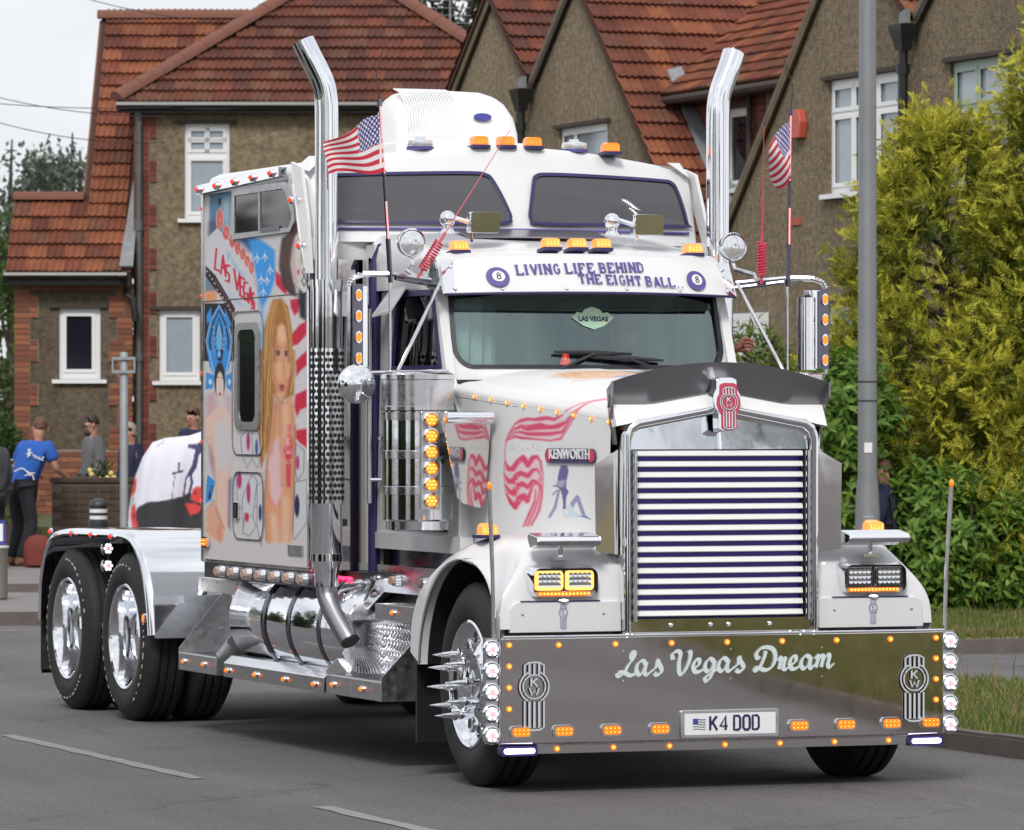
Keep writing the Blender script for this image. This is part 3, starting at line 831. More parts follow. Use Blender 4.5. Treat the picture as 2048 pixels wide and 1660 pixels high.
# ------------------------------------------------------------------ terrace of gabled houses on the right (faces the road)
XF = 13.0
def build_terrace():
    N = V((-1, 0, 0))
    fr = frame((XF, 0, 0), (0, 1, 0), Z)
    def gable_house(loc, lab):
        return thing("gabled_house", loc, lab, "house", "gabled houses along the road")
    hA = gable_house((XF, 35.5, .8), "far pair of pebble-dashed gables left of the lamp post, valley hopper between them")
    hB = gable_house((XF, 26, .8), "near pebble-dashed gabled house behind the lamp post and golden cypress, white window")
    S2 = .965
    # far pair: gables 1 and 2
    wa = (33.74, 35.36, 4.40, 5.52); wb = (36.78, 38.3, 4.40, 5.52)
    out = [(39.3, .3), (39.3, 6.1), (37.72, 7.42), (36.29, 6.14), (34.69, 7.42), (30.85, 7.42 - S2 * 3.84), (30.85, .3)]
    mk("wall", holed(MB(), out, [rect(*wa), rect(*wb)], fr, (.14, 0, 0)), "pebbledash", hA, smooth=0, fix=False)
    mk("side_wall", MB().poly([(XF, 39.3, .3), (XF + 8, 39.3, .3), (XF + 8, 39.3, 6.1), (XF, 39.3, 6.1)]), "pebbledash", hA, smooth=0)
    for a in (wa, wb):
        m = a[0] + (a[1] - a[0]) * .70
        window(hA, fr, N, *a, [(a[0] + .09, m - .05, a[2] + .09, a[3] - .09), (m + .05, a[1] - .09, a[2] + .09, a[3] - .36), (m + .05, a[1] - .09, a[3] - .27, a[3] - .09)])
    def slope(h, y_top, z_top, dy, k, L, tones, x1=20., x0=XF - .1):
        """roof slope falling along dy from the ridge (y_top, z_top); courses run back from the street"""
        v = V((0, -dy, k)).normalized(); ll = L * math.hypot(1, k)
        o = V((x0, y_top + dy * L, z_top - k * L)) if dy < 0 else V((x1, y_top + dy * L, z_top - k * L))
        u = (1, 0, 0) if dy < 0 else (-1, 0, 0)
        return tiled(h, o, u, v, rect(0, x1 - x0, 0, ll), tones)
    slope(hA, 37.72, 7.46, -1, .86, 1.43, [0, 1, 3, 3], 15.6)
    slope(hA, 34.69, 7.46, -1, S2, 4.15, [0, 0, 2, 4, 1], 16.2)
    slope(hA, 37.72, 7.46, 1, .83, 1.75, [1, 3], 14.2)
    mk("roof", MB().poly([(XF, 34.69, 7.44), (20, 34.69, 7.44), (20, 36.29, 6.1), (XF, 36.29, 6.1)]).poly([(14.2, 37.72, 7.44), (20, 37.72, 7.44), (20, 39.4, 6.0), (14.2, 39.4, 6.0)]), "tile_1", hA, smooth=0)
    ridge(hA, [(XF - .05, 34.69, 7.52), (17, 34.69, 7.52)]); ridge(hA, [(XF - .05, 37.72, 7.52), (17, 37.72, 7.52)])
    def barge(h, a, b, mat, w=.15):
        a, b = V((XF - .07, *a)), V((XF - .07, *b)); t = (b - a).normalized(); s = V((1, 0, 0)).cross(t)
        if s.z > 0: s = -s
        mk("bargeboard", MB().prism([a, b, b + s * w, a + s * w], (.03, 0, 0)), mat, h, smooth=0)
        mk("barge_cap", MB().prism([a + V((-.004, 0, .03)), b + V((-.004, 0, .03)), b + s * .05 + V((-.004, 0, 0)), a + s * .05 + V((-.004, 0, 0))], (.09, 0, 0)), "barge_wood", h, smooth=0)
    barge(hA, (39.5, 5.98), (37.72, 7.46), "barge_wood"); barge(hA, (36.36, 6.2), (37.72, 7.46), "barge_wood", .07)
    barge(hA, (36.25, 6.16), (34.69, 7.46), "barge_dark", .12); barge(hA, (30.7, 7.46 - S2 * 3.99), (34.69, 7.46), "barge_wood", .05)
    # near pair: gable 3 and gable 4
    wc = (25.36, 27.2, 4.36, 5.62); wd = (22.3, 24.12, 4.36, 5.62); we = (25.9, 27.25, 2.1, 3.13)
    out = [(30.55, .3), (30.55, 7.42 - S2 * 4.02), (26.53, 7.42), (24.93, 6.14), (23.33, 7.42), (19.3, 3.5), (19.3, .3)]
    dr = (28.82, 29.95, .9, 3.1)
    mk("wall", holed(MB(), out, [rect(*wc), rect(*wd), rect(*we), rect(*dr)], fr, (.14, 0, 0)), "pebbledash", hB, smooth=0, fix=False)
    a = wc; b = a[1] - a[0]
    def three(a, z_tr):
        b = a[1] - a[0]; q = [(a[0] + .10, a[0] + b * .33 - .06), (a[0] + b * .33 + .05, a[0] + b * .67 - .05), (a[0] + b * .67 + .06, a[1] - .10)]
        r = []
        for i, (p, s) in enumerate(q):
            r += [(p, s, a[2] + .12, z_tr - .06), (p, s, z_tr + .07, a[3] - .11)]
        return r
    window(hB, fr, N, *wc, three(wc, wc[2] + .88), label="white three-light window behind the lamp post")
    window(hB, fr, N, *wd, three(wd, wd[2] + .78), fmat="frame_green", label="pale green three-light window behind the cypress")
    window(hB, fr, N, *we, [(we[0] + .1, we[0] + .6, we[2] + .1, we[3] - .1), (we[0] + .72, we[1] - .1, we[2] + .1, we[3] - .42), (we[0] + .72, we[1] - .1, we[3] - .3, we[3] - .1)])
    # white front door with boarded panel over it
    f2 = lambda p: fr(p) + V((.03, 0, 0))
    door = mk("door", holed(MB(), rect(*dr), [rect(dr[0] + .12, dr[0] + .45, 1.2, 2.45), rect(dr[0] + .6, dr[1] - .12, 1.2, 2.45)], f2, (.05, 0, 0)), "upvc", hB, smooth=0, fix=False)
    for r in (rect(dr[0] + .12, dr[0] + .45, 1.2, 2.45), rect(dr[0] + .6, dr[1] - .12, 1.2, 2.45)):
        mk("pane", MB().prism([f2(p) + V((.03, 0, 0)) for p in r], (.01, 0, 0)), "net_pane", door, smooth=0)
    for k in range(2):
        mk("fascia_board", MB().prism([fr(p) + V((-.035 - .012 * k, 0, 0)) for p in rect(dr[0] - .03, dr[1] + .05, 2.58 + .26 * k, 2.82 + .26 * k)], (.03, 0, 0)), "upvc", door, smooth=0)
    barge(hB, (30.6, 7.46 - S2 * 4.07), (26.53, 7.46), "barge_wood", .10); barge(hB, (24.98, 6.18), (26.53, 7.46), "upvc", .06); barge(hB, (24.88, 6.16), (23.33, 7.46), "barge_dark", .12)
    slope(hB, 26.53, 7.46, -1, .83, 1.55, [0, 2], 13.9)
    mk("roof", MB().poly([(XF, 26.53, 7.44), (20, 26.53, 7.44), (20, 30.6, 3.5), (XF, 30.6, 3.5)]).poly([(XF, 23.33, 7.44), (20, 23.33, 7.44), (20, 24.93, 6.1), (XF, 24.93, 6.1)]).poly([(13.9, 26.53, 7.44), (20, 26.53, 7.44), (20, 24.93, 6.1), (13.9, 24.93, 6.1)]), "tile_1", hB, smooth=0)
    # brick link between the pairs, set back, under its own roof
    xw = 13.75
    fl = frame((xw, 0, 0), (0, 1, 0), Z)
    wf = (31.15, 31.78, 4.62, 5.58)
    lw = mk("link_wall", holed(MB(), rect(28.6, 33.3, 3., 5.95), [rect(*wf)], fl, (.12, 0, 0)), "mortar", hB, smooth=0, fix=False)
    def seen(y, z):
        return not (wf[0] - .04 < y < wf[1] + .04 and wf[2] - .1 < z < wf[3] + .02) and z > 7.3 - S2 * (34.69 - y) - .1
    brickwork(lw, (xw - .004, 0, 0), (0, -1, 0), N, -33.2, -30.6, 3.9, 5.78, "brick_red", lambda x, z: seen(-x, z))
    window(hB, fl, N, *wf, [(wf[0] + .09, wf[1] - .09, wf[2] + .1, wf[3] - .1)], pmat="dark_pane")
    k = .67; v = V((1, 0, k)).normalized(); x0, z0 = xw - .32, 5.80
    tiled(hB, (x0, 33.7, z0), (0, -1, 0), v, [(0, 0), (5.2, 0), (5.2, 2.6), (-.9, 2.6), (-.9, 1.5)], [0, 0, 2, 4, 1], g=.25)
    mk("gutter", MB().tube([(x0 - .04, 33.2, z0 - .06), (x0 - .04, 28.6, z0 - .06)], .055, 8), "barge_dark", hB)
    mk("soffit", MB().box(x0, xw, 28.6, 33.2, z0 - .1, z0 - .06), "barge_dark", hB, smooth=0)
    mk("downpipe", MB().tube([(xw - .08, 30.9, 5.7), (xw - .08, 30.9, 3.6)], .04, 8), "barge_dark", hB)
    p = lambda y, x, o: V((x, y, 7.46 - S2 * (34.69 - y) + o))
    mk("lead_flashing", MB().prism([p(33.25, xw - .16, .05), p(33.25, xw + .03, .1), p(30.9, xw + .03, .1), p(30.9, xw - .24, .05)], (0, -.02, .03)), "lead_grey", hA, smooth=0)
    # hoppers and downpipes
    for h, y in ((hA, 36.29), (hB, 24.93)):
        x = XF - .16
        mb = MB().loft([[V((x + a * s, y + b * s, z)) for a, b in ((-.13, -.2), (.13, -.2), (.13, .2), (-.13, .2))] for s, z in ((.8, 6.08), (.76, 6.02), (.5, 5.88), (.42, 5.80))])
        mb.tube([(x, y, 5.86), (x, y, .4)], .055, 10); mb.tube([(x, y, 5.55), (x, y, 5.65)], .075, 10)
        mk("hopper_pipe", mb, "gutter_black", h)
        mk("lead_flashing", MB().prism([V((x - .02, y - .09, 6.09)), V((x - .02, y + .06, 6.09)), V((x - .02, y + .05, 6.2)), V((x - .02, y - .10, 6.24))], (.06, 0, 0)), "lead_grey", h, smooth=0)
    # alarm box and air brick
    mb = MB().prism([(XF - .005, 27.78, 5.02), (XF - .005, 28.06, 5.02), (XF - .005, 28.1, 5.2), (XF - .005, 28.02, 5.34), (XF - .005, 27.82, 5.34), (XF - .005, 27.74, 5.2)], (-.09, 0, 0))
    mk("alarm_box", mb, "alarm_orange", hB, smooth=0, bev=.01)
    mk("air_brick", MB().box(XF - .02, XF + .01, 27.92, 28.15, 4.05, 4.13), "terracotta", hB, smooth=0)
build_terrace()
ART_SLEEPER = [
('P',(.17,.33,.46),7.0,1,[(1538,3252),(1403,3239),(1416,2953),(1545,2977)]),
('P',(.16,.17,.24),21.0,1,[(1542,3052),(1490,3074),(1498,2990),(1545,2988)]),
('P',(.45,.55,.62),21.0,1,[(1468,3178),(1414,3192),(1417,3009),(1461,3043)]),
('P',(.035,.03,.06),2.1,1,[(1489,3192),(1468,3187),(1471,3157),(1484,3141)]),
('P',(.28,.33,.4),7.0,1,[(1564,2796),(1498,2748),(1498,2641),(1568,2643)]),
('P',(.78,.42,.2),9.8,1,[(1570,2643),(1499,2641),(1499,2583),(1570,2580)]),
('P',(.035,.03,.06),2.8,1,[(1572,2575),(1439,2566),(1388,2457),(1392,2225),(1575,2230)]),
('P',(.67,.66,.68),2.8,1,[(1553,2967),(1494,3018),(1414,2931),(1307,2808),(1254,2630),(1248,2524),(1374,2518),(1396,2545),(1505,2734),(1558,2796)]),
('L',(.3,.3,.4),1.4,.7,2.8,[(1307,2808),(1254,2630),(1248,2524)]),
('P',(.035,.03,.06),2.8,1,[(1564,2795),(1505,2735),(1387,2533),(1394,2478),(1439,2555),(1505,2652),(1566,2736)]),
('E',(.8,.66,.5),.25,1,(1557, 2763),(4.2,5.6)),
('E',(.8,.66,.5),.25,1,(1541, 2738),(4.2,5.6)),
('E',(.8,.66,.5),.25,1,(1525, 2714),(4.2,5.6)),
('E',(.8,.66,.5),.25,1,(1509, 2689),(4.2,5.6)),
('E',(.8,.66,.5),.25,1,(1493, 2650),(4.2,5.6)),
('E',(.8,.66,.5),.25,1,(1477, 2625),(4.2,5.6)),
('E',(.8,.66,.5),.25,1,(1462, 2601),(4.2,5.6)),
('E',(.8,.66,.5),.25,1,(1446, 2576),(4.2,5.6)),
('E',(.8,.66,.5),.25,1,(1430, 2552),(4.2,5.6)),
('E',(.8,.66,.5),.25,1,(1415, 2527),(4.2,5.6)),
('E',(.8,.66,.5),.25,1,(1399, 2503),(4.2,5.6)),
('L',(.45,.14,.2),2.8,.7,7.0,[(1505,2706),(1446,2609),(1396,2492)]),
('E',(.72,.60,.60),.20,1,(1479, 3066),(23.1,63.0)),
('E',(.72,.22,.20),.30,1,(1479, 3066),(18.9,57.4)),
('L',(.82,.7,.66),1.4,.6,3.5,[(1484,3078),(1476,3064),(1482,3052),(1473,3050)]),
('E',(.72,.60,.60),.20,1,(1441, 2982),(23.1,46.2)),
('E',(.72,.22,.20),.30,1,(1441, 2982),(18.9,40.6)),
('L',(.82,.7,.66),1.4,.6,3.5,[(1446,2993),(1438,2980),(1444,2968),(1436,2965)]),
('E',(.72,.60,.60),.20,1,(1402, 2931),(23.1,46.2)),
('E',(.72,.22,.20),.30,1,(1402, 2931),(18.9,40.6)),
('L',(.82,.7,.66),1.4,.6,3.5,[(1406,2943),(1399,2930),(1404,2918),(1396,2915)]),
('E',(.72,.60,.60),.20,1,(1370, 2883),(21.0,40.6)),
('E',(.72,.22,.20),.30,1,(1370, 2883),(16.8,35.0)),
('L',(.82,.7,.66),1.4,.6,3.5,[(1375,2895),(1367,2881),(1373,2869),(1364,2867)]),
('E',(.72,.60,.60),.20,1,(1340, 2846),(20.3,38.5)),
('E',(.72,.22,.20),.30,1,(1340, 2846),(16.1,32.9)),
('L',(.82,.7,.66),1.4,.6,3.5,[(1345,2858),(1337,2845),(1343,2833),(1334,2830)]),
('E',(.72,.60,.60),.20,1,(1314, 2803),(18.9,36.4)),
('E',(.72,.22,.20),.30,1,(1314, 2803),(14.7,30.8)),
('L',(.82,.7,.66),1.4,.6,3.5,[(1319,2815),(1311,2802),(1316,2790),(1308,2787)]),
('E',(.72,.60,.60),.20,1,(1289, 2763),(18.9,40.6)),
('E',(.72,.22,.20),.30,1,(1289, 2763),(14.7,35.0)),
('L',(.82,.7,.66),1.4,.6,3.5,[(1294,2775),(1286,2762),(1292,2750),(1283,2748)]),
('L',(.66,.045,.12),1.4,1,11.9,[(1499,2894),(1509,2777)]),
('L',(.66,.045,.12),1.4,1,11.9,[(1509,2774),(1475,2756)]),
('L',(.66,.045,.12),1.4,1,11.9,[(1472,2742),(1459,2847),(1443,2725)]),
('L',(.66,.045,.12),1.4,1,11.9,[(1466,2781),(1448,2772)]),
('L',(.66,.045,.12),1.4,1,11.9,[(1419,2783),(1439,2792),(1442,2757),(1421,2731),(1423,2691),(1443,2701)]),
('L',(.66,.045,.12),1.4,1,11.9,[(1393,2764),(1374,2640),(1360,2733)]),
('L',(.66,.045,.12),1.4,1,11.9,[(1355,2718),(1358,2606)]),
('L',(.66,.045,.12),1.4,1,11.9,[(1355,2716),(1333,2697)]),
('L',(.66,.045,.12),1.4,1,11.9,[(1356,2662),(1338,2650)]),
('L',(.66,.045,.12),1.4,1,11.9,[(1358,2608),(1337,2594)]),
('L',(.66,.045,.12),1.4,1,11.9,[(1312,2675),(1330,2684),(1336,2632),(1328,2579),(1314,2575),(1312,2613),(1323,2617)]),
('L',(.66,.045,.12),1.4,1,11.9,[(1307,2560),(1297,2647),(1288,2545)]),
('L',(.66,.045,.12),1.4,1,11.9,[(1302,2592),(1291,2584)]),
('L',(.66,.045,.12),1.4,1,11.9,[(1274,2610),(1285,2615),(1287,2583),(1274,2555),(1275,2524),(1288,2529)]),
('L',(.25,.5,.74),1.4,.8,5.6,[(1433,2877),(1427,2820),(1420,2861),(1416,2840)]),
('L',(.3,.54,.75),1.4,.8,4.9,[(1406,2803),(1402,2828),(1396,2781),(1387,2802),(1383,2766),(1374,2786),(1370,2747),(1358,2760),(1356,2729),(1344,2745),(1338,2710),(1330,2723),(1324,2691),(1310,2676)]),
('L',(.4,.58,.74),2.1,.7,5.6,[(1428,2636),(1423,2593),(1414,2621),(1406,2578),(1396,2605),(1387,2562),(1378,2590),(1368,2551),(1358,2574),(1348,2539),(1338,2559),(1324,2534)]),
('P',(.10,.38,.72),2.1,1,[(1483,2558),(1430,2463),(1404,2345),(1423,2229),(1543,2233),(1562,2352),(1536,2469)]),
('P',(.035,.03,.06),2.1,1,[(1483,2535),(1441,2449),(1420,2340),(1438,2230),(1528,2232),(1546,2345),(1525,2454)]),
('P',(.10,.38,.72),2.1,1,[(1483,2522),(1448,2441),(1430,2337),(1446,2230),(1519,2232),(1536,2342),(1518,2445)]),
('P',(.035,.03,.06),2.1,1,[(1483,2490),(1463,2422),(1452,2330),(1467,2230),(1499,2232),(1514,2333),(1503,2424)]),
('P',(.2,.55,.85),2.1,1,[(1483,2474),(1471,2412),(1463,2326),(1477,2231),(1489,2231),(1502,2328),(1495,2414)]),
('L',(.68,.75,.85),1.4,1,3.5,[(1483,2558),(1430,2463),(1404,2345),(1423,2229)]),
('L',(.68,.75,.85),1.4,1,3.5,[(1483,2558),(1536,2469),(1562,2352),(1543,2233)]),
('L',(.62,.55,.75),1.4,1,3.5,[(1483,2430),(1457,2347),(1461,2276),(1483,2235)]),
('L',(.62,.55,.75),1.4,1,3.5,[(1483,2430),(1509,2349),(1505,2278),(1483,2235)]),
('L',(.55,.7,.85),1.4,.8,4.2,[(1527,2436),(1512,2424)]),
('L',(.55,.7,.85),1.4,.8,4.2,[(1439,2431),(1454,2421)]),
('L',(.55,.7,.85),1.4,.8,4.2,[(1524,2402),(1511,2392)]),
('L',(.55,.7,.85),1.4,.8,4.2,[(1442,2397),(1455,2389)]),
('L',(.55,.7,.85),1.4,.8,4.2,[(1521,2367),(1509,2359)]),
('L',(.55,.7,.85),1.4,.8,4.2,[(1445,2364),(1456,2356)]),
('L',(.55,.7,.85),1.4,.8,4.2,[(1518,2333),(1508,2326)]),
('L',(.55,.7,.85),1.4,.8,4.2,[(1448,2330),(1458,2324)]),
('L',(.55,.7,.85),1.4,.8,4.2,[(1515,2298),(1506,2293)]),
('L',(.55,.7,.85),1.4,.8,4.2,[(1451,2296),(1460,2291)]),
('L',(.55,.7,.85),1.4,.8,4.2,[(1512,2264),(1505,2260)]),
('L',(.55,.7,.85),1.4,.8,4.2,[(1454,2262),(1461,2259)]),
('P',(.10,.38,.72),2.8,1,[(1560,2502),(1531,2554),(1528,2472),(1558,2452)]),
('P',(.10,.38,.72),2.8,1,[(1448,2538),(1406,2437),(1423,2423),(1445,2481)]),
('P',(.10,.38,.72),3.2,1,[(1562,2164),(1509,2144),(1523,2066),(1566,2063)]),
('P',(.10,.38,.72),3.2,1,[(1443,2141),(1403,2163),(1407,2048),(1438,2073)]),
('E',(.55,.75,.9),.25,1,(1537, 2107),(11.1,17.4)),
('E',(.55,.75,.9),.25,1,(1421, 2104),(7.9,19.8)),
('P',(.10,.38,.72),3.2,1,[(1558,2296),(1405,2291),(1421,2188),(1446,2141),(1512,2142),(1541,2199)]),
('L',(.65,.75,.85),1.6,1,4.0,[(1545,2296),(1528,2215),(1509,2146)]),
('L',(.65,.75,.85),1.6,1,4.0,[(1413,2291),(1430,2204),(1446,2145)]),
('P',(.035,.03,.06),2.4,1,[(1501,2294),(1456,2293),(1466,2229),(1491,2230)]),
('E',(.3,.65,.9),.25,1,(1483, 2270),(9.5,20.5)),
('P',(.08,.20,.38),16.8,1,[(1374,2941),(1275,2938),(1268,2853),(1303,2857)]),
('P',(.11,.42,.78),9.8,1,[(1310,2934),(1254,2925),(1205,2896),(1156,2849),(1153,2691),(1181,2604),(1212,2551),(1230,2503),(1246,2581),(1254,2658),(1275,2784),(1292,2870)]),
('P',(.40,.60,.78),5.6,.9,[(1240,2518),(1216,2544),(1212,2226),(1230,2226)]),
('L',(.74,.78,.82),2.1,.9,[2.1,6.3],[(1257,2850),(1257,2788)]),
('L',(.74,.78,.82),2.1,.9,6.3,[(1273,2807),(1257,2827),(1242,2804)]),
('L',(.74,.78,.82),2.1,.9,[2.1,6.3],[(1212,2855),(1212,2793)]),
('L',(.74,.78,.82),2.1,.9,6.3,[(1227,2811),(1212,2832),(1197,2808)]),
('L',(.74,.78,.82),2.1,.9,[2.1,6.3],[(1234,2725),(1234,2663)]),
('L',(.74,.78,.82),2.1,.9,6.3,[(1250,2682),(1234,2703),(1219,2679)]),
('L',(.74,.78,.82),2.1,.9,[2.1,6.3],[(1200,2719),(1200,2657)]),
('L',(.74,.78,.82),2.1,.9,6.3,[(1216,2675),(1200,2696),(1185,2673)]),
('L',(.74,.78,.82),2.1,.9,[2.1,6.3],[(1182,2776),(1182,2714)]),
('L',(.74,.78,.82),2.1,.9,6.3,[(1197,2733),(1182,2753),(1167,2730)]),
('L',(.74,.78,.82),2.1,.9,[2.1,6.3],[(1222,2652),(1222,2589)]),
('L',(.74,.78,.82),2.1,.9,6.3,[(1238,2608),(1222,2629),(1207,2606)]),
('P',(.70,.67,.68),7.0,1,[(1157,2678),(1075,2616),(979,2562),(979,2211),(1062,2214),(1089,2508)]),
('P',(.66,.045,.12),5.6,1,[(1152,2733),(1123,2702),(1086,2631),(1089,2590),(1116,2613),(1150,2656)]),
('P',(.66,.045,.12),5.6,1,[(1069,2561),(1015,2566),(1023,2491),(1045,2470),(1065,2517)]),
('P',(.66,.045,.12),5.6,1,[(979,2434),(979,2360),(1025,2308),(1057,2299),(1060,2367),(1015,2419)]),
('P',(.66,.045,.12),5.6,1,[(979,2258),(979,2204),(1035,2199),(1029,2233)]),
('P',(.70,.67,.68),4.0,1,[(1046,2277),(977,2274),(977,1727),(1046,1757)]),
('P',(.66,.045,.12),6.3,1,[(1038,2215),(1008,2245),(977,2270),(977,2189),(1010,2161),(1034,2129)]),
('P',(.66,.045,.12),6.3,1,[(1040,2024),(977,2054),(977,1954),(1012,1940),(1031,1900),(1046,1955)]),
('P',(.66,.045,.12),6.3,1,[(1038,1824),(977,1834),(977,1726),(1012,1750),(1038,1780)]),
('P',(.13,.08,.07),8.4,1,[(1116,2914),(1069,2943),(1003,3054),(993,2989),(1049,2900),(1069,2773),(1049,2669),(1032,2576),(1069,2589),(1113,2647),(1130,2758),(1123,2867)]),
('P',(.73,.66,.62),7.0,1,[(1045,2906),(1001,2963),(987,2907),(989,2799),(1005,2733),(1027,2626),(1052,2659),(1070,2752),(1061,2847)]),
('P',(.3,.2,.17),4.9,1,[(1035,2878),(1015,2876),(1012,2854),(1032,2854)]),
('L',(.3,.2,.17),2.1,.7,4.2,[(1039,2892),(1012,2896)]),
('P',(.72,.16,.3),3.5,1,[(1031,2725),(1007,2730),(1015,2690),(1027,2701)]),
('L',(.55,.42,.4),2.8,.6,3.5,[(1003,2855),(992,2786),(1009,2760)]),
('P',(.05,.05,.08),9.8,1,[(1019,2616),(979,2636),(979,2434),(1015,2463),(1025,2545)]),
('E',(.70,.70,.70),.12,1,(992, 2674),(28.0,78.4)),
('L',(.08,.08,.1),1.4,1,4.9,[(992,2732),(1002,2712),(992,2688),(981,2711),(992,2732)]),
('L',(.08,.08,.1),1.4,1,5.6,[(992,2688),(1005,2662),(992,2634),(978,2660),(992,2688)]),
('P',(.50,.27,.09),6.3,1,[(1218,2406),(1195,2487),(1167,2568),(1116,2573),(1081,2525),(1061,2398),(1054,2214),(1212,2219)]),
('P',(.50,.27,.09),7.1,1,[(1257,2285),(1042,2276),(1043,2139),(1048,2024),(1087,2002),(1164,2026),(1175,1894),(1195,1723),(1234,1601),(1251,1738),(1240,1988),(1234,2167)]),
('P',(.74,.45,.30),6.3,1,[(1152,2340),(1135,2401),(1116,2435),(1092,2403),(1081,2330),(1074,2213),(1160,2216)]),
('P',(.74,.45,.30),6.3,1,[(1173,2282),(1063,2277),(1061,2170),(1083,2048),(1114,1975),(1152,2022),(1175,2134)]),
('P',(.74,.45,.30),9.5,1,[(1164,2018),(1118,1971),(1057,2024),(1040,1848),(1045,1588),(1055,1259),(1065,1189),(1206,1178),(1214,1411),(1191,1723),(1173,1910)]),
('P',(.64,.40,.28),9.5,.7,[(1164,2026),(1114,1975),(1121,1917),(1156,1948)]),
('L',(.74,.53,.26),2.8,.8,6.3,[(1184,2514),(1202,2405),(1207,2295),(1212,2219)]),
('L',(.74,.53,.26),2.8,.8,6.3,[(1157,2554),(1177,2459),(1184,2349),(1195,2218)]),
('L',(.74,.53,.26),2.8,.8,6.3,[(1116,2565),(1075,2467),(1069,2344),(1067,2214)]),
('L',(.74,.53,.26),2.8,.8,6.3,[(1140,2560),(1157,2471),(1171,2369)]),
('L',(.74,.53,.26),3.2,.8,7.1,[(1210,2283),(1218,2089),(1234,1894),(1226,1691)]),
('L',(.74,.53,.26),3.2,.8,7.1,[(1195,2267),(1199,2049),(1210,1847),(1218,1660)]),
('L',(.74,.53,.26),3.2,.8,7.1,[(1183,2282),(1183,2088),(1195,1910)]),
('L',(.74,.53,.26),3.2,.8,7.1,[(1053,2277),(1052,2124),(1065,2040)]),
('L',(.74,.53,.26),3.2,.8,7.1,[(1241,2206),(1246,1972),(1248,1785)]),
('L',(.3,.16,.07),3.2,.7,4.7,[(1175,2235),(1187,2049),(1175,1910),(1195,1739)]),
('L',(.3,.16,.07),3.2,.7,4.7,[(1227,2206),(1235,1956),(1240,1738)]),
('L',(.3,.16,.07),3.2,.7,4.7,[(1060,2277),(1058,2139),(1078,2032)]),
('L',(.22,.12,.08),2.1,1,5.6,[(1153,2272),(1140,2282),(1126,2269)]),
('E',(.12,.12,.16),.25,1,(1141, 2264),(10.5,12.6)),
('L',(.22,.12,.08),2.1,1,4.9,[(1101,2270),(1089,2278),(1079,2266)]),
('E',(.12,.12,.16),.25,1,(1090, 2261),(8.4,11.9)),
('L',(.35,.2,.12),2.1,.8,4.2,[(1158,2291),(1140,2302),(1123,2291)]),
('L',(.35,.2,.12),2.1,.8,4.2,[(1104,2290),(1089,2298),(1077,2288)]),
('E',(.12,.12,.16),.25,1,(1139, 2259),(12.6,12.6)),
('E',(.12,.12,.16),.25,1,(1091, 2254),(10.3,11.9)),
('L',(.55,.30,.2),3.2,.7,4.7,[(1109,2233),(1101,2163),(1102,2129),(1118,2125)]),
('P',(.50,.14,.18),4.0,1,[(1134,2078),(1114,2088),(1099,2077),(1105,2048),(1119,2042)]),
('L',(.25,.06,.08),1.6,.8,3.2,[(1134,2070),(1099,2071)]),
('L',(.60,.34,.24),4.7,.7,6.3,[(1124,1971),(1130,1786),(1119,1586),(1128,1316)]),
('L',(.6,.34,.24),4.7,.6,5.5,[(1179,1910),(1210,1583),(1195,1273)]),
('L',(.62,.38,.28),4.7,.6,6.3,[(1045,1848),(1048,1588),(1058,1259)]),
('L',(.7,.4,.25),7.9,.5,11.1,[(1183,1335),(1175,1196)]),
('L',(.7,.4,.25),7.9,.5,11.1,[(1072,1342),(1065,1205)]),
('P',(.78,.58,.60),11.1,1,[(1175,1739),(1133,1786),(1113,1663),(1116,1470),(1147,1380),(1183,1460),(1196,1599)]),
('L',(.78,.3,.36),3.2,.7,6.3,[(1195,1475),(1179,1421),(1147,1380),(1121,1432)]),
('E',(.70,.10,.17),.10,1,(1078, 1729),(28.4,88.5)),
('P',(.70,.14,.2),3.2,1,[(1091,1860),(1065,1860),(1065,1818),(1091,1817)]),
('P',(.70,.14,.2),3.2,1,[(1093,1633),(1063,1634),(1065,1502),(1090,1501)]),
('L',(.85,.6,.6),1.6,1,4.7,[(1084,1779),(1084,1741)]),
('L',(.85,.6,.6),1.6,1,4.0,[(1069,1781),(1081,1760),(1067,1739)]),
('L',(.85,.6,.6),1.6,1,4.0,[(1091,1717),(1084,1687),(1078,1710),(1071,1687),(1065,1718)]),
('L',(.85,.55,.55),1.6,.8,3.2,[(1102,1729),(1095,1802),(1061,1802),(1054,1730),(1061,1655),(1095,1654),(1102,1729)]),
('L',(.62,.30,.16),11.2,.6,23.8,[(1149,2333),(1153,2279),(1150,2217)]),
('L',(.62,.30,.16),11.2,.55,18.2,[(1086,2365),(1077,2289),(1074,2214)]),
('L',(.84,.62,.46),11.2,.7,42.0,[(1123,2401),(1113,2346)]),
('L',(.60,.28,.15),14.2,.65,20.5,[(1167,2274),(1167,2157),(1144,2049)]),
('L',(.62,.30,.17),14.2,.6,17.4,[(1065,2231),(1072,2124),(1102,2017)]),
('L',(.84,.60,.44),14.2,.6,26.9,[(1133,2195),(1128,2126)]),
('L',(.84,.60,.44),14.2,.5,15.8,[(1086,2194),(1081,2132)]),
('L',(.84,.6,.45),14.2,.5,15.8,[(1133,2025),(1102,2025)]),
('L',(.60,.30,.17),14.2,.55,20.5,[(1152,1971),(1164,1848),(1179,1692)]),
('L',(.84,.64,.50),14.2,.6,31.6,[(1095,1956),(1087,1848),(1091,1740)]),
('L',(.66,.36,.22),14.2,.6,17.4,[(1057,1955),(1048,1741),(1052,1435)]),
('L',(.70,.38,.22),14.2,.6,20.5,[(1195,1583),(1201,1350),(1187,1188)]),
('L',(.82,.66,.56),14.2,.6,39.5,[(1164,1329),(1152,1190)]),
('L',(.82,.66,.54),14.2,.5,39.5,[(1095,1433),(1095,1202)]),
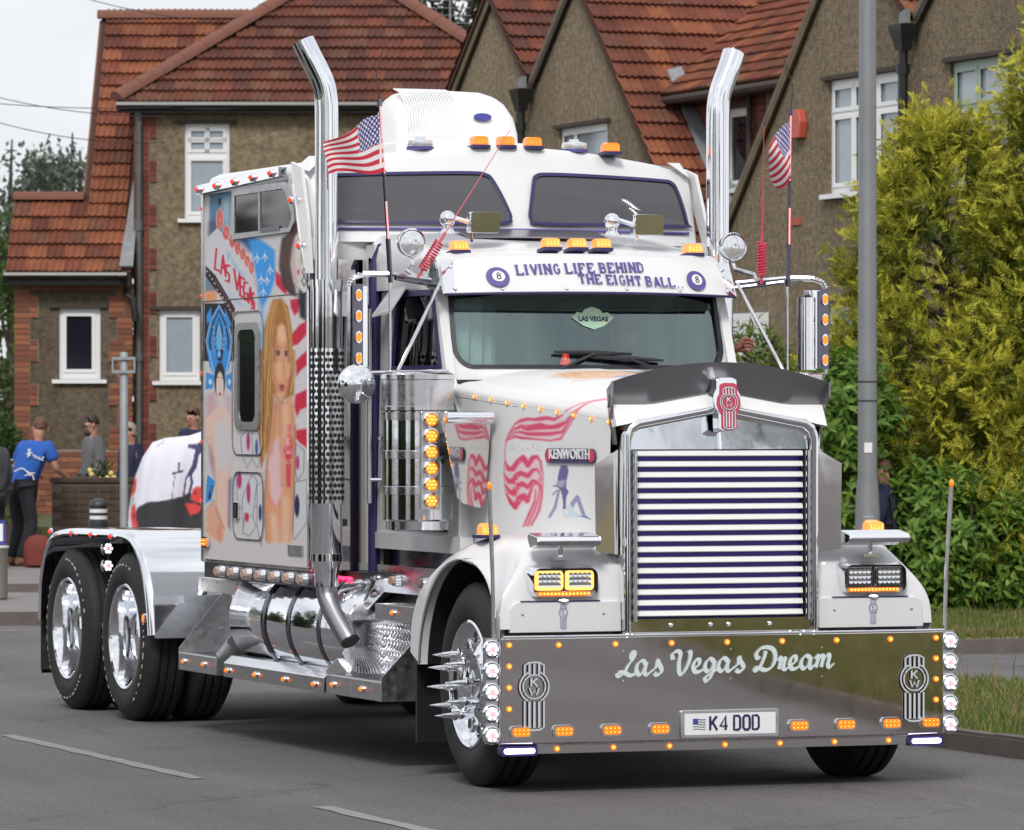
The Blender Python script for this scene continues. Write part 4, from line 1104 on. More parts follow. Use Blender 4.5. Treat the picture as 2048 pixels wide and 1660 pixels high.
('L',(.62,.34,.22),14.2,.6,11.1,[(1121,1740),(1114,1509)]),
('L',(.52,.40,.38),9.8,.6,15.4,[(1049,2873),(1055,2771),(1035,2654)]),
('L',(.80,.74,.70),9.8,.6,21.0,[(1015,2815),(1010,2747)]),
('L',(.56,.42,.42),12.6,.6,7.9,[(1493,2142),(1494,2054),(1484,1990)]),
('L',(.70,.42,.34),12.6,.5,23.7,[(1558,1877),(1524,1813),(1533,1733)]),
('L',(.80,.72,.68),12.6,.6,31.6,[(1458,1910),(1450,1846)]),
('L',(.66,.42,.36),12.6,.5,19.0,[(1491,1573),(1479,1414),(1450,1256)]),
('L',(.62,.42,.40),12.6,.5,14.2,[(1438,1575),(1440,1296)]),
('L',(.80,.58,.46),12.6,.5,26.9,[(1541,1330),(1533,1234)]),
('E',(.76,.74,.76),.60,.6,(1462, 1801),(4.0,6.3)),
('E',(.76,.74,.76),.60,.6,(1485, 1733),(4.0,6.3)),
('E',(.76,.74,.76),.60,.6,(1419, 1862),(4.0,6.3)),
('E',(.76,.74,.76),.60,.6,(1452, 1622),(4.0,6.3)),
('E',(.76,.74,.76),.60,.6,(1425, 1838),(4.0,6.3)),
('E',(.76,.74,.76),.60,.6,(1499, 1603),(4.0,6.3)),
('E',(.76,.74,.76),.60,.6,(1420, 1717),(4.0,6.3)),
('E',(.76,.74,.76),.60,.6,(1504, 1707),(4.0,6.3)),
('E',(.76,.74,.76),.60,.6,(1455, 1818),(4.0,6.3)),
('E',(.76,.74,.76),.60,.6,(1487, 1609),(4.0,6.3)),
('E',(.76,.74,.76),.60,.6,(1480, 1711),(4.0,6.3)),
('E',(.76,.74,.76),.60,.6,(1463, 1718),(4.0,6.3)),
('E',(.76,.74,.76),.60,.6,(1424, 1828),(4.0,6.3)),
('E',(.76,.74,.76),.60,.6,(1467, 1793),(4.0,6.3)),
('E',(.76,.74,.76),.60,.6,(1464, 1696),(4.0,6.3)),
('E',(.76,.74,.76),.60,.6,(1470, 1795),(4.0,6.3)),
('E',(.76,.74,.76),.60,.6,(1501, 1752),(4.0,6.3)),
('E',(.76,.74,.76),.60,.6,(1501, 1656),(4.0,6.3)),
('E',(.76,.74,.76),.60,.6,(1441, 1608),(4.0,6.3)),
('E',(.76,.74,.76),.60,.6,(1445, 1850),(4.0,6.3)),
('E',(.76,.74,.76),.60,.6,(1425, 1793),(4.0,6.3)),
('E',(.76,.74,.76),.60,.6,(1478, 1699),(4.0,6.3)),
('E',(.76,.74,.76),.60,.6,(1501, 1706),(4.0,6.3)),
('E',(.76,.74,.76),.60,.6,(1482, 1733),(4.0,6.3)),
('L',(.34,.15,.09),4.0,.65,4.7,[(1164,2018),(1173,1910),(1191,1723),(1214,1411),(1204,1194)]),
('L',(.34,.15,.09),4.0,.65,4.7,[(1040,1848),(1045,1588),(1055,1259)]),
('L',(.34,.15,.09),4.0,.65,4.7,[(1175,2134),(1152,2022),(1114,1975),(1083,2048),(1061,2170)]),
('L',(.34,.15,.09),4.0,.65,4.7,[(1566,1893),(1491,1966)]),
('L',(.34,.15,.09),4.0,.65,4.7,[(1407,1894),(1403,1656),(1419,1576),(1429,1257)]),
('L',(.34,.15,.09),4.0,.65,4.7,[(1566,1772),(1539,1716),(1506,1573),(1498,1373)]),
('L',(.34,.15,.09),4.0,.65,4.7,[(1558,1345),(1514,1404),(1475,1318),(1454,1247)]),
('L',(.25,.13,.10),3.5,.6,4.2,[(1045,2906),(1061,2847),(1070,2752),(1052,2659),(1027,2626)]),
('L',(.25,.13,.10),3.5,.6,4.2,[(1152,2340),(1157,2279),(1160,2217)]),
('L',(.25,.13,.10),3.5,.6,4.2,[(1092,2403),(1081,2330),(1074,2214)]),
('L',(.25,.13,.10),3.5,.6,4.2,[(1553,2967),(1494,3018),(1414,2931),(1307,2808)]),
('P',(.66,.66,.68),2.4,1,[(1036,1749),(991,1710),(995,1590),(1027,1539),(1040,1589)]),
('L',(.2,.2,.27),2.4,.75,4.7,[(1036,1749),(991,1710),(995,1590),(1027,1539),(1040,1589),(1036,1749)]),
('P',(.66,.66,.68),2.4,1,[(1042,1531),(977,1547),(977,1310),(1045,1205),(1054,1228)]),
('L',(.2,.2,.27),2.4,.75,4.7,[(1042,1531),(977,1547),(977,1310),(1045,1205),(1054,1228),(1042,1531)]),
('P',(.66,.66,.68),2.4,1,[(1354,1783),(1321,1819),(1257,1816),(1273,1675),(1345,1671)]),
('L',(.2,.2,.27),2.4,.75,4.7,[(1354,1783),(1321,1819),(1257,1816),(1273,1675),(1345,1671),(1354,1783)]),
('P',(.66,.66,.68),2.4,1,[(1289,1815),(1249,1816),(1234,1683),(1281,1674)]),
('L',(.2,.2,.27),2.4,.75,4.7,[(1289,1815),(1249,1816),(1234,1683),(1281,1674),(1289,1815)]),
('P',(.66,.66,.68),2.4,1,[(1381,1573),(1226,1578),(1220,1388),(1369,1364)]),
('L',(.2,.2,.27),2.4,.75,4.7,[(1381,1573),(1226,1578),(1220,1388),(1369,1364),(1381,1573)]),
('P',(.66,.66,.68),2.4,1,[(1345,1420),(1289,1564),(1257,1534),(1281,1322),(1337,1232)]),
('L',(.2,.2,.27),2.4,.75,4.7,[(1345,1420),(1289,1564),(1257,1534),(1281,1322),(1337,1232),(1345,1420)]),
('P',(.66,.66,.68),2.4,1,[(1328,1342),(1281,1320),(1265,1268),(1301,1211),(1341,1223)]),
('L',(.2,.2,.27),2.4,.75,4.7,[(1328,1342),(1281,1320),(1265,1268),(1301,1211),(1341,1223),(1328,1342)]),
('P',(.66,.66,.68),2.4,1,[(1257,1503),(1218,1536),(1216,1271),(1234,1161),(1257,1268)]),
('L',(.2,.2,.27),2.4,.75,4.7,[(1257,1503),(1218,1536),(1216,1271),(1234,1161),(1257,1268),(1257,1503)]),
('E',(.55,.08,.25),.40,1,(1309, 1756),(11.1,52.1)),
('E',(.12,.2,.45),.40,1,(1260, 1722),(9.5,49.0)),
('E',(.55,.08,.3),.40,1,(1307, 1458),(11.1,61.6)),
('E',(.55,.08,.25),.40,1,(1361, 1530),(14.2,49.0)),
('E',(.62,.08,.16),.40,1,(1317, 1316),(12.6,26.9)),
('E',(.05,.05,.14),.40,1,(1031, 1398),(14.2,63.2)),
('E',(.08,.1,.25),.40,1,(1239, 1348),(9.5,47.4)),
('E',(.6,.12,.3),.40,1,(1028, 1642),(11.1,39.5)),
('L',(.2,.2,.27),3.2,.6,4.7,[(1341,1665),(1313,1603),(1289,1659),(1257,1605),(1234,1660)]),
('E',(.05,.045,.07),.15,1,(1479, 2113),(33.2,109.0)),
('E',(.76,.68,.64),.20,1,(1478, 2079),(22.9,85.3)),
('L',(.2,.12,.12),1.6,1,4.7,[(1498,2130),(1484,2134)]),
('L',(.2,.12,.12),1.6,1,4.7,[(1473,2132),(1460,2127)]),
('E',(.7,.12,.18),.25,1,(1478, 2033),(7.9,12.6)),
('L',(.5,.36,.34),2.4,.6,3.2,[(1478,2117),(1473,2073)]),
('P',(.64,.48,.50),15.8,1,[(1564,2014),(1512,2054),(1499,1958),(1558,1893)]),
('P',(.66,.52,.54),15.8,1,[(1446,2029),(1405,2021),(1399,1814),(1430,1878)]),
('P',(.77,.60,.52),11.1,1,[(1566,1893),(1491,1966),(1450,1957),(1407,1894),(1403,1656),(1419,1576),(1429,1257),(1456,1175),(1498,1373),(1506,1573),(1539,1716),(1566,1772)]),
('P',(.69,.64,.64),14.2,1,[(1516,1845),(1438,1917),(1399,1783),(1405,1640),(1421,1576),(1491,1589),(1509,1717)]),
('P',(.50,.30,.34),11.1,.8,[(1545,1732),(1512,1653),(1514,1540),(1539,1628)]),
('L',(.62,.36,.3),4.0,.6,5.5,[(1562,1772),(1533,1777),(1516,1653)]),
('P',(.10,.38,.72),3.2,1,[(1553,1555),(1506,1518),(1529,1405),(1566,1383),(1562,1490)]),
('L',(.035,.03,.06),2.4,1,14.2,[(1524,1492),(1543,1418)]),
('L',(.2,.55,.85),1.6,1,4.0,[(1523,1504),(1533,1443)]),
('P',(.74,.48,.36),11.1,1,[(1559,1345),(1514,1404),(1475,1318),(1454,1247),(1465,1165),(1516,1169),(1564,1222)]),
('E',(.72,.36,.26),.80,.7,(1479, 1214),(17.4,55.3)),
('L',(.4,.25,.24),3.2,.7,4.7,[(1504,1364),(1475,1286),(1451,1240)]),
('P',(.16,.2,.36),9.5,.7,[(1427,1528),(1405,1544),(1413,1234),(1429,1257)])]
ART_HOOD = [
('P',(.74,.46,.52),6.3,.55,[(222,1984),(274,1939),(327,1895),(380,1889),(555,1877),(619,1811),(628,1775),(546,1787),(398,1775),(344,1782),(287,1865),(239,1965)]),
('P',(.74,.46,.52),6.3,.55,[(639,1659),(596,1633),(541,1687),(465,1695),(438,1619),(434,1491),(487,1336),(532,1329),(496,1415),(487,1521),(519,1458),(578,1421),(628,1491)]),
('L',(.68,.06,.16),5.0,.95,[3.6,4.9,5.5,7.3,10.9,18.2,20.7,24.3,17.0,18.2,20.7,10.9,7.3,6.1,4.9,4.9],[(101,2007),(200,1991),(266,1969),(310,1939),(344,1904),(380,1887),(416,1895),(443,1891),(487,1886),(519,1889),(555,1881),(587,1864),(619,1815),(635,1775),(641,1704),(636,1659)]),
('L',(.68,.06,.16),5.0,.95,[3.0,4.9,6.1,14.6,29.2,24.3,26.7,36.5,31.6,20.7,9.7,6.1,4.9],[(101,2003),(222,1980),(274,1934),(314,1874),(354,1854),(380,1847),(416,1847),(452,1851),(519,1842),(555,1850),(596,1833),(623,1800),(632,1766)]),
('L',(.68,.06,.16),5.0,.95,[3.6,6.1,15.8,20.7,21.9,20.7,14.6,9.7,4.9],[(239,1969),(287,1895),(335,1823),(398,1812),(447,1811),(514,1811),(555,1820),(587,1819),(623,1786)]),
('L',(.68,.06,.16),5.0,.95,[3.6,6.1,12.2,9.7,10.9,15.8,13.4,6.1],[(248,1960),(292,1865),(344,1786),(398,1777),(487,1785),(546,1789),(587,1798),(623,1779)]),
('L',(.68,.06,.16),5.0,.95,[6.1,24.3,30.4,29.2,30.4,29.2,27.9,18.2,10.9,7.3],[(637,1664),(619,1626),(596,1627),(569,1665),(541,1687),(514,1648),(487,1688),(465,1693),(447,1667),(443,1619)]),
('L',(.68,.06,.16),5.0,.95,[6.1,24.3,34.0,29.2,27.9,26.7,20.7,13.4,8.5,6.1],[(641,1597),(614,1560),(591,1563),(569,1598),(551,1605),(514,1591),(487,1622),(465,1627),(447,1601),(443,1566)]),
('L',(.68,.06,.16),5.0,.95,[6.1,24.3,36.5,30.4,26.7,24.3,20.7,15.8,7.3],[(635,1544),(609,1504),(587,1501),(564,1541),(541,1550),(514,1533),(487,1565),(465,1561),(443,1526)]),
('L',(.68,.06,.16),5.0,.95,[7.3,21.9,30.4,36.5,34.0,30.4,18.2,12.2,8.5],[(630,1495),(600,1451),(578,1428),(555,1475),(532,1484),(514,1463),(501,1498),(487,1543),(469,1552)]),
('L',(.68,.06,.16),5.0,.95,[4.9,6.1,6.1,8.5,12.2],[(641,1664),(643,1597),(632,1508),(609,1447),(578,1420)]),
('L',(.68,.06,.16),5.0,.95,[4.9,7.3,8.5,9.7,7.3],[(443,1667),(432,1601),(434,1491),(447,1412),(487,1336)]),
('L',(.68,.06,.16),5.0,.95,[6.1,9.7,12.2,8.5],[(447,1548),(456,1469),(478,1402),(514,1330)]),
('L',(.68,.06,.16),5.0,.95,[6.1,10.9,14.6,9.7],[(469,1521),(474,1460),(505,1388),(532,1328)]),
('L',(.68,.06,.16),5.0,.95,[4.9,6.1,7.3,8.5,6.1],[(456,1579),(440,1535),(443,1456),(465,1381),(501,1330)]),
('E',(.85,.62,.36),.25,1,(561, 1510),(2.2,2.7)),
('E',(.85,.62,.36),.25,1,(581, 1487),(2.2,2.7)),
('E',(.85,.62,.36),.25,1,(558, 1462),(2.2,2.7)),
('E',(.85,.62,.36),.25,1,(579, 1565),(2.2,2.7)),
('E',(.85,.62,.36),.25,1,(579, 1678),(2.2,2.7)),
('E',(.85,.62,.36),.25,1,(567, 1514),(2.2,2.7)),
('E',(.85,.62,.36),.25,1,(562, 1494),(2.2,2.7)),
('E',(.85,.62,.36),.25,1,(576, 1666),(2.2,2.7)),
('E',(.85,.62,.36),.25,1,(579, 1457),(2.2,2.7)),
('E',(.85,.62,.36),.25,1,(572, 1609),(2.2,2.7)),
('E',(.85,.62,.36),.25,1,(569, 1595),(2.2,2.7)),
('E',(.85,.62,.36),.25,1,(572, 1561),(2.2,2.7)),
('E',(.85,.62,.36),.25,1,(572, 1536),(2.2,2.7)),
('E',(.85,.62,.36),.25,1,(578, 1529),(2.2,2.7)),
('E',(.85,.62,.36),.25,1,(582, 1524),(2.2,2.7)),
('E',(.85,.62,.36),.25,1,(558, 1702),(2.2,2.7)),
('E',(.85,.62,.36),.25,1,(575, 1581),(2.2,2.7)),
('E',(.85,.62,.36),.25,1,(570, 1498),(2.2,2.7)),
('E',(.85,.62,.36),.25,1,(580, 1535),(2.2,2.7)),
('E',(.85,.62,.36),.25,1,(566, 1503),(2.2,2.7)),
('E',(.85,.62,.36),.25,1,(559, 1529),(2.2,2.7)),
('E',(.85,.62,.36),.25,1,(581, 1527),(2.2,2.7)),
('E',(.85,.62,.36),.25,1,(558, 1669),(2.2,2.7)),
('E',(.85,.62,.36),.25,1,(559, 1461),(2.2,2.7)),
('E',(.85,.62,.36),.25,1,(564, 1489),(2.2,2.7)),
('E',(.85,.62,.36),.25,1,(575, 1467),(2.2,2.7)),
('E',(.85,.62,.36),.25,1,(551, 1846),(2.7,2.7)),
('E',(.85,.62,.36),.25,1,(539, 1853),(2.7,2.7)),
('E',(.85,.62,.36),.25,1,(528, 1847),(2.7,2.7)),
('E',(.85,.62,.36),.25,1,(560, 1833),(2.7,2.7)),
('E',(.85,.62,.36),.25,1,(546, 1776),(2.7,2.7)),
('L',(.46,.47,.5),1.4,.8,2.2,[(614,1757),(621,1731),(612,1720),(600,1753),(591,1722),(585,1749)]),
('L',(.46,.47,.5),1.4,.8,2.2,[(562,1754),(576,1731),(571,1716),(553,1725),(546,1736),(541,1723),(532,1736),(527,1723),(518,1736),(512,1723),(503,1736),(496,1723),(487,1754),(483,1723),(474,1737),(467,1724),(456,1750),(452,1724),(434,1726)]),
('P',(.16,.14,.32),1.8,1,[(338,1650),(306,1650),(297,1621),(306,1578),(310,1536),(359,1537),(354,1590),(347,1625)]),
('P',(.42,.42,.52),3.6,.8,[(354,1568),(310,1577),(327,1529),(376,1537)]),
('P',(.16,.14,.32),1.8,1,[(354,1537),(312,1538),(295,1515),(306,1490),(310,1460),(306,1421),(323,1420),(326,1472),(335,1516)]),
('P',(.3,.28,.45),1.8,1,[(354,1522),(338,1529),(358,1428),(391,1372),(402,1381),(373,1434)]),
('L',(.16,.14,.32),1.4,1,6.3,[(358,1520),(380,1495)]),
('L',(.16,.14,.32),1.4,1,5.4,[(354,1542),(378,1543)]),
('P',(.30,.30,.48),1.8,1,[(307,1429),(253,1501),(239,1491),(205,1397),(176,1377),(222,1387),(252,1466),(274,1428)]),
('P',(.56,.68,.74),2.2,1,[(307,1438),(287,1456),(272,1426),(237,1393),(248,1379),(292,1384)]),
('P',(.72,.73,.76),2.2,1,[(325,1420),(305,1429),(292,1382),(318,1375)]),
('L',(.16,.14,.32),.9,.7,2.2,[(323,1416),(310,1386),(292,1386)]),
('L',(.16,.14,.32),1.4,1,4.0,[(239,1392),(179,1377)])]
HAIR_FAIR = ([(1177,2541),(1205,2453),(1215,2371),(1218,2226),(1234,2167),(1246,1972),(1251,1738),(1234,1601)], [(1123,2569),(1140,2477),(1153,2368),(1167,2224),(1175,2127),(1173,2010),(1175,1910),(1195,1739)])
HAIR_FAIR2 = ([(1103,2560),(1072,2494),(1058,2363),(1054,2220),(1043,2139),(1048,2032)], [(1116,2558),(1090,2467),(1079,2364),(1070,2235),(1061,2193),(1080,2036)])
HAIR_DARK = ([(1012,3045),(1086,2931),(1122,2846),(1128,2744),(1108,2646),(1067,2589)], [(994,2989),(1047,2900),(1069,2773),(1059,2717),(1049,2662),(1033,2579)])
def run_art(pt, art, k=.001):
    for a in art:
        q = lambda pts: [(x * k, y * k) for x, y in pts]
        if a[0] == 'P': pt.poly(q(a[4]), a[1], a[2] * k, a[3])
        elif a[0] == 'L': pt.line(q(a[5]), [w * k for w in a[4]] if isinstance(a[4], list) else a[4] * k, a[1], a[2] * k, a[3])
        else: pt.ell((a[4][0] * k, a[4][1] * k), (a[5][0] * k, a[5][1] * k), a[1], a[2], a[3])
def paint_panel(name, F, us, vs, squeeze, art, base, parent, label=None, extra=None):
    """dense printed panel; F(u, v) -> point; art drawn in (u * squeeze, v)"""
    uu, vv = np.meshgrid(us, vs, indexing='ij')
    pts = np.array([F(a, b) for a, b in zip(uu.ravel(), vv.ravel())])
    pt = Paint(np.c_[pts[:, 1] * squeeze, pts[:, 2]], base); pt.XY = pts[:, :2]
    if art: run_art(pt, art)
    if extra: extra(pt)
    i = np.arange(uu.size).reshape(uu.shape)
    f = np.stack([i[:-1, :-1], i[1:, :-1], i[1:, 1:], i[:-1, 1:]], -1).reshape(-1, 4)
    o = fast(name, pts, f, "print_paint", parent, vcol=pt.c, smooth=True)
    if label: o["label"] = label
    return o
def crown_art(pt):
    """reclining figure airbrushed on the crown of the hood"""
    q = Paint(pt.XY, (1, 1, 1)); q.c = pt.c
    for pts, col, sf in (([(-.44, 1.30), (-.30, 1.52), (-.02, 1.46), (.0, 1.10), (-.20, .92), (-.40, 1.02)], (.74, .42, .22), .05), ([(-.36, 1.22), (-.20, 1.36), (-.06, 1.25), (-.12, 1.05), (-.30, 1.05)], (.76, .56, .44), .04), ([(-.24, .98), (-.12, 1.06), (.0, .95), (-.10, .82)], (.16, .42, .66), .03)): q.poly(pts, col, sf, .9)
    for k in range(14):
        q.line([(-.42 + .03 * k, 1.12 + .02 * (k % 5)), (-.38 + .03 * k, 1.3 + .015 * (k % 3)), (-.34 + .028 * k, 1.46)], .008, ((.55, .22, .1), (.85, .66, .4), (.7, .25, .2))[k % 3], .008, .7)
    q.line([(-.45, .98), (-.30, .90), (-.12, .80), (.0, .70)], .02, (.68, .2, .28), .015, .7)
    pt.c = q.c
def paint_hood():
    paint_panel("hood_crown", hood_top, np.linspace(.16, 1.80, 150), np.linspace(0, 1, 70), .53, ART_HOOD, (.74, .745, .75), hood, "right half of the hood top with an airbrushed figure", crown_art)
    for s in SD:
        n = (170, 230) if s < 0 else (12, 20)
        us, vs = np.linspace(.16, 1.80, n[0]), np.linspace(0, 1, n[1])
        def F(u, v):
            t = (1.80 - u) / 1.64; zc = 2.018 - .145 * t
            return hood_side(u, 1.20 + (zc - 1.20) * v, s)
        paint_panel("hood_side", F, us, vs, .53, ART_HOOD if s < 0 else None, (.74, .745, .75), hood, "hood flank with an airbrushed pink and white ribbon and a seated figure" if s < 0 else None)
def strands(pt, guide, n, tones, seed):
    """airbrushed hair: fine tapering strokes between two guide lines"""
    rn = random.Random(seed); A_, B_ = (np.array(g, float) * .001 for g in guide)
    m = max(len(A_), len(B_)); rs = lambda P: np.array([P[min(int(t), len(P) - 2)] + (P[min(int(t), len(P) - 2) + 1] - P[min(int(t), len(P) - 2)]) * (t - min(int(t), len(P) - 2)) for t in np.linspace(0, len(P) - 1, 24)])
    A_, B_ = rs(A_), rs(B_)
    for k in range(n):
        u = rn.uniform(0, 1); i0 = rn.randrange(0, 10); i1 = rn.randrange(14, 24)
        w = u + np.cumsum([rn.uniform(-.03, .03) for _ in range(24)])
        P = (A_ * (1 - w[:, None]) + B_ * w[:, None])[i0:i1]
        pt.line(P[::2], [rn.uniform(.001, .004) * (1 - abs(2 * q - 1)) + .0006 for q in np.linspace(0, 1, len(P[::2]))], rn.choice(tones), .002, rn.uniform(.35, .85))
def hair_up(pt):
    strands(pt, HAIR_FAIR, 70, [(.74, .53, .26), (.62, .36, .13), (.34, .15, .05), (.82, .66, .42), (.50, .25, .08)], 1)
    strands(pt, HAIR_FAIR2, 26, [(.74, .53, .26), (.62, .36, .13), (.34, .15, .05), (.80, .62, .38)], 2)
    strands(pt, HAIR_DARK, 40, [(.05, .03, .03), (.22, .13, .10), (.10, .06, .05), (.3, .2, .17)], 3)
    n = NP.normal(size=(len(pt.c), 1)) * .025
    pt.c = np.clip(np.clip(pt.c * (1 + n), 0, 1) ** 1.45 * 1.2, 0, 1)
def paint_sleeper():
    def F(y, v):
        z = 1.055 + (3.222 - 1.055) * v
        yf = 3.085 + max(0., z - 2.75) * .55
        return V((-1.2045, yf + (5.045 - yf) * (y - 3.085) / 1.96, z))
    o = paint_panel("sleeper_side", F, np.linspace(3.085, 5.045, 150), np.linspace(0, 1, 380), .312, ART_SLEEPER, (.66, .64, .64), sleeper, "sleeper flank with an airbrushed mural of two women, a flag, cards and a neon sign", hair_up)
    fr = lambda p, d=0.: V((-1.2045 - d, p[0], p[1]))
    # seam, windows, hatches and handle on the flank
    P_("seam", MB().tube([(-1.205, 5.04, 2.585), (-1.205, 3.10, 2.592)], .003, 5), "black_paint", o)
    wo_ = [(4.473, 2.935), (4.473, 3.232), (3.52, 3.232), (3.44, 3.20), (3.32, 3.06), (3.32, 3.0), (3.40, 2.945)]
    wi_ = [(4.42, 2.968), (4.42, 3.19), (3.53, 3.195), (3.47, 3.165), (3.375, 3.05), (3.375, 3.015), (3.43, 2.972)]
    w = P_("upper_window", MB().ring([fr(p) for p in wo_], [fr(p) for p in wi_], (-.012, 0, 0)), "brushed", o, smooth=0)
    P_("pane", MB().prism([fr(p, .004) for p in [(4.41, 2.972), (4.41, 3.187), (3.965, 3.187), (3.965, 2.972)]], (-.003, 0, 0)), "black_glass", w, smooth=0)
    P_("pane", MB().prism([fr(p, .004) for p in [(3.945, 2.975), (3.945, 3.19), (3.53, 3.19), (3.47, 3.16), (3.38, 3.05), (3.38, 3.015), (3.43, 2.975)]], (-.003, 0, 0)), "black_glass", w, smooth=0)
    P_("window_bar", MB().box(-1.2175, -1.2065, 3.942, 3.968, 2.968, 3.195), "brushed", w, smooth=0)
    P_("window_latch", MB().box(-1.2185, -1.2065, 3.58, 3.93, 2.955, 2.985), "dark_chrome", w, smooth=0)
    ro = lambda y0, y1, z0, z1, r: [((y0 + y1) / 2 + a, (z0 + z1) / 2 + b) for a, b in rrect(0, 0, abs(y1 - y0), z1 - z0, r, 4)]
    w = P_("lower_window", MB().ring([fr(p) for p in ro(3.955, 4.42, 1.825, 2.445, .07)], [fr(p) for p in ro(4.03, 4.36, 1.87, 2.405, .06)], (-.014, 0, 0)), "brushed", o, smooth=0)
    P_("pane", MB().prism([fr(p, .003) for p in ro(4.03, 4.36, 1.87, 2.405, .06)], (-.003, 0, 0)), "black_glass", w, smooth=0)
    for a in ((3.90, 4.49, 1.675, 2.515), (3.90, 4.477, 1.185, 1.58)):
        P_("hatch_edge", MB().ring([fr(p) for p in ro(*a, .09)], [fr(p) for p in ro(a[0] + .014, a[1] - .014, a[2] + .007, a[3] - .007, .085)], (-.006, 0, 0)), "stainless", o, smooth=0)
    P_("hatch_handle", MB().box(-1.222, -1.205, 4.35, 4.43, 1.305, 1.405), "chrome", o, smooth=0, bev=.004)
    P_("handle_recess", MB().box(-1.2235, -1.222, 4.37, 4.41, 1.32, 1.39), "black_paint", o, smooth=0)
    P_("maker_plate", MB().box(-1.212, -1.205, 3.19, 3.45, 1.12, 1.175), "brushed", o, smooth=0)
    # bright trims along the front edge
    P_("front_trim", MB().tube([(-1.21, 3.35, 3.21), (-1.21, 3.09, 2.74), (-1.21, 3.075, 2.6), (-1.21, 3.075, 1.06)], .012, 6), "chrome", o)
# ------------------------------------------------------------------ the truck (front bumper at y = 0, tail towards +y)
T = thing("semi_truck", (0, 4.3, 0), "white long-nosed American tractor unit with chrome bumper, tall twin stacks and airbrushed sleeper", "truck")
SD = (-1, 1)
def P_(name, mb, mat, parent=None, **k):
    return mk(name, mb, mat, parent or T, **k)
def lab(o, s): o["label"] = s; return o

# chassis
P_("chassis_frame", MB().box(-.45, -.36, .3, 8.45, .72, 1.0).box(.36, .45, .3, 8.45, .72, 1.0).box(-.36, .36, .5, .62, .7, .95).box(-.36, .36, 3., 3.1, .75, .95).box(-.36, .36, 8.3, 8.4, .75, .98)
   .box(-.4, .4, 1.0, 2.6, .55, 1.2).box(-.95, .95, .62, .74, .42, .56), "chassis")
P_("engine_bay", MB().box(-.5, .5, .4, 1.9, .62, 1.7), "chassis")
P_("axle", MB().tube([(-.95, 6.64, .525), (.95, 6.64, .525)], .09, 10).ball((0, 6.64, .525), .24), "chassis")
P_("axle", MB().tube([(-.95, 7.94, .525), (.95, 7.94, .525)], .09, 10).ball((0, 7.94, .525), .24), "chassis")
P_("deck_plate", MB().box(-.55, .55, 5.2, 8.3, 1.02, 1.05), "stainless", smooth=0)

# wheels -------------------------------------------------------------------
def tyre_mb(r, w, rim, n=64):
    """tread blocks with grooves, rounded shoulders, bulged sidewalls; axis along x, outer face at x = 0, inner at x = w"""
    pr = [(rim, .012), (rim + .02, -.004), (rim + .07, -.016), (rim + (r - rim) * .6, -.014), (r - .05, .004), (r - .022, .02), (r - .004, .036), (r, .05)]
    g = [(r, .05), (r, .074), (r - .014, .078), (r - .014, .09), (r, .094)]
    x = .094
    seg = (w - .188) / 2
    for k in range(2):
        g += [(r, x + seg - .012), (r - .014, x + seg - .008), (r - .014, x + seg + .004), (r, x + seg + .008)] if k == 0 else []
        x += seg
    g += [(r, w - .094), (r - .014, w - .09), (r - .014, w - .078), (r, w - .074)]
    full = pr + g[1:] + [(a, w - b) for a, b in pr[::-1]]
    return MB().lathe(full, (0, 0, 0), (1, 0, 0), n, False, False)
tyre_f = mesh("tyre", tyre_mb(.525, .29, .325), "rubber", 40, False)[0]
tyre_r = mesh("tyre", tyre_mb(.525, .275, .325), "rubber", 40, False)[0]
def rim_front():
    pr = [(.325, .012), (.332, .0), (.322, -.006), (.306, .004), (.296, .03), (.27, .052), (.24, .058), (.20, .05), (.175, .035), (.155, .02), (.15, -.03), (.13, -.045), (.0, -.05)]
    return MB().lathe(pr, (0, 0, 0), (1, 0, 0), 48, False, False)
rim_f = mesh("rim", rim_front(), "chrome", 40, False)[0]
def rim_rear():
    pr = [(.325, .012), (.334, .0), (.326, -.008), (.309, .0), (.300, .03), (.288, .12), (.282, .19), (.262, .215), (.20, .222), (.165, .215), (.16, .15), (.15, .09), (.12, .075), (.0, .07)]
    return MB().lathe(pr, (0, 0, 0), (1, 0, 0), 48, False, False)
rim_r = mesh("rim", rim_rear(), "chrome", 40, False)[0]
hole_m = mesh("hand_hole", MB().lathe([(.034, -.004), (.034, .004)], (0, 0, 0), (1, 0, 0), 14), "black_paint", 40, False)[0]
hole_r = mesh("hole_rim", MB().ring([V((-.006, *p)) for p in circ(.043, 14)], [V((-.006, *p)) for p in circ(.033, 14)], (.012, 0, 0)), "chrome", 40, False)[0]
spike_m = mesh("spiked_nut", MB().lathe([(.021, .0), (.021, -.055), (.026, -.06), (.026, -.07), (.019, -.075), (.012, -.12), (.0015, -.175)], (0, 0, 0), (1, 0, 0), 12), "chrome", 40, False)[0]
nut_m = mesh("wheel_nut", MB().lathe([(.018, .0), (.018, -.035), (.01, -.05), (.001, -.052)], (0, 0, 0), (1, 0, 0), 8), "chrome", 40, False)[0]
letter_v = {}
def ring_text(wheel, txt, r, a0, da, x, s):
    """raised white lettering round the sidewall"""
    mb = MB()
    for i, ch in enumerate(txt):
        if ch == ' ': continue
        if ch not in letter_v: letter_v[ch] = text_mesh(ch, .075, .002, .002, sx=.9)
        a = a0 + da * i
        rad, tan = V((0, math.sin(a), math.cos(a))), V((0, math.cos(a), -math.sin(a))) * s
        mb.add([V((x, 0, 0)) + rad * (r + q.y) + tan * q.x + V((s * q.z, 0, 0)) for q in letter_v[ch][0]], letter_v[ch][1])
    me, c = mesh("lettering", mb, "tyre_letter", 0, False, False)
    return me
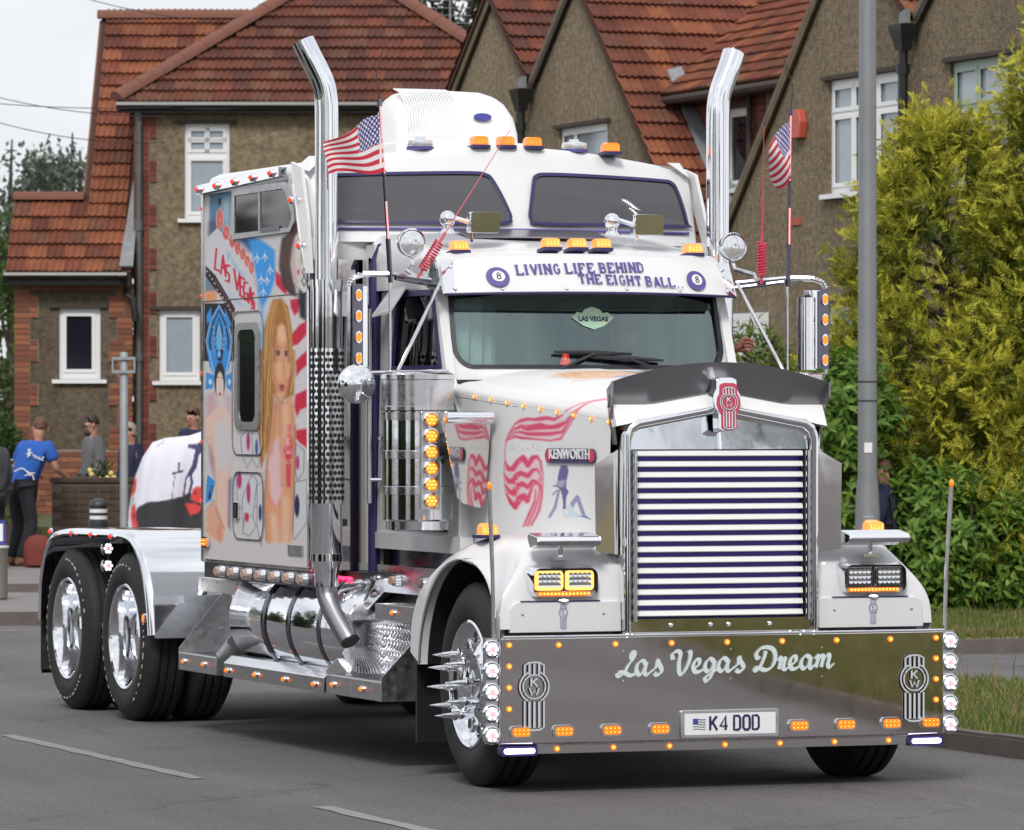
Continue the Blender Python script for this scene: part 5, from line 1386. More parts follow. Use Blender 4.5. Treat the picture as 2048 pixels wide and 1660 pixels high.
def wheel(y, s, kind):
    x = s * (1.15 if kind == 'f' else 1.225)
    w = bpy.data.objects.new("wheel", None); COL.objects.link(w); w.parent = T
    WL[w.name] = V((x, y, .525)); w.location = WL[w.name] - WL[T.name]
    rot = Matrix.Identity(3) if s < 0 else Matrix.Rotation(math.pi, 3, 'Z')
    st = Matrix.Rotation(math.radians(-2.5), 3, 'Z') if kind == 'f' else Matrix.Identity(3)
    rot = st @ rot; o = WL[w.name]
    inst("tyre", tyre_f if kind == 'f' else tyre_r, o, w, rot)
    inst("rim", rim_f if kind == 'f' else rim_r, o, w, rot)
    if kind == 'f':
        for k in range(10):
            a = 2 * math.pi * k / 10 + .2
            inst("hand_hole", hole_m, o + rot @ V((.053, math.cos(a) * .245, math.sin(a) * .245)), w, rot)
            inst("hole_rim", hole_r, o + rot @ V((.050, math.cos(a) * .245, math.sin(a) * .245)), w, rot)
        for k in range(10):
            a = 2 * math.pi * (k + .5) / 10 + .2
            inst("spiked_nut", spike_m, o + rot @ V((-.0, math.cos(a) * .165, math.sin(a) * .165)), w, rot)
    else:
        inst("tyre", tyre_r, o + rot @ V((.305, 0, 0)), w, rot)
        for k in range(10):
            a = 2 * math.pi * (k + .5) / 10 + .2
            inst("wheel_nut", nut_m, o + rot @ V((.205, math.cos(a) * .215, math.sin(a) * .215)), w, rot)
        if s < 0:
            for a0 in (1.1, 3.35, 5.6):
                inst("lettering", ring_text(w, "FIRESTONE", .425, a0 + y, .155, -.012, -1), o, w, rot)
    return w
for s in SD:
    wheel(.68, s, 'f'); wheel(6.64, s, 'r'); wheel(7.94, s, 'r')

# lamp meshes ---------------------------------------------------------------
def lamp_mesh(parts):
    """several coloured shells in one lamp mesh: [(MB, material)]"""
    me = bpy.data.meshes.new("lamp"); V_, F_, I_ = [], [], []
    for k, (mb, mat) in enumerate(parts):
        n = len(V_); V_ += mb.v; F_ += [tuple(i + n for i in f) for f in mb.f]; I_ += [k] * len(mb.f)
        me.materials.append(MATS[mat])
    me.from_pydata(V_, [], F_); me.polygons.foreach_set("material_index", I_)
    bm = bmesh.new(); bm.from_mesh(me); bmesh.ops.recalc_face_normals(bm, faces=bm.faces); bm.to_mesh(me); bm.free()
    shade(me, 40); return me
# local frame of every lamp: +z looks out of the surface, x along the surface
bullet = lamp_mesh([(MB().lathe([(.019, 0), (.019, .008), (.0155, .01)], (0, 0, 0), n=12), "chrome"), (MB().lathe([(.0145, .006), (.013, .018), (.006, .025), (.0008, .0265)], (0, 0, 0), n=12), "orange_lens")])
bullet_small = lamp_mesh([(MB().lathe([(.0155, 0), (.0155, .005), (.0125, .006)], (0, 0, 0), n=12), "orange_lens"), (MB().lathe([(.0085, .004), (.0065, .013), (.0008, .016)], (0, 0, 0), n=10), "amber_hot")])
red_bullet = lamp_mesh([(MB().lathe([(.024, 0), (.024, .014), (.016, .016)], (0, 0, 0), n=12), "chrome"), (MB().lathe([(.014, .008), (.012, .024), (.0008, .03)], (0, 0, 0), n=12), "red_lens")])
drop = lamp_mesh([(MB().lathe([(.012, 0), (.010, .006), (.0008, .008)], (0, 0, 0), n=12).xf(Matrix.Diagonal((.8, 1.35, 1, 1))), "amber_lens"), (MB().lathe([(.007, .005), (.005, .010), (.0008, .012)], (0, 0, 0), n=10).xf(Matrix.Diagonal((.8, 1.3, 1, 1))), "amber_hot")])
def led_round(hot, ring, r=.047):
    dots = MB(); base = MB().lathe([(r * .86, .006), (r * .8, .016), (.0008, .02)], (0, 0, 0), n=18)
    for k in range(6): dots.ball((r * .55 * math.cos(k * 1.0472), r * .55 * math.sin(k * 1.0472), .02), (r * .17, r * .17, .006), 8, 4)
    return base, dots
b_, d_ = led_round(0, 0, .038)
amber_round = lamp_mesh([(MB().lathe([(.043, 0), (.043, .016), (.036, .02), (.034, .008)], (0, 0, 0), n=20, cb=False), "chrome"), (b_, "amber_lens"), (d_.ball((0, 0, .02), (.008, .008, .006), 8, 4), "amber_hot")])
b2, d2 = led_round(0, 0, .045)
star_round = lamp_mesh([(MB().lathe([(.048, 0), (.048, .012), (.042, .016), (.039, .008)], (0, 0, 0), n=20, cb=False), "chrome"), (b2, "clear_lens"), (d2, "white_led"), (MB().lathe([(.018, .016), (.015, .024), (.0008, .026)], (0, 0, 0), n=12), "pink_led")])
def led_block(w, h, nx, ny, bez, lens, dot, d=.022):
    fr0 = frame((0, 0, 0), (1, 0, 0), (0, 1, 0)); o = rrect(0, 0, w, h, h * .3, 4); i = rrect(0, 0, w * .84, h * .74, h * .25, 4)
    dd = MB()
    for a in range(nx):
        for c in range(ny): dd.ball(((a - (nx - 1) / 2) * w * .78 / nx, (c - (ny - 1) / 2) * h * .66 / ny, d), (w * .13 / nx, h * .13 / ny, .003), 6, 4)
    L = MB().loft([[fr0(p) for p in i], [fr0(p) * .94 + V((0, 0, d)) for p in i]])
    return lamp_mesh([(MB().ring([fr0(p) for p in o], [fr0(p) for p in i], (0, 0, .014)), bez), (L, lens), (dd, dot)])
amber_block = led_block(.115, .062, 4, 2, "chrome", "orange_lens", "amber_hot")
side_block = led_block(.034, .066, 1, 3, "chrome", "amber_lens", "amber_lit")
skirt_lamp = lamp_mesh([(MB().loft([[V((a * .062, b * .036, 0)) for a, b in rrect(0, 0, 2, 2, .4, 3)], [V((a * .055, b * .03, .03)) for a, b in rrect(0, 0, 2, 2, .5, 3)]]), "chrome"),
                        (MB().loft([[V((a * .044, b * .026, .028)) for a, b in rrect(0, 0, 2, 2, .5, 3)], [V((a * .036, b * .02, .044)) for a, b in rrect(0, 0, 2, 2, .6, 3)]]), "lens_grey")])
def cab_lamp(lens, dot):
    """torpedo roof lamp: chrome teardrop base with a squared lens at the front; local -y is the front"""
    prof = [(-.085, .046, .028), (-.06, .053, .034), (0, .05, .042), (.06, .036, .034), (.11, .012, .012)]
    base = MB().loft([[V((w * math.cos(a), y, max(0, h * .55 * math.sin(a)))) for a in np.linspace(0, math.pi, 9)] for y, w, h in prof], closed=False)
    L = [(-.095, .036, .012), (-.088, .045, .056), (-.02, .043, .066), (.012, .036, .050)]
    lens_ = MB().loft([[V((w * x, y, z * h)) for x, z in ((-1, .2), (-.95, .85), (-.6, 1), (.6, 1), (.95, .85), (1, .2))] for y, w, h in L])
    pad = MB().loft([[V((w * 1.06 * x, y, z)) for x, z in ((-1, -.012), (-1, .006), (1, .006), (1, -.012))] for y, w in ((-.1, .03), (-.09, .052), (0, .055), (.07, .036), (.12, .01))])
    dd = MB()
    for a in range(4):
        for c in range(3): dd.ball(((a - 1.5) * .02, -.093 + .004 * c, .022 + c * .014), (.006, .003, .005), 6, 4)
    return lamp_mesh([(base, "chrome"), (lens_, lens), (pad, "navy_seal"), (dd, dot)])
roof_orange = cab_lamp("orange_lens", "amber_lit"); roof_clear = cab_lamp("amber_lit", "amber_hot")
IDM = Matrix.Identity(3)
FRONT = basis((1, 0, 0), (0, 0, 1), (0, -1, 0))        # lamp axis to the front
def face(x): return basis((0, -1, 0), (0, 0, 1), (-1, 0, 0)) if x < 0 else basis((0, 1, 0), (0, 0, 1), (1, 0, 0))

# bumper --------------------------------------------------------------------
mb = MB(); nx = 40
def bow(x): return .012 * (x / 1.225) ** 2
L = []
for i in range(nx + 1):
    x = -1.225 + 2.45 * i / nx; y = bow(x)
    L.append([V((x, y + a, z)) for a, z in ((.05, .788), (.008, .792), (.0, .784), (.0, .262), (.008, .252), (.05, .250), (.04, .262), (.04, .78))])
bumper = P_("bumper", mb.loft(L), "mirror_steel", smooth=30)
P_("bumper_lip", MB().box(-1.03, 1.03, .03, .09, .205, .249), "mirror_steel", bumper, smooth=0)
P_("bumper_edge", MB().tube([(-1.225, -.004, .795), (1.225, -.004, .795)], .007, 8), "chrome", bumper)
P_("bumper_edge", MB().tube([(-1.03, .022, .251), (1.03, .022, .251)], .006, 8), "chrome", bumper)
for s in SD:
    P_("bumper_end", MB().box(s * 1.226, s * 1.232, .02, .26, .26, .785), "stainless", bumper, smooth=0)
    P_("lamp_rail", MB().box(s * 1.236, s * 1.30, .035, .06, .26, .79), "brushed", bumper, smooth=0)
    for k in range(5): inst("star_lamp", star_round, (s * 1.272, .034, .735 - k * .108), bumper, FRONT)
    P_("light_bar", MB().prism([V((s * 1.13 + a, .01, .222 + b)) for a, b in rrect(0, 0, .20, .05, .015, 3)], (0, .05, 0)), "navy_seal", bumper)
    P_("light_tube", MB().prism([V((s * 1.13 + a, .004, .222 + b)) for a, b in rrect(0, 0, .165, .026, .012, 3)], (0, .03, 0)), "violet_led", bumper)
    for k in range(4): inst("marker_lamp", bullet_small, (s * 1.185, -.001 + bow(1.185), .755 - k * .107), bumper, FRONT)
    # thin corner whips
    P_("marker_whip", MB().tube([(s * 1.252, .05, .70), (s * 1.26, .045, 1.1), (s * 1.283, .03, 1.535)], [.011, .011, .013], 8), "stainless")
    P_("whip_tip", MB().ball((s * 1.284, .03, 1.555), (.014, .014, .022), 8, 6), "orange_lens")
for k in range(7): inst("marker_lamp", bullet_small, (-.92 + k * .307, bow(-.92 + k * .307) - .001, .752), bumper, FRONT)
for k in range(7): inst("marker_lamp", bullet_small, (-.92 + k * .307, .029, .228), bumper, FRONT)
for x in (-1.125, -.895, -.635, -.372, .40, .665, .925, 1.15): inst("amber_marker", amber_block, (x, bow(x) - .001, .318), bumper, FRONT)
BF = frame((0, -.002, 0), (1, 0, 0), (0, 0, 1)); DY = (0, -.003, 0)
def crest(parent, fr, d, mat, s=1.):
    """shield of rounded bars over and under a ring, two letters in the middle; about 0.33 high at s = 1"""
    mb = MB(); w = .012 * s
    S = lambda pts: [(a * s, b * s) for a, b in pts]
    R = lambda pts, wd=w: ribbon_mb(mb, S(pts), wd, fr, d)
    R([(-.052, .085), (-.052, .138), (-.03, .15), (0, .153), (.03, .15), (.052, .138), (.052, .085)], w * .7)
    for x in (-.026, 0, .026): R([(x, .09), (x, .145)], w * .85)
    for a0, a1 in ((115, 245), (-65, 65)):
        R([(.078 * math.cos(math.radians(a)), .03 + .078 * math.sin(math.radians(a))) for a in np.linspace(a0, a1, 14)], w * .6)
    for a0, a1 in ((-150, -30), (30, 150), (155, 205), (-25, 25)):
        R([(.060 * math.cos(math.radians(a)), .03 + .060 * math.sin(math.radians(a))) for a in np.linspace(a0, a1, 12)], w * .55)
    R([(-.016, .032), (-.016, .072)], w * .8); R([(-.014, .05), (.015, .072)], w * .7); R([(-.006, .054), (.016, .032)], w * .7)
    R([(-.025, .022), (-.013, -.012), (0, .012), (.013, -.012), (.025, .022)], w * .7)
    R([(-.052, -.04), (-.052, -.175), (-.03, -.186), (0, -.189), (.03, -.186), (.052, -.175), (.052, -.04)], w * .7)
    for x in (-.026, 0, .026): R([(x, -.045), (x, -.176)], w * .95)
    return mk("crest", mb, mat, parent, smooth=0, fix=False)
for s in SD: crest(bumper, lambda p, s=s: BF((p[0] + s * 1.055, p[1] + .515)), DY, "etch_white", 1.0)
# flowing script across the bumper: pen strokes traced in a 0..1 wide line of writing
def pen(strokes, fr, d, mat, parent, name, base, nib=35, lean=0.):
    mb = MB(); nb = math.radians(nib)
    for st in strokes:
        P = crom(st, 7)
        Tn = np.gradient(P, axis=0); th = np.arctan2(Tn[:, 1], Tn[:, 0])
        wd = base * (.30 + .95 * np.abs(np.sin(th - nb)))
        ribbon_mb(mb, P, wd, fr, d)
    return mk(name, mb, mat, parent, smooth=0, fix=False)
SCR = [
 [(185, 165), (160, 170), (168, 125), (190, 130), (178, 175), (135, 230), (100, 290), (60, 315), (38, 306), (60, 285), (100, 290), (150, 312), (195, 300)],
 [(285, 225), (262, 195), (222, 215), (205, 265), (222, 305), (255, 295), (290, 230)], [(296, 205), (276, 285), (296, 308), (330, 285)],
 [(326, 288), (372, 250), (390, 192), (396, 215), (420, 265), (412, 298), (380, 312), (360, 300)],
 [(520, 190), (518, 145), (560, 120), (585, 145), (572, 220), (575, 300), (610, 300), (655, 220), (672, 150), (662, 118)],
 [(700, 268), (745, 235), (748, 195), (718, 200), (696, 250), (712, 292), (755, 290), (800, 262)],
 [(875, 210), (845, 188), (808, 220), (800, 270), (825, 290), (862, 262), (885, 205)], [(885, 200), (868, 290), (840, 350), (808, 370), (800, 345), (840, 315), (905, 275)],
 [(995, 205), (965, 185), (930, 210), (915, 262), (940, 292), (980, 262), (1005, 200)], [(1008, 195), (990, 270), (1008, 292), (1045, 268)],
 [(1042, 270), (1085, 235), (1098, 180), (1105, 210), (1132, 255), (1120, 288), (1090, 298), (1070, 286)],
 [(1330, 130), (1318, 180), (1290, 245), (1262, 285), (1235, 292), (1240, 272), (1275, 275), (1330, 290), (1385, 262), (1412, 190), (1395, 125), (1345, 100), (1285, 112), (1248, 155), (1255, 190), (1280, 180)],
 [(1432, 215), (1455, 190), (1462, 215), (1445, 285)], [(1450, 250), (1478, 205), (1500, 200), (1490, 240), (1485, 278), (1510, 285), (1545, 255)],
 [(1545, 258), (1590, 225), (1592, 185), (1562, 190), (1540, 240), (1558, 282), (1600, 280), (1640, 250)],
 [(1720, 195), (1690, 178), (1655, 202), (1640, 255), (1665, 284), (1705, 255), (1728, 192)], [(1732, 186), (1716, 262), (1732, 282), (1760, 255)],
 [(1762, 205), (1785, 180), (1790, 205), (1770, 278)], [(1776, 245), (1808, 190), (1832, 180), (1832, 210), (1818, 275)], [(1824, 240), (1858, 188), (1885, 172), (1890, 200), (1878, 255), (1895, 275), (1935, 245)]]
SCR = [[((a - 1024) / 4.357 / 360.8 + .02, (215 - b) / 4.357 / 374 + .652) for a, b in st] for st in SCR]
pen(SCR, BF, DY, "script_white", bumper, "lettering", .0215, 40)
for x in (-.57, .02, .53):
    for z in (.715, .565): P_("rivet", MB().ball((x, .0, z), (.005, .004, .005), 6, 4), "chrome", bumper)
# number plate
plate = P_("number_plate", MB().prism([BF((a, b)) for a, b in rrect(.012, .338, .545, .142, .012, 3)], (0, -.012, 0)), "brushed", bev=.003)
P_("plate_face", MB().prism([BF((a, b)) + V((0, -.012, 0)) for a, b in rrect(.012, .338, .505, .108, .006, 3)], (0, -.002, 0)), "plate_white", plate)
PF = frame((-.10, -.0165, .306), (1, 0, 0), (0, 0, 1))
GL = {"K": [[(0, 0), (0, 1)], [(.62, 1), (.05, .42)], [(.22, .58), (.66, 0)]], "4": [[(.5, 0), (.5, 1), (0, .28), (.68, .28)]],
      "D": [[(0, .5), (0, 1), (.42, 1), (.58, .86), (.58, .14), (.42, 0), (0, 0), (0, .5)]], "O": [[(0, .5), (0, .86), (.14, 1), (.46, 1), (.6, .86), (.6, .14), (.46, 0), (.14, 0), (0, .14), (0, .5)]]}
mb = MB()
for ch, x in (("K", 0), ("4", .056), ("D", .132), ("O", .184), ("D", .236)):
    for st in GL[ch]: ribbon_mb(mb, [(x + a * .058, b * .071) for a, b in st], .012, PF, (0, -.002, 0))
P_("lettering", mb, "plate_black", plate, smooth=0, fix=False)
mb = MB().prism([PF((-.095 + a, .034 + b)) for a, b in rect(0, .028, 0, .026)], (0, -.002, 0))
P_("plate_flag", mb, "badge_blue", plate, smooth=0); mb = MB()
for k in range(5): ribbon_mb(mb, [(-.095 + t * .07, .006 + k * .0125 + .002 * math.sin(t * 6)) for t in np.linspace(0 if k < 3 else .42, 1, 8)], .003, PF, (0, -.001, 0))
P_("plate_flag", mb, "badge_dark", plate, smooth=0, fix=False)

# grille --------------------------------------------------------------------
GY = .06
gx, gz0, gzc, gzp = .545, .81, 1.90, 1.985
outer = [(-gx, gz0), (-gx, gzc - .09), (-gx + .02, gzc - .03), (-gx + .07, gzc + .0), (0, gzp), (gx - .07, gzc), (gx - .02, gzc - .03), (gx, gzc - .09), (gx, gz0)]
t_ = .052
inner = [(-gx + t_, gz0), (-gx + t_, gzc - .12), (-gx + t_ + .012, gzc - .085), (-gx + t_ + .04, gzc - .064), (0, gzp - t_ - .015), (gx - t_ - .04, gzc - .064), (gx - t_ - .012, gzc - .085), (gx - t_, gzc - .12), (gx - t_, gz0)]
mid = [((a[0] + b[0]) / 2, (a[1] + b[1]) / 2) for a, b in zip(outer, inner)]
L = [[V((p[0], GY + .13, p[1])), V((p[0], GY + .02, p[1])), V((m[0] * .5 + p[0] * .5, GY - .012, m[1] * .5 + p[1] * .5)), V((m[0], GY - .018, m[1])), V((m[0] * .5 + q[0] * .5, GY - .01, m[1] * .5 + q[1] * .5)), V((q[0], GY + .02, q[1])), V((q[0], GY + .1, q[1]))] for p, m, q in zip(outer, mid, inner)]
grille = P_("grille", MB().loft(L), "chrome", smooth=50)
P_("grille_core", MB().box(-.5, .5, GY + .062, GY + .09, .82, 1.86), "grille_navy", grille, smooth=0)
pts = [p for p in inner[1:-1]]
up_ = [V((-gx + t_, GY + .03, 1.735))] + [V((a, GY + .03 + (b - 1.735) * .13, b)) for a, b in pts] + [V((gx - t_, GY + .03, 1.735))]
hp = P_("grille_header", MB().prism(up_, (0, .02, 0)), "chrome", grille, smooth=0)
P_("header_rib", MB().tube([(0, GY + .02, 1.735), (0, GY + .045, 1.95)], .006, 6), "chrome", hp)
P_("grille_sill", MB().box(-gx, gx, GY + .012, GY + .05, .785, .872), "mirror_steel", grille, smooth=0)
for x in (-.28, -.06, .04, .27): P_("bolt", MB().ball((x, GY + .008, .84), (.012, .008, .012), 10, 6), "chrome", grille)
for s in SD:
    P_("grille_rod", MB().tube([(s * (gx - t_ - .012), GY - .004, .86), (s * (gx - t_ - .012), GY - .004, 1.73)], .012, 10), "chrome", grille)
    P_("grille_side", MB().box(s * (gx - t_), s * (gx - t_ - .035), GY + .03, GY + .085, .87, 1.73), "dark_chrome", grille, smooth=0)
slat = mesh("louvre", MB().prism([(-.452, GY + .02, 0), (-.455, GY + .012, .016), (-.465, GY + .06, .040), (-.46, GY + .07, .034)], (.908, 0, 0)), "slat_white", 0)[0]
slm = MB()
for sx in (-.455, .455): pass
prof = [(0, 0), (-.003, .004), (.005, .026), (.010, .028), (.045, .030), (.045, .024)]
slm.loft([[V((x, dy + (0 if abs(x) < .45 else .012), z)) for dy, z in prof] for x in (-.462, -.45, -.2, .2, .45, .462)])
slat = mesh("louvre", slm, "slat_white", 20, False)[0]
for k in range(16): inst("louvre", slat, (0, GY + .012, .885 + k * (1.70 - .885) / 15), grille)
# bug shield and its chrome brow, painted white in place of reflected sky
def brow(y0, z_of, y1, z1_of, nx=20, x1=.575, th=.012):
    return MB().loft([[V((x, y0(x), z_of(x))), V((x, y1(x), z1_of(x))), V((x, y1(x) + th, z1_of(x) - .004)), V((x, y0(x) + th, z_of(x) - .008))] for x in np.linspace(-x1, x1, nx + 1)])
roofz = lambda x: gzp + .012 - .085 * min(1., abs(x) / .5) - .02 * max(0., (abs(x) - .45) / .12)
P_("bug_shield", brow(lambda x: GY + .045 + .05 * abs(x), lambda x: max(roofz(x) + .022, 1.955), lambda x: GY - .005 + .05 * abs(x), lambda x: 2.18 - .10 * (x / .6) ** 2, x1=.60), "smoked_steel", smooth=40)
P_("hood_brow", brow(lambda x: GY - .02 + .02 * abs(x), lambda x: roofz(x) - .035, lambda x: GY + .03 + .04 * abs(x), lambda x: max(roofz(x) + .022, 1.955) + .008, x1=.585, th=.06), "white_trim", smooth=40)
for s in SD:
    q = [V((s * .59, GY + .03, 1.96)), V((s * .60, GY + .0, 2.0)), V((s * .60, GY + .0, 2.08)), V((s * .59, GY + .10, 2.04)), V((s * .578, GY + .10, 1.90)), V((s * .56, GY + .09, 1.76)), V((s * .555, GY + .06, 1.76))]
    P_("shield_wing", MB().prism(q, (s * .008, 0, 0)), "smoked_steel", smooth=0)
# emblem on the crown of the grille
EM = frame((0, GY - .062, 1.955), (1, 0, 0), (0, .05, 1))
sil = [(-.05, .115), (-.028, .125), (.028, .125), (.05, .115), (.052, .07), (.066, .045), (.07, .012), (.06, -.022), (.044, -.045), (.044, -.118), (.02, -.128), (-.02, -.128), (-.044, -.118), (-.044, -.045), (-.06, -.022), (-.07, .012), (-.066, .045), (-.052, .07)]
emb = P_("emblem", MB().prism([EM((a * 1.12, b * 1.08 + .012)) for a, b in sil], (0, .075, 0)), "chrome", smooth=0, bev=.004)
P_("emblem_face", MB().prism([EM((a * .94, b * .95)) + V((.008, -.004, 0)) for a, b in sil], (0, .01, 0)), "emblem_red", emb, smooth=0)
crest(emb, lambda p: EM((p[0] * .62 + .008, p[1] * .62 + .002)) + V((0, -.005, 0)), (0, -.003, 0), "stainless", 1.)

# hood ----------------------------------------------------------------------
# half section (x fraction, height) shaped from crown to lower side, lofted from cowl to grille
def hood_sec(t):
    """t = 0 at the cowl, 1 at the grille; half section points from centre line down the side"""
    y = 1.80 + (.16 - 1.80) * t
    w = .845 + (.572 - .845) * t
    ztop = 2.165 - .085 * t - .02 * t * t
    zc = 2.03 - .145 * t
    P = [(0, ztop), (w * .35, ztop - .008), (w * .62, ztop - .028), (w * .80, ztop - .065), (w * .92, (ztop + zc) / 2 - .01), (w * .985, zc + .03), (w, zc)]
    return y, w, zc, P
L = []
for t in np.linspace(0, 1, 18):
    y, w, zc, P = hood_sec(t)
    P = P + [(w + .0, zc - .012)]
    L.append([V((-a, y, z)) for a, z in P[::-1]] + [V((a, y, z)) for a, z in P[1:]])
hood = P_("hood", MB().loft(L, False, False, False).xf(Matrix.Translation((0, 0, -.006))), "white_paint", smooth=60)
def hood_top(u, v):
    """upper skin of the hood's right half; u = metres back, v = 0 at the crown, 1 at the flank"""
    t = (1.80 - u) / 1.64; y, w, zc, P = hood_sec(t); q = v * (len(P) - 1); i = min(int(q), len(P) - 2); k = q - i
    g = lambda j: P[min(max(j, 0), len(P) - 1)] if j >= 0 else (-P[1][0], P[1][1])
    a, b, c, d = (np.array(g(i + j)) for j in (-1, 0, 1, 2))
    x, z = .5 * (2 * b + (c - a) * k + (2 * a - 5 * b + 4 * c - d) * k * k + (3 * b - a - 3 * c + d) * k ** 3)
    return V((-x, u, z))
def hood_side(u, z, s=-1, out=0.):
    """point on the hood's flank; u = metres back from the grille plane"""
    t = (1.80 - u) / (1.80 - .16); w = .845 + (.572 - .845) * t
    k = max(0., (1.95 - z)) * .02
    return V((s * (w + k + out), u, z))
paint_hood()
for s in SD:
    for k in range(9):
        u = 1.52 + (.17 - 1.52) * k / 8; z = 2.009 + (1.876 - 2.009) * k / 8
        inst("hood_lamp", drop, hood_side(u, z, s, .004), hood, face(s))
P_("firewall", MB().box(-.80, .80, 1.76, 1.85, 1.15, 2.1), "chassis", smooth=0)
# badge on the flank
c = hood_side(.53, 1.70, -1, .006); bu = (hood_side(.2, 1.7) - hood_side(.8, 1.7)).normalized()
bn = bu.cross(UP) if bu.cross(UP).x < 0 else -bu.cross(UP)
FB = lambda p: c + bu * p[0] + UP * p[1]
badge = P_("badge", MB().prism([FB(p) for p in rrect(0, 0, .50, .075, .035, 5)], bn * .008), "badge_dark", smooth=0)
for sx in (-1, 1): P_("badge_end", MB().prism([FB(p) + bn * .007 for p in rrect(sx * .215, 0, .062, .066, .03, 4)], bn * .004), "emblem_red", badge, smooth=0)
text("lettering", "KENWORTH", .072, c + bn * .011 + UP * .006, bu, UP, "reflective", badge, .003, .0012, sx=1.0)

# front fenders -------------------------------------------------------------
wc = (.68, .525)
FT = crom([(1.43, .66), (1.40, .84), (1.27, 1.04), (1.02, 1.20), (.70, 1.285), (.42, 1.295), (.26, 1.262), (.165, 1.17), (.115, 1.02), (.095, .83)], 5)
def fender(s):
    arch = []
    for k in range(len(FT)):
        a = math.radians(-8) + math.radians(196) * k / (len(FT) - 1)
        q = (wc[0] + .625 * math.cos(a), wc[1] + .04 + .60 * math.sin(a))
        arch.append((min(max(q[0], .17), 1.40), max(q[1], .60)))
    cen = np.array([.72, .80])
    L = []
    def taper(x, y, z):
        """the nose narrows towards its top, so the outer edge leans in from the front"""
        f_ = min(1., max(0., (.66 - y) / .5)); t = f_ * .155 * min(1.05, max(0., (z - .83) / .42)) ** 2.9
        return x - max(0., x - .6) / .6 * t
    for x, k in ((.50, 0.), (.95, 0.), (1.02, .006), (1.08, .02), (1.13, .042), (1.165, .07), (1.19, .10), (1.20, .118)):
        L.append([V((s * taper(x, p[0], p[1]), p[0], p[1] - k * max(0., (p[1] - .85) / .44))) for p in FT])
    L.append([V((s * taper(1.197, *q), *q)) for q in arch])
    L.append([V((s * taper(1.15, *q), *q)) for q in arch])
    f = P_("front_fender", MB().loft(L, False, False, False), "white_paint", smooth=60)
    # front panel closes the nose between fender and grille
    nose = [V((s * .535, .10, .83)), V((s * 1.185, .10, .83)), V((s * 1.185, .12, .95)), V((s * .535, .12, .95))]
    P_("wheel_arch", MB().loft([[V((s * x, *q)) for q in arch] for x in (1.15, .55)], False, False, False), "black_paint", f, smooth=50)
    P_("inner_arch", MB().box(s * .50, s * .54, .2, 1.3, .62, 1.2), "chassis", f, smooth=0)
    P_("arch_lip", MB().tube([V((s * taper(1.198, *q), *q)) for q in arch[2:-2]], .007, 6), "chrome", f)
    # lower panel with the crest
    lp = [V((s * a, .088, b)) for a, b in ((.545, .812), (1.15, .812), (1.145, .925), (1.135, .95), (1.11, .966), (.56, .966), (.548, .955))]
    low = P_("lower_panel", MB().prism(lp, (0, .03, 0)), "white_paint", f, smooth=0, bev=.003)
    crest(low, lambda p: V((s * .862 + p[0] * .30, .0875, .90 + p[1] * .37)), (0, -.002, 0), "crest_grey", 1.)
    for dx in (-.22, .22): P_("bolt", MB().ball((s * .862 + dx, .087, .905), (.008, .005, .008), 8, 5), "stainless", low)
    P_("panel_shadow_gap", MB().box(s * .862 - .23, s * .862 + .2, .084, .10, .967, .973), "navy_seal", low, smooth=0)
    # headlamp pod
    hc = s * .862
    H = lambda p, y=0.: V((hc + p[0], .085 + y, 1.065 + p[1]))
    o = rrect(0, 0, .385, .175, .05, 4); i = rrect(.008, -.002, .35, .145, .04, 4)
    pod = P_("headlamp", MB().ring([H(p, .06) for p in o], [H(p, -.012) for p in i], (0, .06, 0)), "chrome", f, smooth=40)
    P_("lamp_recess", MB().prism([H(p, .03) for p in i], (0, .02, 0)), "black_paint", pod, smooth=0)
    for q in (-1, 1):
        w, hgt = .152, .098; cx = q * .083 + .006
        gl = "amber_hot" if s < 0 else "amber_lens"
        P_("lamp_glow", MB().ring([H((cx + a, .008 + b), .0) for a, b in rrect(0, 0, w, hgt, .02, 4)], [H((cx + a, .012 + b), .0) for a, b in rrect(0, 0, w - .038, hgt - .034, .01, 4)], (0, .012, 0)), gl if s < 0 else "dark_chrome", pod, smooth=0)
        P_("lamp_back", MB().prism([H((cx + a, .01 + b), .012) for a, b in rect(-w / 2, w / 2, -hgt / 2, hgt / 2)], (0, .006, 0)), "clear_lens", pod, smooth=0)
        d = MB()
        for a in range(5):
            for b in range(3):
                d.lathe([(.011, .0), (.013, .008), (.004, .004)], H((cx - .05 + a * .025, -.015 + b * .026), .004), (0, -1, 0), 8)
        P_("lamp_reflector", d, "chrome", pod)
    P_("turn_strip", MB().prism([H((a, -.058 + b), -.014) for a, b in rrect(0, 0, .285, .018, .006, 2)], (0, .02, 0)), "orange_lens", pod, smooth=0)
    d = MB()
    for k in range(14): d.ball(H((-.13 + k * .02, -.058), -.016), (.0065, .004, .006), 6, 4)
    tag(P_("turn_leds", d, "amber_hot", pod), kind="stuff")
    P_("nose_lamp", MB().ball((hc, .082, .974), (.035, .012, .010), 10, 6), "chrome", f); P_("nose_led", MB().ball((hc, .076, .974), (.022, .012, .006), 8, 5), "white_led", f)
    # bug-wing mirror (small bar) above the headlamp
    m = MB().prism([V((hc - .17, .12, 1.235)), V((hc - .17, .02, 1.252)), V((hc - .17, .0, 1.275)), V((hc - .17, .02, 1.298)), V((hc - .17, .14, 1.315)), V((hc - .17, .16, 1.29))], (.345, 0, 0))
    P_("fender_mirror", m, "chrome", f, smooth=0, bev=.006)
    P_("mirror_foot", MB().tube([(hc, .12, 1.245), (hc, .13, 1.19)], .012, 8).box(hc - .045, hc + .045, .10, .16, 1.175, 1.192), "chrome", f)
    inst("fender_lamp", roof_clear, (s * 1.09, .62, 1.29), f, Matrix.Identity(3))
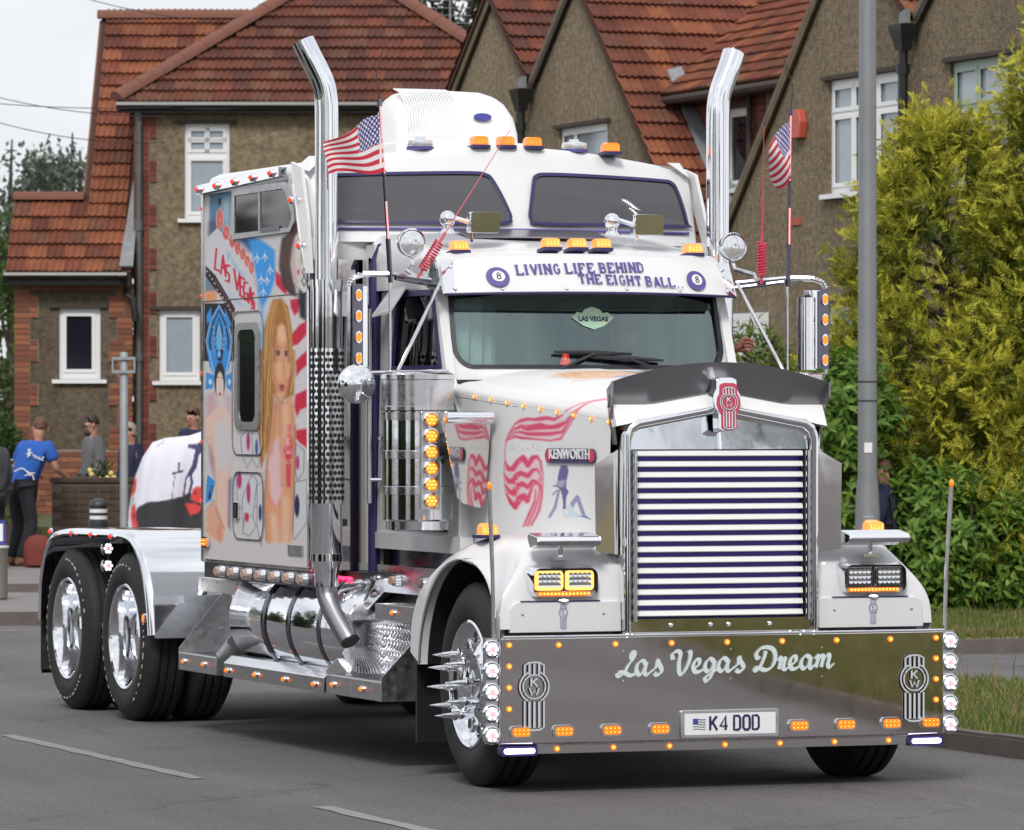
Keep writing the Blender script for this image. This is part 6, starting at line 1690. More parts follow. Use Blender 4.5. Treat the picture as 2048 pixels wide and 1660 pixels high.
    # polished flap between hood and fender
    fl = [V((s * .555, GY + .05, 1.20)), V((s * .68, GY + .03, 1.22)), V((s * .685, GY + .03, 1.66)), V((s * .555, GY + .05, 1.735))]
    P_("wind_flap", MB().prism(fl, (0, .012, 0)), "mirror_steel", smooth=0)
for s in SD: fender(s)
# cab -----------------------------------------------------------------------
def WF(p):
    """windscreen plane: p = (x, height above its foot), leaning back and bowed round the sides"""
    x, h = p
    return V((x, 1.735 + .24 * (x / .85) ** 2 * .55 + h * .30, 2.13 + h))
def wloop(w0, w1, h0, h1, r, n=6):
    return [(p[0] * (w0 + (w1 - w0) * ((p[1] - h0) / (h1 - h0))) , p[1]) for p in [(a, b) for a, b in rrect(0, (h0 + h1) / 2, 2, h1 - h0, r, n)]]
def dens(L, k=4):
    out = []
    for a, b in zip(L, L[1:] + L[:1]):
        for i in range(k): out.append((a[0] + (b[0] - a[0]) * i / k, a[1] + (b[1] - a[1]) * i / k))
    return out
wo = dens(wloop(.862, .845, -.10, .66, .08)); wi = dens(wloop(.80, .785, .03, .57, .13))
cab = P_("cab", MB().ring([WF(p) for p in wo], [WF(p) for p in wi], (0, .04, 0)), "white_paint", smooth=50)
ws2 = dens(wloop(.775, .76, .052, .55, .11))
P_("windscreen_seal", MB().ring([WF(p) + V((0, -.006, 0)) for p in wi], [WF(p) + V((0, -.006, 0)) for p in ws2], (0, .02, 0)), "black_paint", cab, smooth=50)
gl = MB()
ng = 16
gl.loft([[WF((x * (.80 - .015 * h / .5), h)) + V((0, .012, 0)) for h in np.linspace(.035, .565, 6)] for x in np.linspace(-1, 1, ng + 1)], False, False, False)
P_("windscreen", gl, "windscreen", cab, smooth=60)
# door side with window opening (x about 0.93), pillar and sill
def door(s):
    fr = lambda p: V((s * (.885 - max(0., p[1] - 2.15) * .06 - max(0, (2.1 - p[0])) * .10), p[0], p[1]))
    out = [(2.86, 1.26), (2.86, 2.68), (2.4, 2.70), (2.05, 2.68), (1.94, 2.45), (1.80, 2.10), (1.66, 1.9), (1.66, 1.26)]
    hole = [(2.63, 2.16), (2.59, 2.54), (2.56, 2.575), (2.06, 2.575), (2.03, 2.55), (1.885, 2.17)]
    d = P_("door", holed(MB(), out, [hole], fr, (-s * .05, 0, 0)), "white_paint", smooth=0, fix=False)
    P_("window_seal", MB().ring([fr(p) + V((s * .004, 0, 0)) for p in [(2.645, 2.145), (2.605, 2.555), (2.565, 2.592), (2.045, 2.592), (2.012, 2.56), (1.865, 2.155)]], [fr(p) + V((s * .004, 0, 0)) for p in [(2.615, 2.18), (2.575, 2.53), (2.55, 2.56), (2.07, 2.56), (2.045, 2.54), (1.915, 2.18)]], (-s * .02, 0, 0)), "navy_seal", d, smooth=0)
    P_("window_pane", MB().prism([fr(p) - V((s * .02, 0, 0)) for p in hole], (-s * .008, 0, 0)), "side_glass", d, smooth=0)
    P_("door_handle", MB().obox((s * .905, 2.70, 1.78), (.012, 0, 0), (0, .07, 0), (0, 0, .018)), "chrome", d, bev=.006)
    P_("hinge", MB().tube([(s * .89, 2.76, 1.55), (s * .95, 2.80, 1.55)], .012, 8), "chrome", d)
    P_("sill_trim", MB().box(s * .82, s * .895, 1.5, 2.86, 1.17, 1.26), "white_paint", d, smooth=0)
    P_("rain_visor", MB().prism([V((s * .87, 2.66, 2.60)), V((s * .87, 2.42, 2.60)), V((s * .955, 2.44, 2.47)), V((s * .955, 2.74, 2.45))], (0, 0, .014)), "white_paint", d, smooth=0)
    return d
for s in SD: door(s)
# cab roof rising to the sleeper
L = []
for y, z, w, r in ((1.93, 2.66, .83, .10), (2.0, 2.74, .84, .12), (2.12, 2.80, .85, .13), (2.4, 2.86, .865, .14), (2.75, 2.91, .885, .15), (3.0, 2.95, .885, .16)):
    L.append([V((-w, y, 2.60)), V((-w, y, z - r)), V((-w + .02, y, z - r * .55)), V((-w + .07, y, z - r * .2)), V((-w + .16, y, z - .02)), V((-w * .4, y, z)), V((w * .4, y, z)), V((w - .16, y, z - .02)), V((w - .07, y, z - r * .2)), V((w - .02, y, z - r * .55)), V((w, y, z - r)), V((w, y, 2.60))])
P_("cab_roof", MB().loft(L, True, True), "white_paint", smooth=60)
P_("dark_roof_patch", MB().prism([V((x, 2.5 + .14 * (x / .42) ** 2, 2.882 + .012)) for x in np.linspace(-.42, .42, 11)] + [V((x, 2.86, 2.945)) for x in (.42, -.42)], (0, 0, .008)), "smoked_steel", smooth=0)  # dark curved patch laid on the cab roof
for x in (-.69, -.155, .0, .145, .69): inst("cab_lamp", roof_clear, (x, 2.12, 2.812 if abs(x) < .3 else 2.79), T, Matrix.Rotation(-.12, 3, 'X'))
# interior
P_("dashboard", MB().box(-.78, .78, 1.95, 2.2, 1.6, 2.12), "seat_grey", bev=.04)
P_("cab_floor", MB().box(-.88, .88, 1.8, 3.0, 1.28, 1.32), "chassis", smooth=0)
P_("cab_liner", MB().box(-.86, .86, 2.9, 2.93, 1.3, 2.6), "curtain_green", smooth=0)
P_("headliner", MB().box(-.84, .84, 2.05, 2.9, 2.60, 2.625), "black_paint", smooth=0)
for s in SD:
    P_("seat", MB().box(s * .42 - .24, s * .42 + .24, 2.35, 2.8, 1.5, 1.68).box(s * .42 - .23, s * .42 + .23, 2.68, 2.82, 1.66, 2.25).box(s * .42 - .12, s * .42 + .12, 2.7, 2.8, 2.27, 2.45), "seat_grey", bev=.03)
P_("window_curtain", MB().loft([[V((x + .01 * math.sin(k * 1.9), 2.02 + .03 * math.sin(k * 2.3) - .12 * (abs(x) - .6), z)) for z in (2.12, 2.58)] for k, x in enumerate(np.linspace(-.80, -.50, 12))], False, False, False), "curtain_green", smooth=60)
P_("steering_wheel", MB().tube([V((.42 + .23 * math.cos(a), 2.28 + .09 * math.sin(a), 2.08 + .19 * math.sin(a))) for a in np.linspace(0, 2 * math.pi, 25)], .014, 8), "black_paint")
P_("sun_band", MB().loft([[WF((x * (.79 - .015 * h / .5), h)) + V((0, .022, 0)) for h in (.40 - .07 * (1 - abs(x)) ** 2 * 0 + .05 * max(0, abs(x) - .8) / .2, .56)] for x in np.linspace(-1, 1, 17)], False, False, False), "black_paint", smooth=60)
# wipers
for a, b, p in (((-.23, .03), (-.255, .122), (.195, .112)), ((.34, .03), (-.05, .095), (.385, .078))):
    m = ((b[0] + p[0]) / 2, (b[1] + p[1]) / 2 + .0)
    mb = MB().tube([WF(a) + V((0, -.035, 0)), WF(m) + V((0, -.045, 0))], .008, 6)
    mb.tube([WF(b) + V((0, -.022, 0)), WF(m) + V((0, -.034, 0)), WF(p) + V((0, -.022, 0))], [.008, .016, .008], 6)
    P_("wiper", mb, "black_paint")
# sun visor with lettering ---------------------------------------------------
def VF(p):
    """visor surface: p = (x, distance up the face)"""
    x, h = p
    return V((x, 1.70 + .15 * (x / .85) ** 2 + h * .52, 2.575 + h * .86 - .012 * (x / .85) ** 2))
L = []
for x in np.linspace(-.855, .855, 31):
    tp = .235 - .02 * (abs(x) / .85) ** 3
    L.append([VF((x, 0)), VF((x, tp * .5)) + V((0, -.006, .003)), VF((x, tp)), VF((x, tp)) + V((0, .012, -.012)), VF((x, 0)) + V((0, .016, .0))])
visor = P_("sun_visor", MB().loft(L), "white_paint", smooth=50)
for s in SD:
    e = [VF((s * .855, 0)), VF((s * .855, .213)), V((s * .86, 2.02, 2.78)), V((s * .875, 2.06, 2.60))]
    P_("visor_end", MB().prism(e, (s * .006, 0, 0)), "chrome", visor, smooth=0)
    st = [VF((s * x, h)) + V((0, -.006, .003)) for x, h in ((.80, .0), (.852, .0), (.845, .213), (.78, .213))]
    P_("visor_strip", MB().prism(st, (0, .004, 0)), "chrome", visor, smooth=0)
    P_("visor_bolt", MB().ball(VF((s * .80, .03)) + V((0, -.012, 0)), .012, 8, 6).ball(VF((s * .80, .17)) + V((0, -.012, 0)), .012, 8, 6), "chrome", visor)
for x in (-.55, -.2, .15, .48): P_("visor_bolt", MB().ball(VF((x, .022)) + V((0, -.004, 0)), .010, 8, 6), "chrome", visor)
P_("visor_edge", MB().tube([VF((x, -.004)) for x in np.linspace(-.85, .85, 21)], .008, 6), "navy_seal", visor)
VFo = lambda p: VF(p) + V((0, -.011, .006))
# slab-serif capitals: vertical stems thick, cross strokes thin, block serifs
SER = {"L": ([(0, 'I'), ], [[(0, .05), (.55, .05)], [(.55, .02), (.55, .22)]]), "I": ([(0, 'I')], []),
       "V": ([], [[(0, 1), (.30, 0)], [(.30, 0), (.58, 1)]]), "N": ([(0, 'I'), (.55, 'I')], [[(0, 1), (.55, 0)]]), "G": ([], [[(.5, .78), (.36, .96), (.14, .92), (.03, .65), (.03, .35), (.14, .08), (.36, .04), (.52, .2), (.52, .42)], [(.34, .44), (.6, .44)]]),
       "F": ([(0, 'I')], [[(0, .95), (.52, .95)], [(.52, .98), (.52, .76)], [(0, .52), (.36, .52)]]), "E": ([(0, 'I')], [[(0, .95), (.54, .95)], [(.54, .98), (.54, .78)], [(0, .52), (.36, .52)], [(0, .05), (.56, .05)], [(.56, .02), (.56, .24)]]),
       "B": ([(0, 'I')], [[(0, .95), (.34, .95), (.48, .86), (.48, .64), (.34, .53), (0, .53)], [(.3, .53), (.52, .42), (.52, .15), (.36, .05), (0, .05)]]), "H": ([(0, 'I'), (.55, 'I')], [[(0, .52), (.55, .52)]]),
       "D": ([(0, 'I')], [[(0, .95), (.30, .95), (.52, .75), (.52, .25), (.30, .05), (0, .05)]]), "T": ([(.28, 'I')], [[(0, .95), (.56, .95)], [(0, .98), (0, .74)], [(.56, .98), (.56, .74)]]), "A": ([], [[(0, 0), (.28, 1)], [(.28, 1), (.58, 0)], [(.12, .32), (.46, .32)]]), ".": ([], [[(.05, 0), (.05, .1)]])}
mb = MB()
def serif(txt, x, h, size, slope=0.):
    for i, ch in enumerate(txt):
        if ch in SER:
            st, th = SER[ch]; o = lambda a, b: (x + a * size * .86, h + slope * (x) + b * size)
            for q, _ in st:
                ribbon_mb(mb, [o(q, 0), o(q, 1)], size * .20, VFo, (0, -.002, .001))
                for e in (.045, .955): ribbon_mb(mb, [o(q - .16, e), o(q + .16, e)], size * .10, VFo, (0, -.002, .001))
            for ln in th: ribbon_mb(mb, [o(*p) for p in ln], size * (.17 if ch in "VA" else .13), VFo, (0, -.0025, .001))
        x += size * (.30 if ch == ' ' else .42 if ch in "I." else .80)
serif("LIVING LIFE BEHIND", -.455, .118, .063, .03); serif("THE EIGHT BALL..", -.12, .047, .060, -.03)
P_("lettering", mb, "navy_print", visor, smooth=0, fix=False)
for x, h in ((-.565, .092), (.60, .083)):
    b8 = P_("eight_ball", MB().prism([VFo((x + a, h + b)) for a, b in circ(.062, 22)], (0, -.002, .001)), "navy_print", visor, smooth=0)
    P_("ball_spot", MB().prism([VFo((x + .004 + a, h + .004 + b)) + V((0, -.002, .001)) for a, b in circ(.034, 18)], (0, -.002, .001)), "white_trim", b8, smooth=0)
    m8 = MB()
    for cy, r in ((.011, .0085), (-.008, .0105)): ribbon_mb(m8, [(x + .004 + a, h + .004 + cy + b) for a, b in circ(r, 13) + circ(r, 13)[:2]], .004, lambda p: VFo(p) + V((0, -.005, .002)), (0, -.002, .001))
    P_("ball_number", m8, "plate_black", b8, smooth=0, fix=False)

# sleeper -------------------------------------------------------------------
SX, SY0, SY1 = 1.20, 3.06, 5.07
body = MB().box(-SX + .004, SX - .004, SY0, SY1, 1.04, 2.9)
sleeper = P_("sleeper", body, "white_paint", smooth=0)
# upper part: front bowed and leaning, flanks leaning in a little
def ufront(x, z):
    k = (z - 2.9) / .46
    return 2.90 + .20 * (x / 1.15) ** 2 + .16 * k + .10 * max(0., k) ** 3
xs = list(np.linspace(-1.14, 1.14, 21))
def usec(z, w, zoff=0.):
    F = [V((x * w, ufront(x * w, z), z + zoff * (1 - (x / 1.14) ** 2))) for x in xs]
    return F + [V((1.195 * w, 3.2 + .10 * (z - 2.9) / .46, z)), V((1.195 * w, SY1, z)), V((-1.195 * w, SY1, z)), V((-1.195 * w, 3.2 + .10 * (z - 2.9) / .46, z))]
P_("high_roof", MB().loft([usec(2.88, 1.), usec(3.1, .995), usec(3.27, .985), usec(3.32, .965, .05), usec(3.345, .92, .075), usec(3.36, .8, .075), usec(3.365, .4, .075)]), "white_paint", sleeper, smooth=50)
# two raked upper windscreens
def UW(p, out=0.): return V((p[0], ufront(p[0], p[1]) - .006 - out, p[1]))
for s in SD:
    lp = [(1.06, 3.005), (1.085, 3.03), (1.06, 3.20), (1.03, 3.245), (.96, 3.255), (.60, 3.266), (.25, 3.272), (.165, 3.262), (.13, 3.225), (.075, 3.075), (.072, 3.03), (.115, 3.002), (.5, 3.0)]
    lp = [tuple(p) for p in crom(lp, 5, True)]
    big = [((p[0] - .55) * 1.035 + .55, (p[1] - 3.13) * 1.13 + 3.13) for p in lp]
    w = P_("upper_windscreen", MB().loft([[UW((s * p[0], p[1]), .006) for p in lp], [UW((s * p[0], p[1]), .007) for p in [((q[0] - .55) * .3 + .55, (q[1] - 3.13) * .3 + 3.13) for q in lp]]], False, True), "grey_tint", sleeper, smooth=30)
    P_("window_seal", MB().ring([UW((s * p[0], p[1]), .004) for p in big], [UW((s * p[0], p[1]), .004) for p in lp], (0, -.012, 0)), "navy_seal", w, smooth=40)
P_("roof_bead", MB().tube([UW((x, 2.955), .004) for x in np.linspace(-1.1, 1.1, 21)], .008, 6), "navy_print", sleeper)
# right-hand and left-hand side wings of the roof
for s in SD:
    wing = [V((s * 1.19, 3.22, 3.30)), V((s * 1.19, 3.40, 3.34)), V((s * 1.215, 3.20, 2.95)), V((s * 1.215, 3.06, 2.70)), V((s * 1.215, 2.98, 2.70)), V((s * 1.2, 3.08, 3.0))]
    P_("side_fairing", MB().prism(wing, (s * .02, 0, 0)), "white_paint", sleeper, smooth=0)
    P_("roof_fin", MB().prism([V((s * 1.20, 3.34, 3.30)), V((s * 1.13, 3.30, 3.37)), V((s * 1.05, 3.28, 3.37)), V((s * 1.16, 3.22, 3.28))], (0, .02, 0)), "white_paint", sleeper, smooth=0)
paint_sleeper()
# roof rail lamps, marker lamps at the edges
for s in SD:
    rl = P_("roof_rail", MB().prism([V((s * 1.20, 5.06, 3.275)), V((s * 1.20, 3.50, 3.315)), V((s * 1.20, 3.50, 3.262)), V((s * 1.20, 5.06, 3.222))], (s * .05, 0, 0)), "chrome", sleeper, smooth=0)
    for k in range(5): inst("rail_lamp", red_bullet, (s * 1.25, 5.0 - k * .345, 3.25 + k * .0088), rl, face(s))
    for k, z in enumerate((3.14, 2.62, 2.16, 1.75, 1.4)): inst("rear_edge_lamp", red_bullet, (s * 1.19, 5.085, z), sleeper, face(s))
    for y, z in ((3.30, 3.12), (3.16, 2.86)): inst("edge_lamp", red_bullet, (s * 1.232, y, z), sleeper, face(s))
    P_("rear_trim", MB().box(s * 1.19, s * 1.212, 5.045, 5.085, 1.04, 3.25), "stainless", sleeper, smooth=0)
    inst("corner_lamp", amber_block, (s * 1.212, 4.98, 1.155), sleeper, face(s))
    # skirt and its row of lamps
    sk = P_("skirt", MB().box(s * 1.02, s * 1.195, 3.06, 5.07, .945, 1.045), "dark_chrome", sleeper, smooth=0)
    P_("skirt_edge", MB().box(s * 1.19, s * 1.204, 3.06, 5.07, 1.035, 1.055), "chrome", sk, smooth=0)
    for k in range(7): inst("skirt_lamp", skirt_lamp, (s * 1.196, 4.72 - k * .255, .99), sk, face(s))
    sk2 = P_("cab_skirt", MB().box(s * .84, s * .895, 1.55, 3.05, .93, 1.08), "stainless", smooth=0)
    for y in (2.48, 2.04): inst("skirt_lamp", skirt_lamp, (s * .897, y, 1.0), sk2, face(s))
    # stainless shoulder between sleeper and cab, boot seal
    P_("shoulder_panel", MB().box(s * .89, s * 1.195, SY0 - .012, SY0 - .002, 1.04, 2.78), "mirror_steel", sleeper, smooth=0)
    P_("cab_back", MB().box(s * .83, s * .885, 2.90, SY0 - .014, 1.0, 2.86), "white_paint", smooth=0)
    P_("boot_seal", MB().tube([V((s * .89, 2.895, 1.0)), V((s * .89, 2.895, 2.55)), V((s * .885, 2.895, 2.74)), V((s * .84, 2.90, 2.84)), V((s * .74, 2.90, 2.89))], [.034, .034, .034, .034, .012], 8), "navy_seal")
    P_("grab_rail", MB().tube([V((s * .95, 2.80, 1.42)), V((s * .95, 2.80, 2.5))], .014, 8), "stainless")
# cab-side shiny lower corner
for s in SD: P_("battery_cover", MB().box(s * .74, s * .83, 1.5, 2.8, .96, 1.165), "dark_chrome", smooth=0)
# air conditioning pack on the roof
L = []
for y, w, z in ((3.90, .34, 3.46), (3.905, .355, 3.56), (3.93, .37, 3.66), (3.98, .38, 3.74), (4.06, .385, 3.79), (4.16, .385, 3.815), (4.30, .385, 3.82), (4.36, .37, 3.80)):
    arc = [(math.cos(a), math.sin(a)) for a in np.linspace(math.pi, 0, 13)]
    L.append([V((-w, y, 3.40))] + [V((math.copysign(abs(c) ** .45, c) * w, y, 3.44 + (z - 3.44) * abs(s_) ** .5)) for c, s_ in arc] + [V((w, y, 3.40))])
ac = P_("roof_air_unit", MB().loft(L), "white_trim", sleeper, smooth=50)
P_("unit_skirt", MB().box(-.40, .40, 3.885, 4.38, 3.40, 3.50), "white_trim", ac, bev=.015)
rib = mesh("unit_rib", MB().tube([(0, -.004, 3.53), (0, -.0, 3.585), (0, .022, 3.672), (0, .072, 3.752), (0, .15, 3.802), (0, .24, 3.822)], .0055, 6), "white_trim", 60, False)[0]
for k in range(20):
    inst("unit_rib", rib, (-.325 + k * .0165, 3.908, -.004), ac)
P_("oval_badge", MB().prism([V((.14 + .055 * math.cos(a), 3.914 + .007 * math.sin(a), 3.645 + .02 * math.sin(a))) for a in np.linspace(0, 2 * math.pi, 20, False)], V((0, -.008, .008))), "badge_blue", ac, smooth=0)
# roof marker lamps and strobes
def rz(x): return 3.36 + .075 * (1 - (x / 1.14) ** 2)
for x in (-.16, .0, .165, .645): inst("roof_lamp", roof_orange, (x, 3.22, rz(x) - .005), sleeper, Matrix.Rotation(-.1, 3, 'X'))
for x in (-.49, .45): inst("strobe_lamp", lamp_mesh([(MB().lathe([(.078, 0), (.078, .018)], (0, 0, 0), n=18), "navy_print"), (MB().lathe([(.07, .018), (.074, .03), (.07, .055), (.03, .062), (.028, .075), (.0008, .077)], (0, 0, 0), n=18), "clear_lens")]), (x, 3.24, rz(x) - .008), sleeper)

# stacks --------------------------------------------------------------------
for s in SD:
    x, y = s * 1.18, 2.86
    st = P_("exhaust_stack", MB().tube([(x, y, 2.6), (x, y, 3.5)] + [tuple(q) for q in crom([(x, y, 3.58), (x + s * .004, y, 3.68), (x + s * .022, y + .005, 3.76), (x + s * .052, y + .016, 3.83), (x + s * .088, y + .03, 3.905), (x + s * .122, y + .05, 3.985)], 4)], .065, 24, False), "chrome", smooth=40)
    P_("stack_mouth", MB().tube([(x + s * .08, y + .026, 3.90), (x + s * .113, y + .045, 3.968)], .058, 16), "black_paint", st)
    P_("muffler", MB().lathe([(.066, 2.62), (.088, 2.64), (.088, 1.12), (.07, 1.05), (.068, .96)], (x, y, 0), n=24), "chrome", st)
    for z in (2.62, 1.10): P_("muffler_band", MB().lathe([(.092, z), (.092, z + .04)], (x, y, 0), n=24), "chrome", st)
    P_("stack_bracket", MB().box(min(x + .02, x - s * .2), max(x + .02, x - s * .2) if s < 0 else x - .02, y + .09, y + .10, 2.46, 2.72), "mirror_steel", st, smooth=0)
    # pierced heat shield: a sleeve with round holes
    R_ = .098; na, nz = 11, 24; a_mid = math.atan2(-1, s * .25)
    shield = MB(); hole = MB()
    z0, z1 = 1.42, 2.28
    angs = np.linspace(a_mid - 1.75, a_mid + 1.75, 37)
    shield.loft([[V((x + R_ * math.cos(a), y + R_ * math.sin(a), z)) for z in (z0, z1)] + [V((x + (R_ - .006) * math.cos(a), y + (R_ - .006) * math.sin(a), z)) for z in (z1, z0)] for a in angs])
    sh = P_("heat_shield", shield, "chrome", st, smooth=50)
    for j in range(nz):
        z = z0 + .03 + j * (z1 - z0 - .06) / (nz - 1)
        for i in range(na):
            a = a_mid - 1.55 + 3.1 * (i + (.5 if j % 2 else 0)) / na
            n_ = V((math.cos(a), math.sin(a), 0)); t = V((-n_.y, n_.x, 0)); c = V((x, y, z)) + n_ * (R_ + .0006)
            hole.poly([c + t * (.0125 * math.cos(k * math.pi / 4)) + UP * (.0125 * math.sin(k * math.pi / 4)) for k in range(8)])
    P_("shield_holes", hole, "black_paint", sh, smooth=0, fix=False)
    P_("stack_elbow", MB().tube([tuple(q) for q in crom([(x, y, 1.0), (x, y, .94), (x - s * .008, y - .02, .88), (x - s * .03, y - .10, .78), (x - s * .06, y - .18, .69), (x - s * .068, y - .20, .665)], 3)], .06, 18), "smoked_steel", st)
    P_("elbow_tip", MB().tube([(x - s * .06, y - .18, .69), (x - s * .07, y - .206, .657)], .055, 16), "chassis", st)

# fuel tanks, boxes and steps -----------------------------------------------
for s in SD:
    cx, cz, r = s * .875, .715, .31
    pr = [(.02, 2.70), (.20, 2.705), (.285, 2.73), (r, 2.78), (r, 4.62), (.285, 4.67), (.2, 4.69), (.02, 4.70)]
    tank = P_("fuel_tank", MB().lathe([(a, b) for a, b in pr], (cx, 0, cz), (0, 1, 0), 48), "chrome", smooth=40)
    for y in (2.98, 3.52, 3.98):
        P_("tank_strap", MB().lathe([(r + .002, y - .022), (r + .010, y - .019), (r + .010, y - .008), (r + .003, y - .005), (r + .003, y + .005), (r + .010, y + .008), (r + .010, y + .019), (r + .002, y + .022)], (cx, 0, cz), (0, 1, 0), 48, False, False), "dark_chrome", tank, smooth=30)
    P_("tank_tray", MB().box(s * .62, s * 1.0, 2.80, 3.95, .985, 1.035), "chassis", tank, smooth=0)
    P_("tank_glow_strip", MB().tube([(s * 1.035, 2.86, 1.0), (s * 1.03, 3.85, 1.0)], .010, 6), "red_strip", tank)
    # chamfered rocker under the tank
    q = [(1.10, .50), (1.16, .495), (1.205, .455), (1.21, .372), (1.04, .365), (1.04, .45)]
    rk = P_("rocker_panel", MB().prism([V((s * a, 2.84, b)) for a, b in q], (0, 1.82, 0)), "stainless", smooth=0, bev=.004)
    for k in range(4): inst("rocker_lamp", bullet, (s * 1.21, 4.56 - k * .53, .412), rk, face(s))
    # step boxes: lower tread, raked side plates, tread-plate riser, upper tread
    for (y0, y1, yr0, yr1, zt) in ((4.80, 5.56, 4.20, 4.80, .93), (1.87, 2.79, 1.36, 2.28, .885)):
        sb = P_("step_box", MB().box(s * .70, s * 1.205, y0 + .006, y1 - .006, .37, .475), "brushed", smooth=0, bev=.004)
        P_("riser", MB().box(s * .88, s * .90, y0, y1, .475, zt - .04), "stainless", sb, smooth=0)
        P_("upper_tread", MB().box(s * .62, s * 1.10, min(y0, yr0) + (.0 if y0 > 4 else .0), y1 - .06 if y0 > 4 else yr1 + .0, zt - .085, zt), "brushed", sb, smooth=0, bev=.003)
        for ye in (y0, y1 - .006):
            P_("side_plate", MB().prism([V((s * 1.205, ye, .372)), V((s * 1.205, ye, .50)), V((s * .92, ye, zt - .09)), V((s * .70, ye, zt - .09)), V((s * .70, ye, .372))], (0, .006, 0)), "brushed", sb, smooth=0)
        tr = MB()
        for k in range(16):
            xx = .92 + k * .0175
            tr.box(s * xx, s * (xx + .007), y0 + .03, y1 - .03, .475, .482)
        P_("tread_bars", tr, "stainless", sb, smooth=0)
        dm = MB()
        for j in range(int((zt - .6) / .03)):
            for k in range(int((y1 - y0 - .06) / .05)):
                yy = y0 + .04 + k * .05 + (.025 if j % 2 else 0); zz = .51 + j * .03; sl = .010 if (j % 2) else -.010
                dm.obox((s * .902, yy, zz), (.003, 0, 0), (0, .015, sl), (0, -sl * .35, .005))
        tag(P_("tread_pattern", dm, "stainless", sb, smooth=0, fix=False), kind="stuff")
        n2 = 2
        for k in range(n2):
            inst("step_lamp", bullet, (s * 1.206, y1 - .13 - k * .42 * (y1 - y0) / .76 * .95, .425), sb, face(s))
            yb = (4.35 + .30 * k) if y0 > 4 else (1.55 + .42 * k)
            inst("step_lamp", bullet, (s * 1.101, yb, zt - .042), sb, face(s))
    P_("heat_guard", MB().box(s * .70, s * .78, 1.36, 5.3, .46, .95), "chassis", smooth=0)
    P_("mudguard_flap", MB().box(s * .9, s * 1.16, 1.44, 1.46, .18, .62), "black_paint", smooth=0)

# rear fenders --------------------------------------------------------------
RF = crom([(8.60, .56), (8.56, .84), (8.40, 1.07), (8.10, 1.165), (7.30, 1.185), (6.62, 1.185), (6.34, 1.12), (6.16, .95), (6.06, .74), (6.02, .56)], 5)
for s in SD:
    tn = np.gradient(RF, axis=0); tn /= np.linalg.norm(tn, axis=1)[:, None]; nm = np.c_[-tn[:, 1], tn[:, 0]]
    if (nm[len(nm) // 2] @ np.array([0, 1])) < 0: nm = -nm
    L = []
    for x, k in ((.62, 0.), (1.20, 0.), (1.235, -.008), (1.25, -.03), (1.25, -.045), (1.235, -.05), (1.23, -.03), (1.18, -.012), (.62, -.012)):
        L.append([V((s * x, *(p + n * k))) for p, n in zip(RF, nm)])
    rf = P_("rear_fender", MB().loft(L, False, False, False), "chrome", smooth=50)
    for k, y in enumerate((8.22, 7.72, 7.27, 6.82)): inst("fender_lamp", red_bullet, (s * 1.25, y, 1.147), rf, face(s))
    inst("fender_lamp", side_block, (s * 1.25, 6.10, .66), rf, face(s))
    P_("fender_front_plate", MB().prism([V((s * .62, 6.0, .54)), V((s * 1.22, 6.0, .54)), V((s * 1.22, 6.03, .80)), V((s * .62, 6.03, .80))], (0, .01, 0)), "chrome", rf, smooth=0)
    P_("lamp_panel", MB().box(s * 1.0, s * 1.02, 7.20, 7.38, .6, 1.15), "black_paint", rf, smooth=0)
    for z in (1.06, .95): inst("star_lamp", star_round, (s * 1.16, 7.26, z), rf, FRONT @ Matrix.Rotation(-s * .35, 3, 'Y'))
    P_("lamp_bracket", MB().box(s * 1.0, s * 1.14, 7.275, 7.305, .92, 1.09), "black_paint", rf, smooth=0)
    P_("mudflap", MB().box(s * .65, s * 1.2, 8.66, 8.675, .22, .75), "rubber", rf, smooth=0)
    P_("mudflap_weight", MB().box(s * .65, s * 1.2, 8.655, 8.68, .20, .225), "chrome", rf, smooth=0)
    P_("rear_wing_strut", MB().obox((s * .80, 5.45, 1.165), (.02, 0, 0), (0, .42, -.10), (0, .012, .03)), "brushed", smooth=0)
inst("strut_lamp", bullet, (-.822, 5.2, 1.225), T, face(-1))

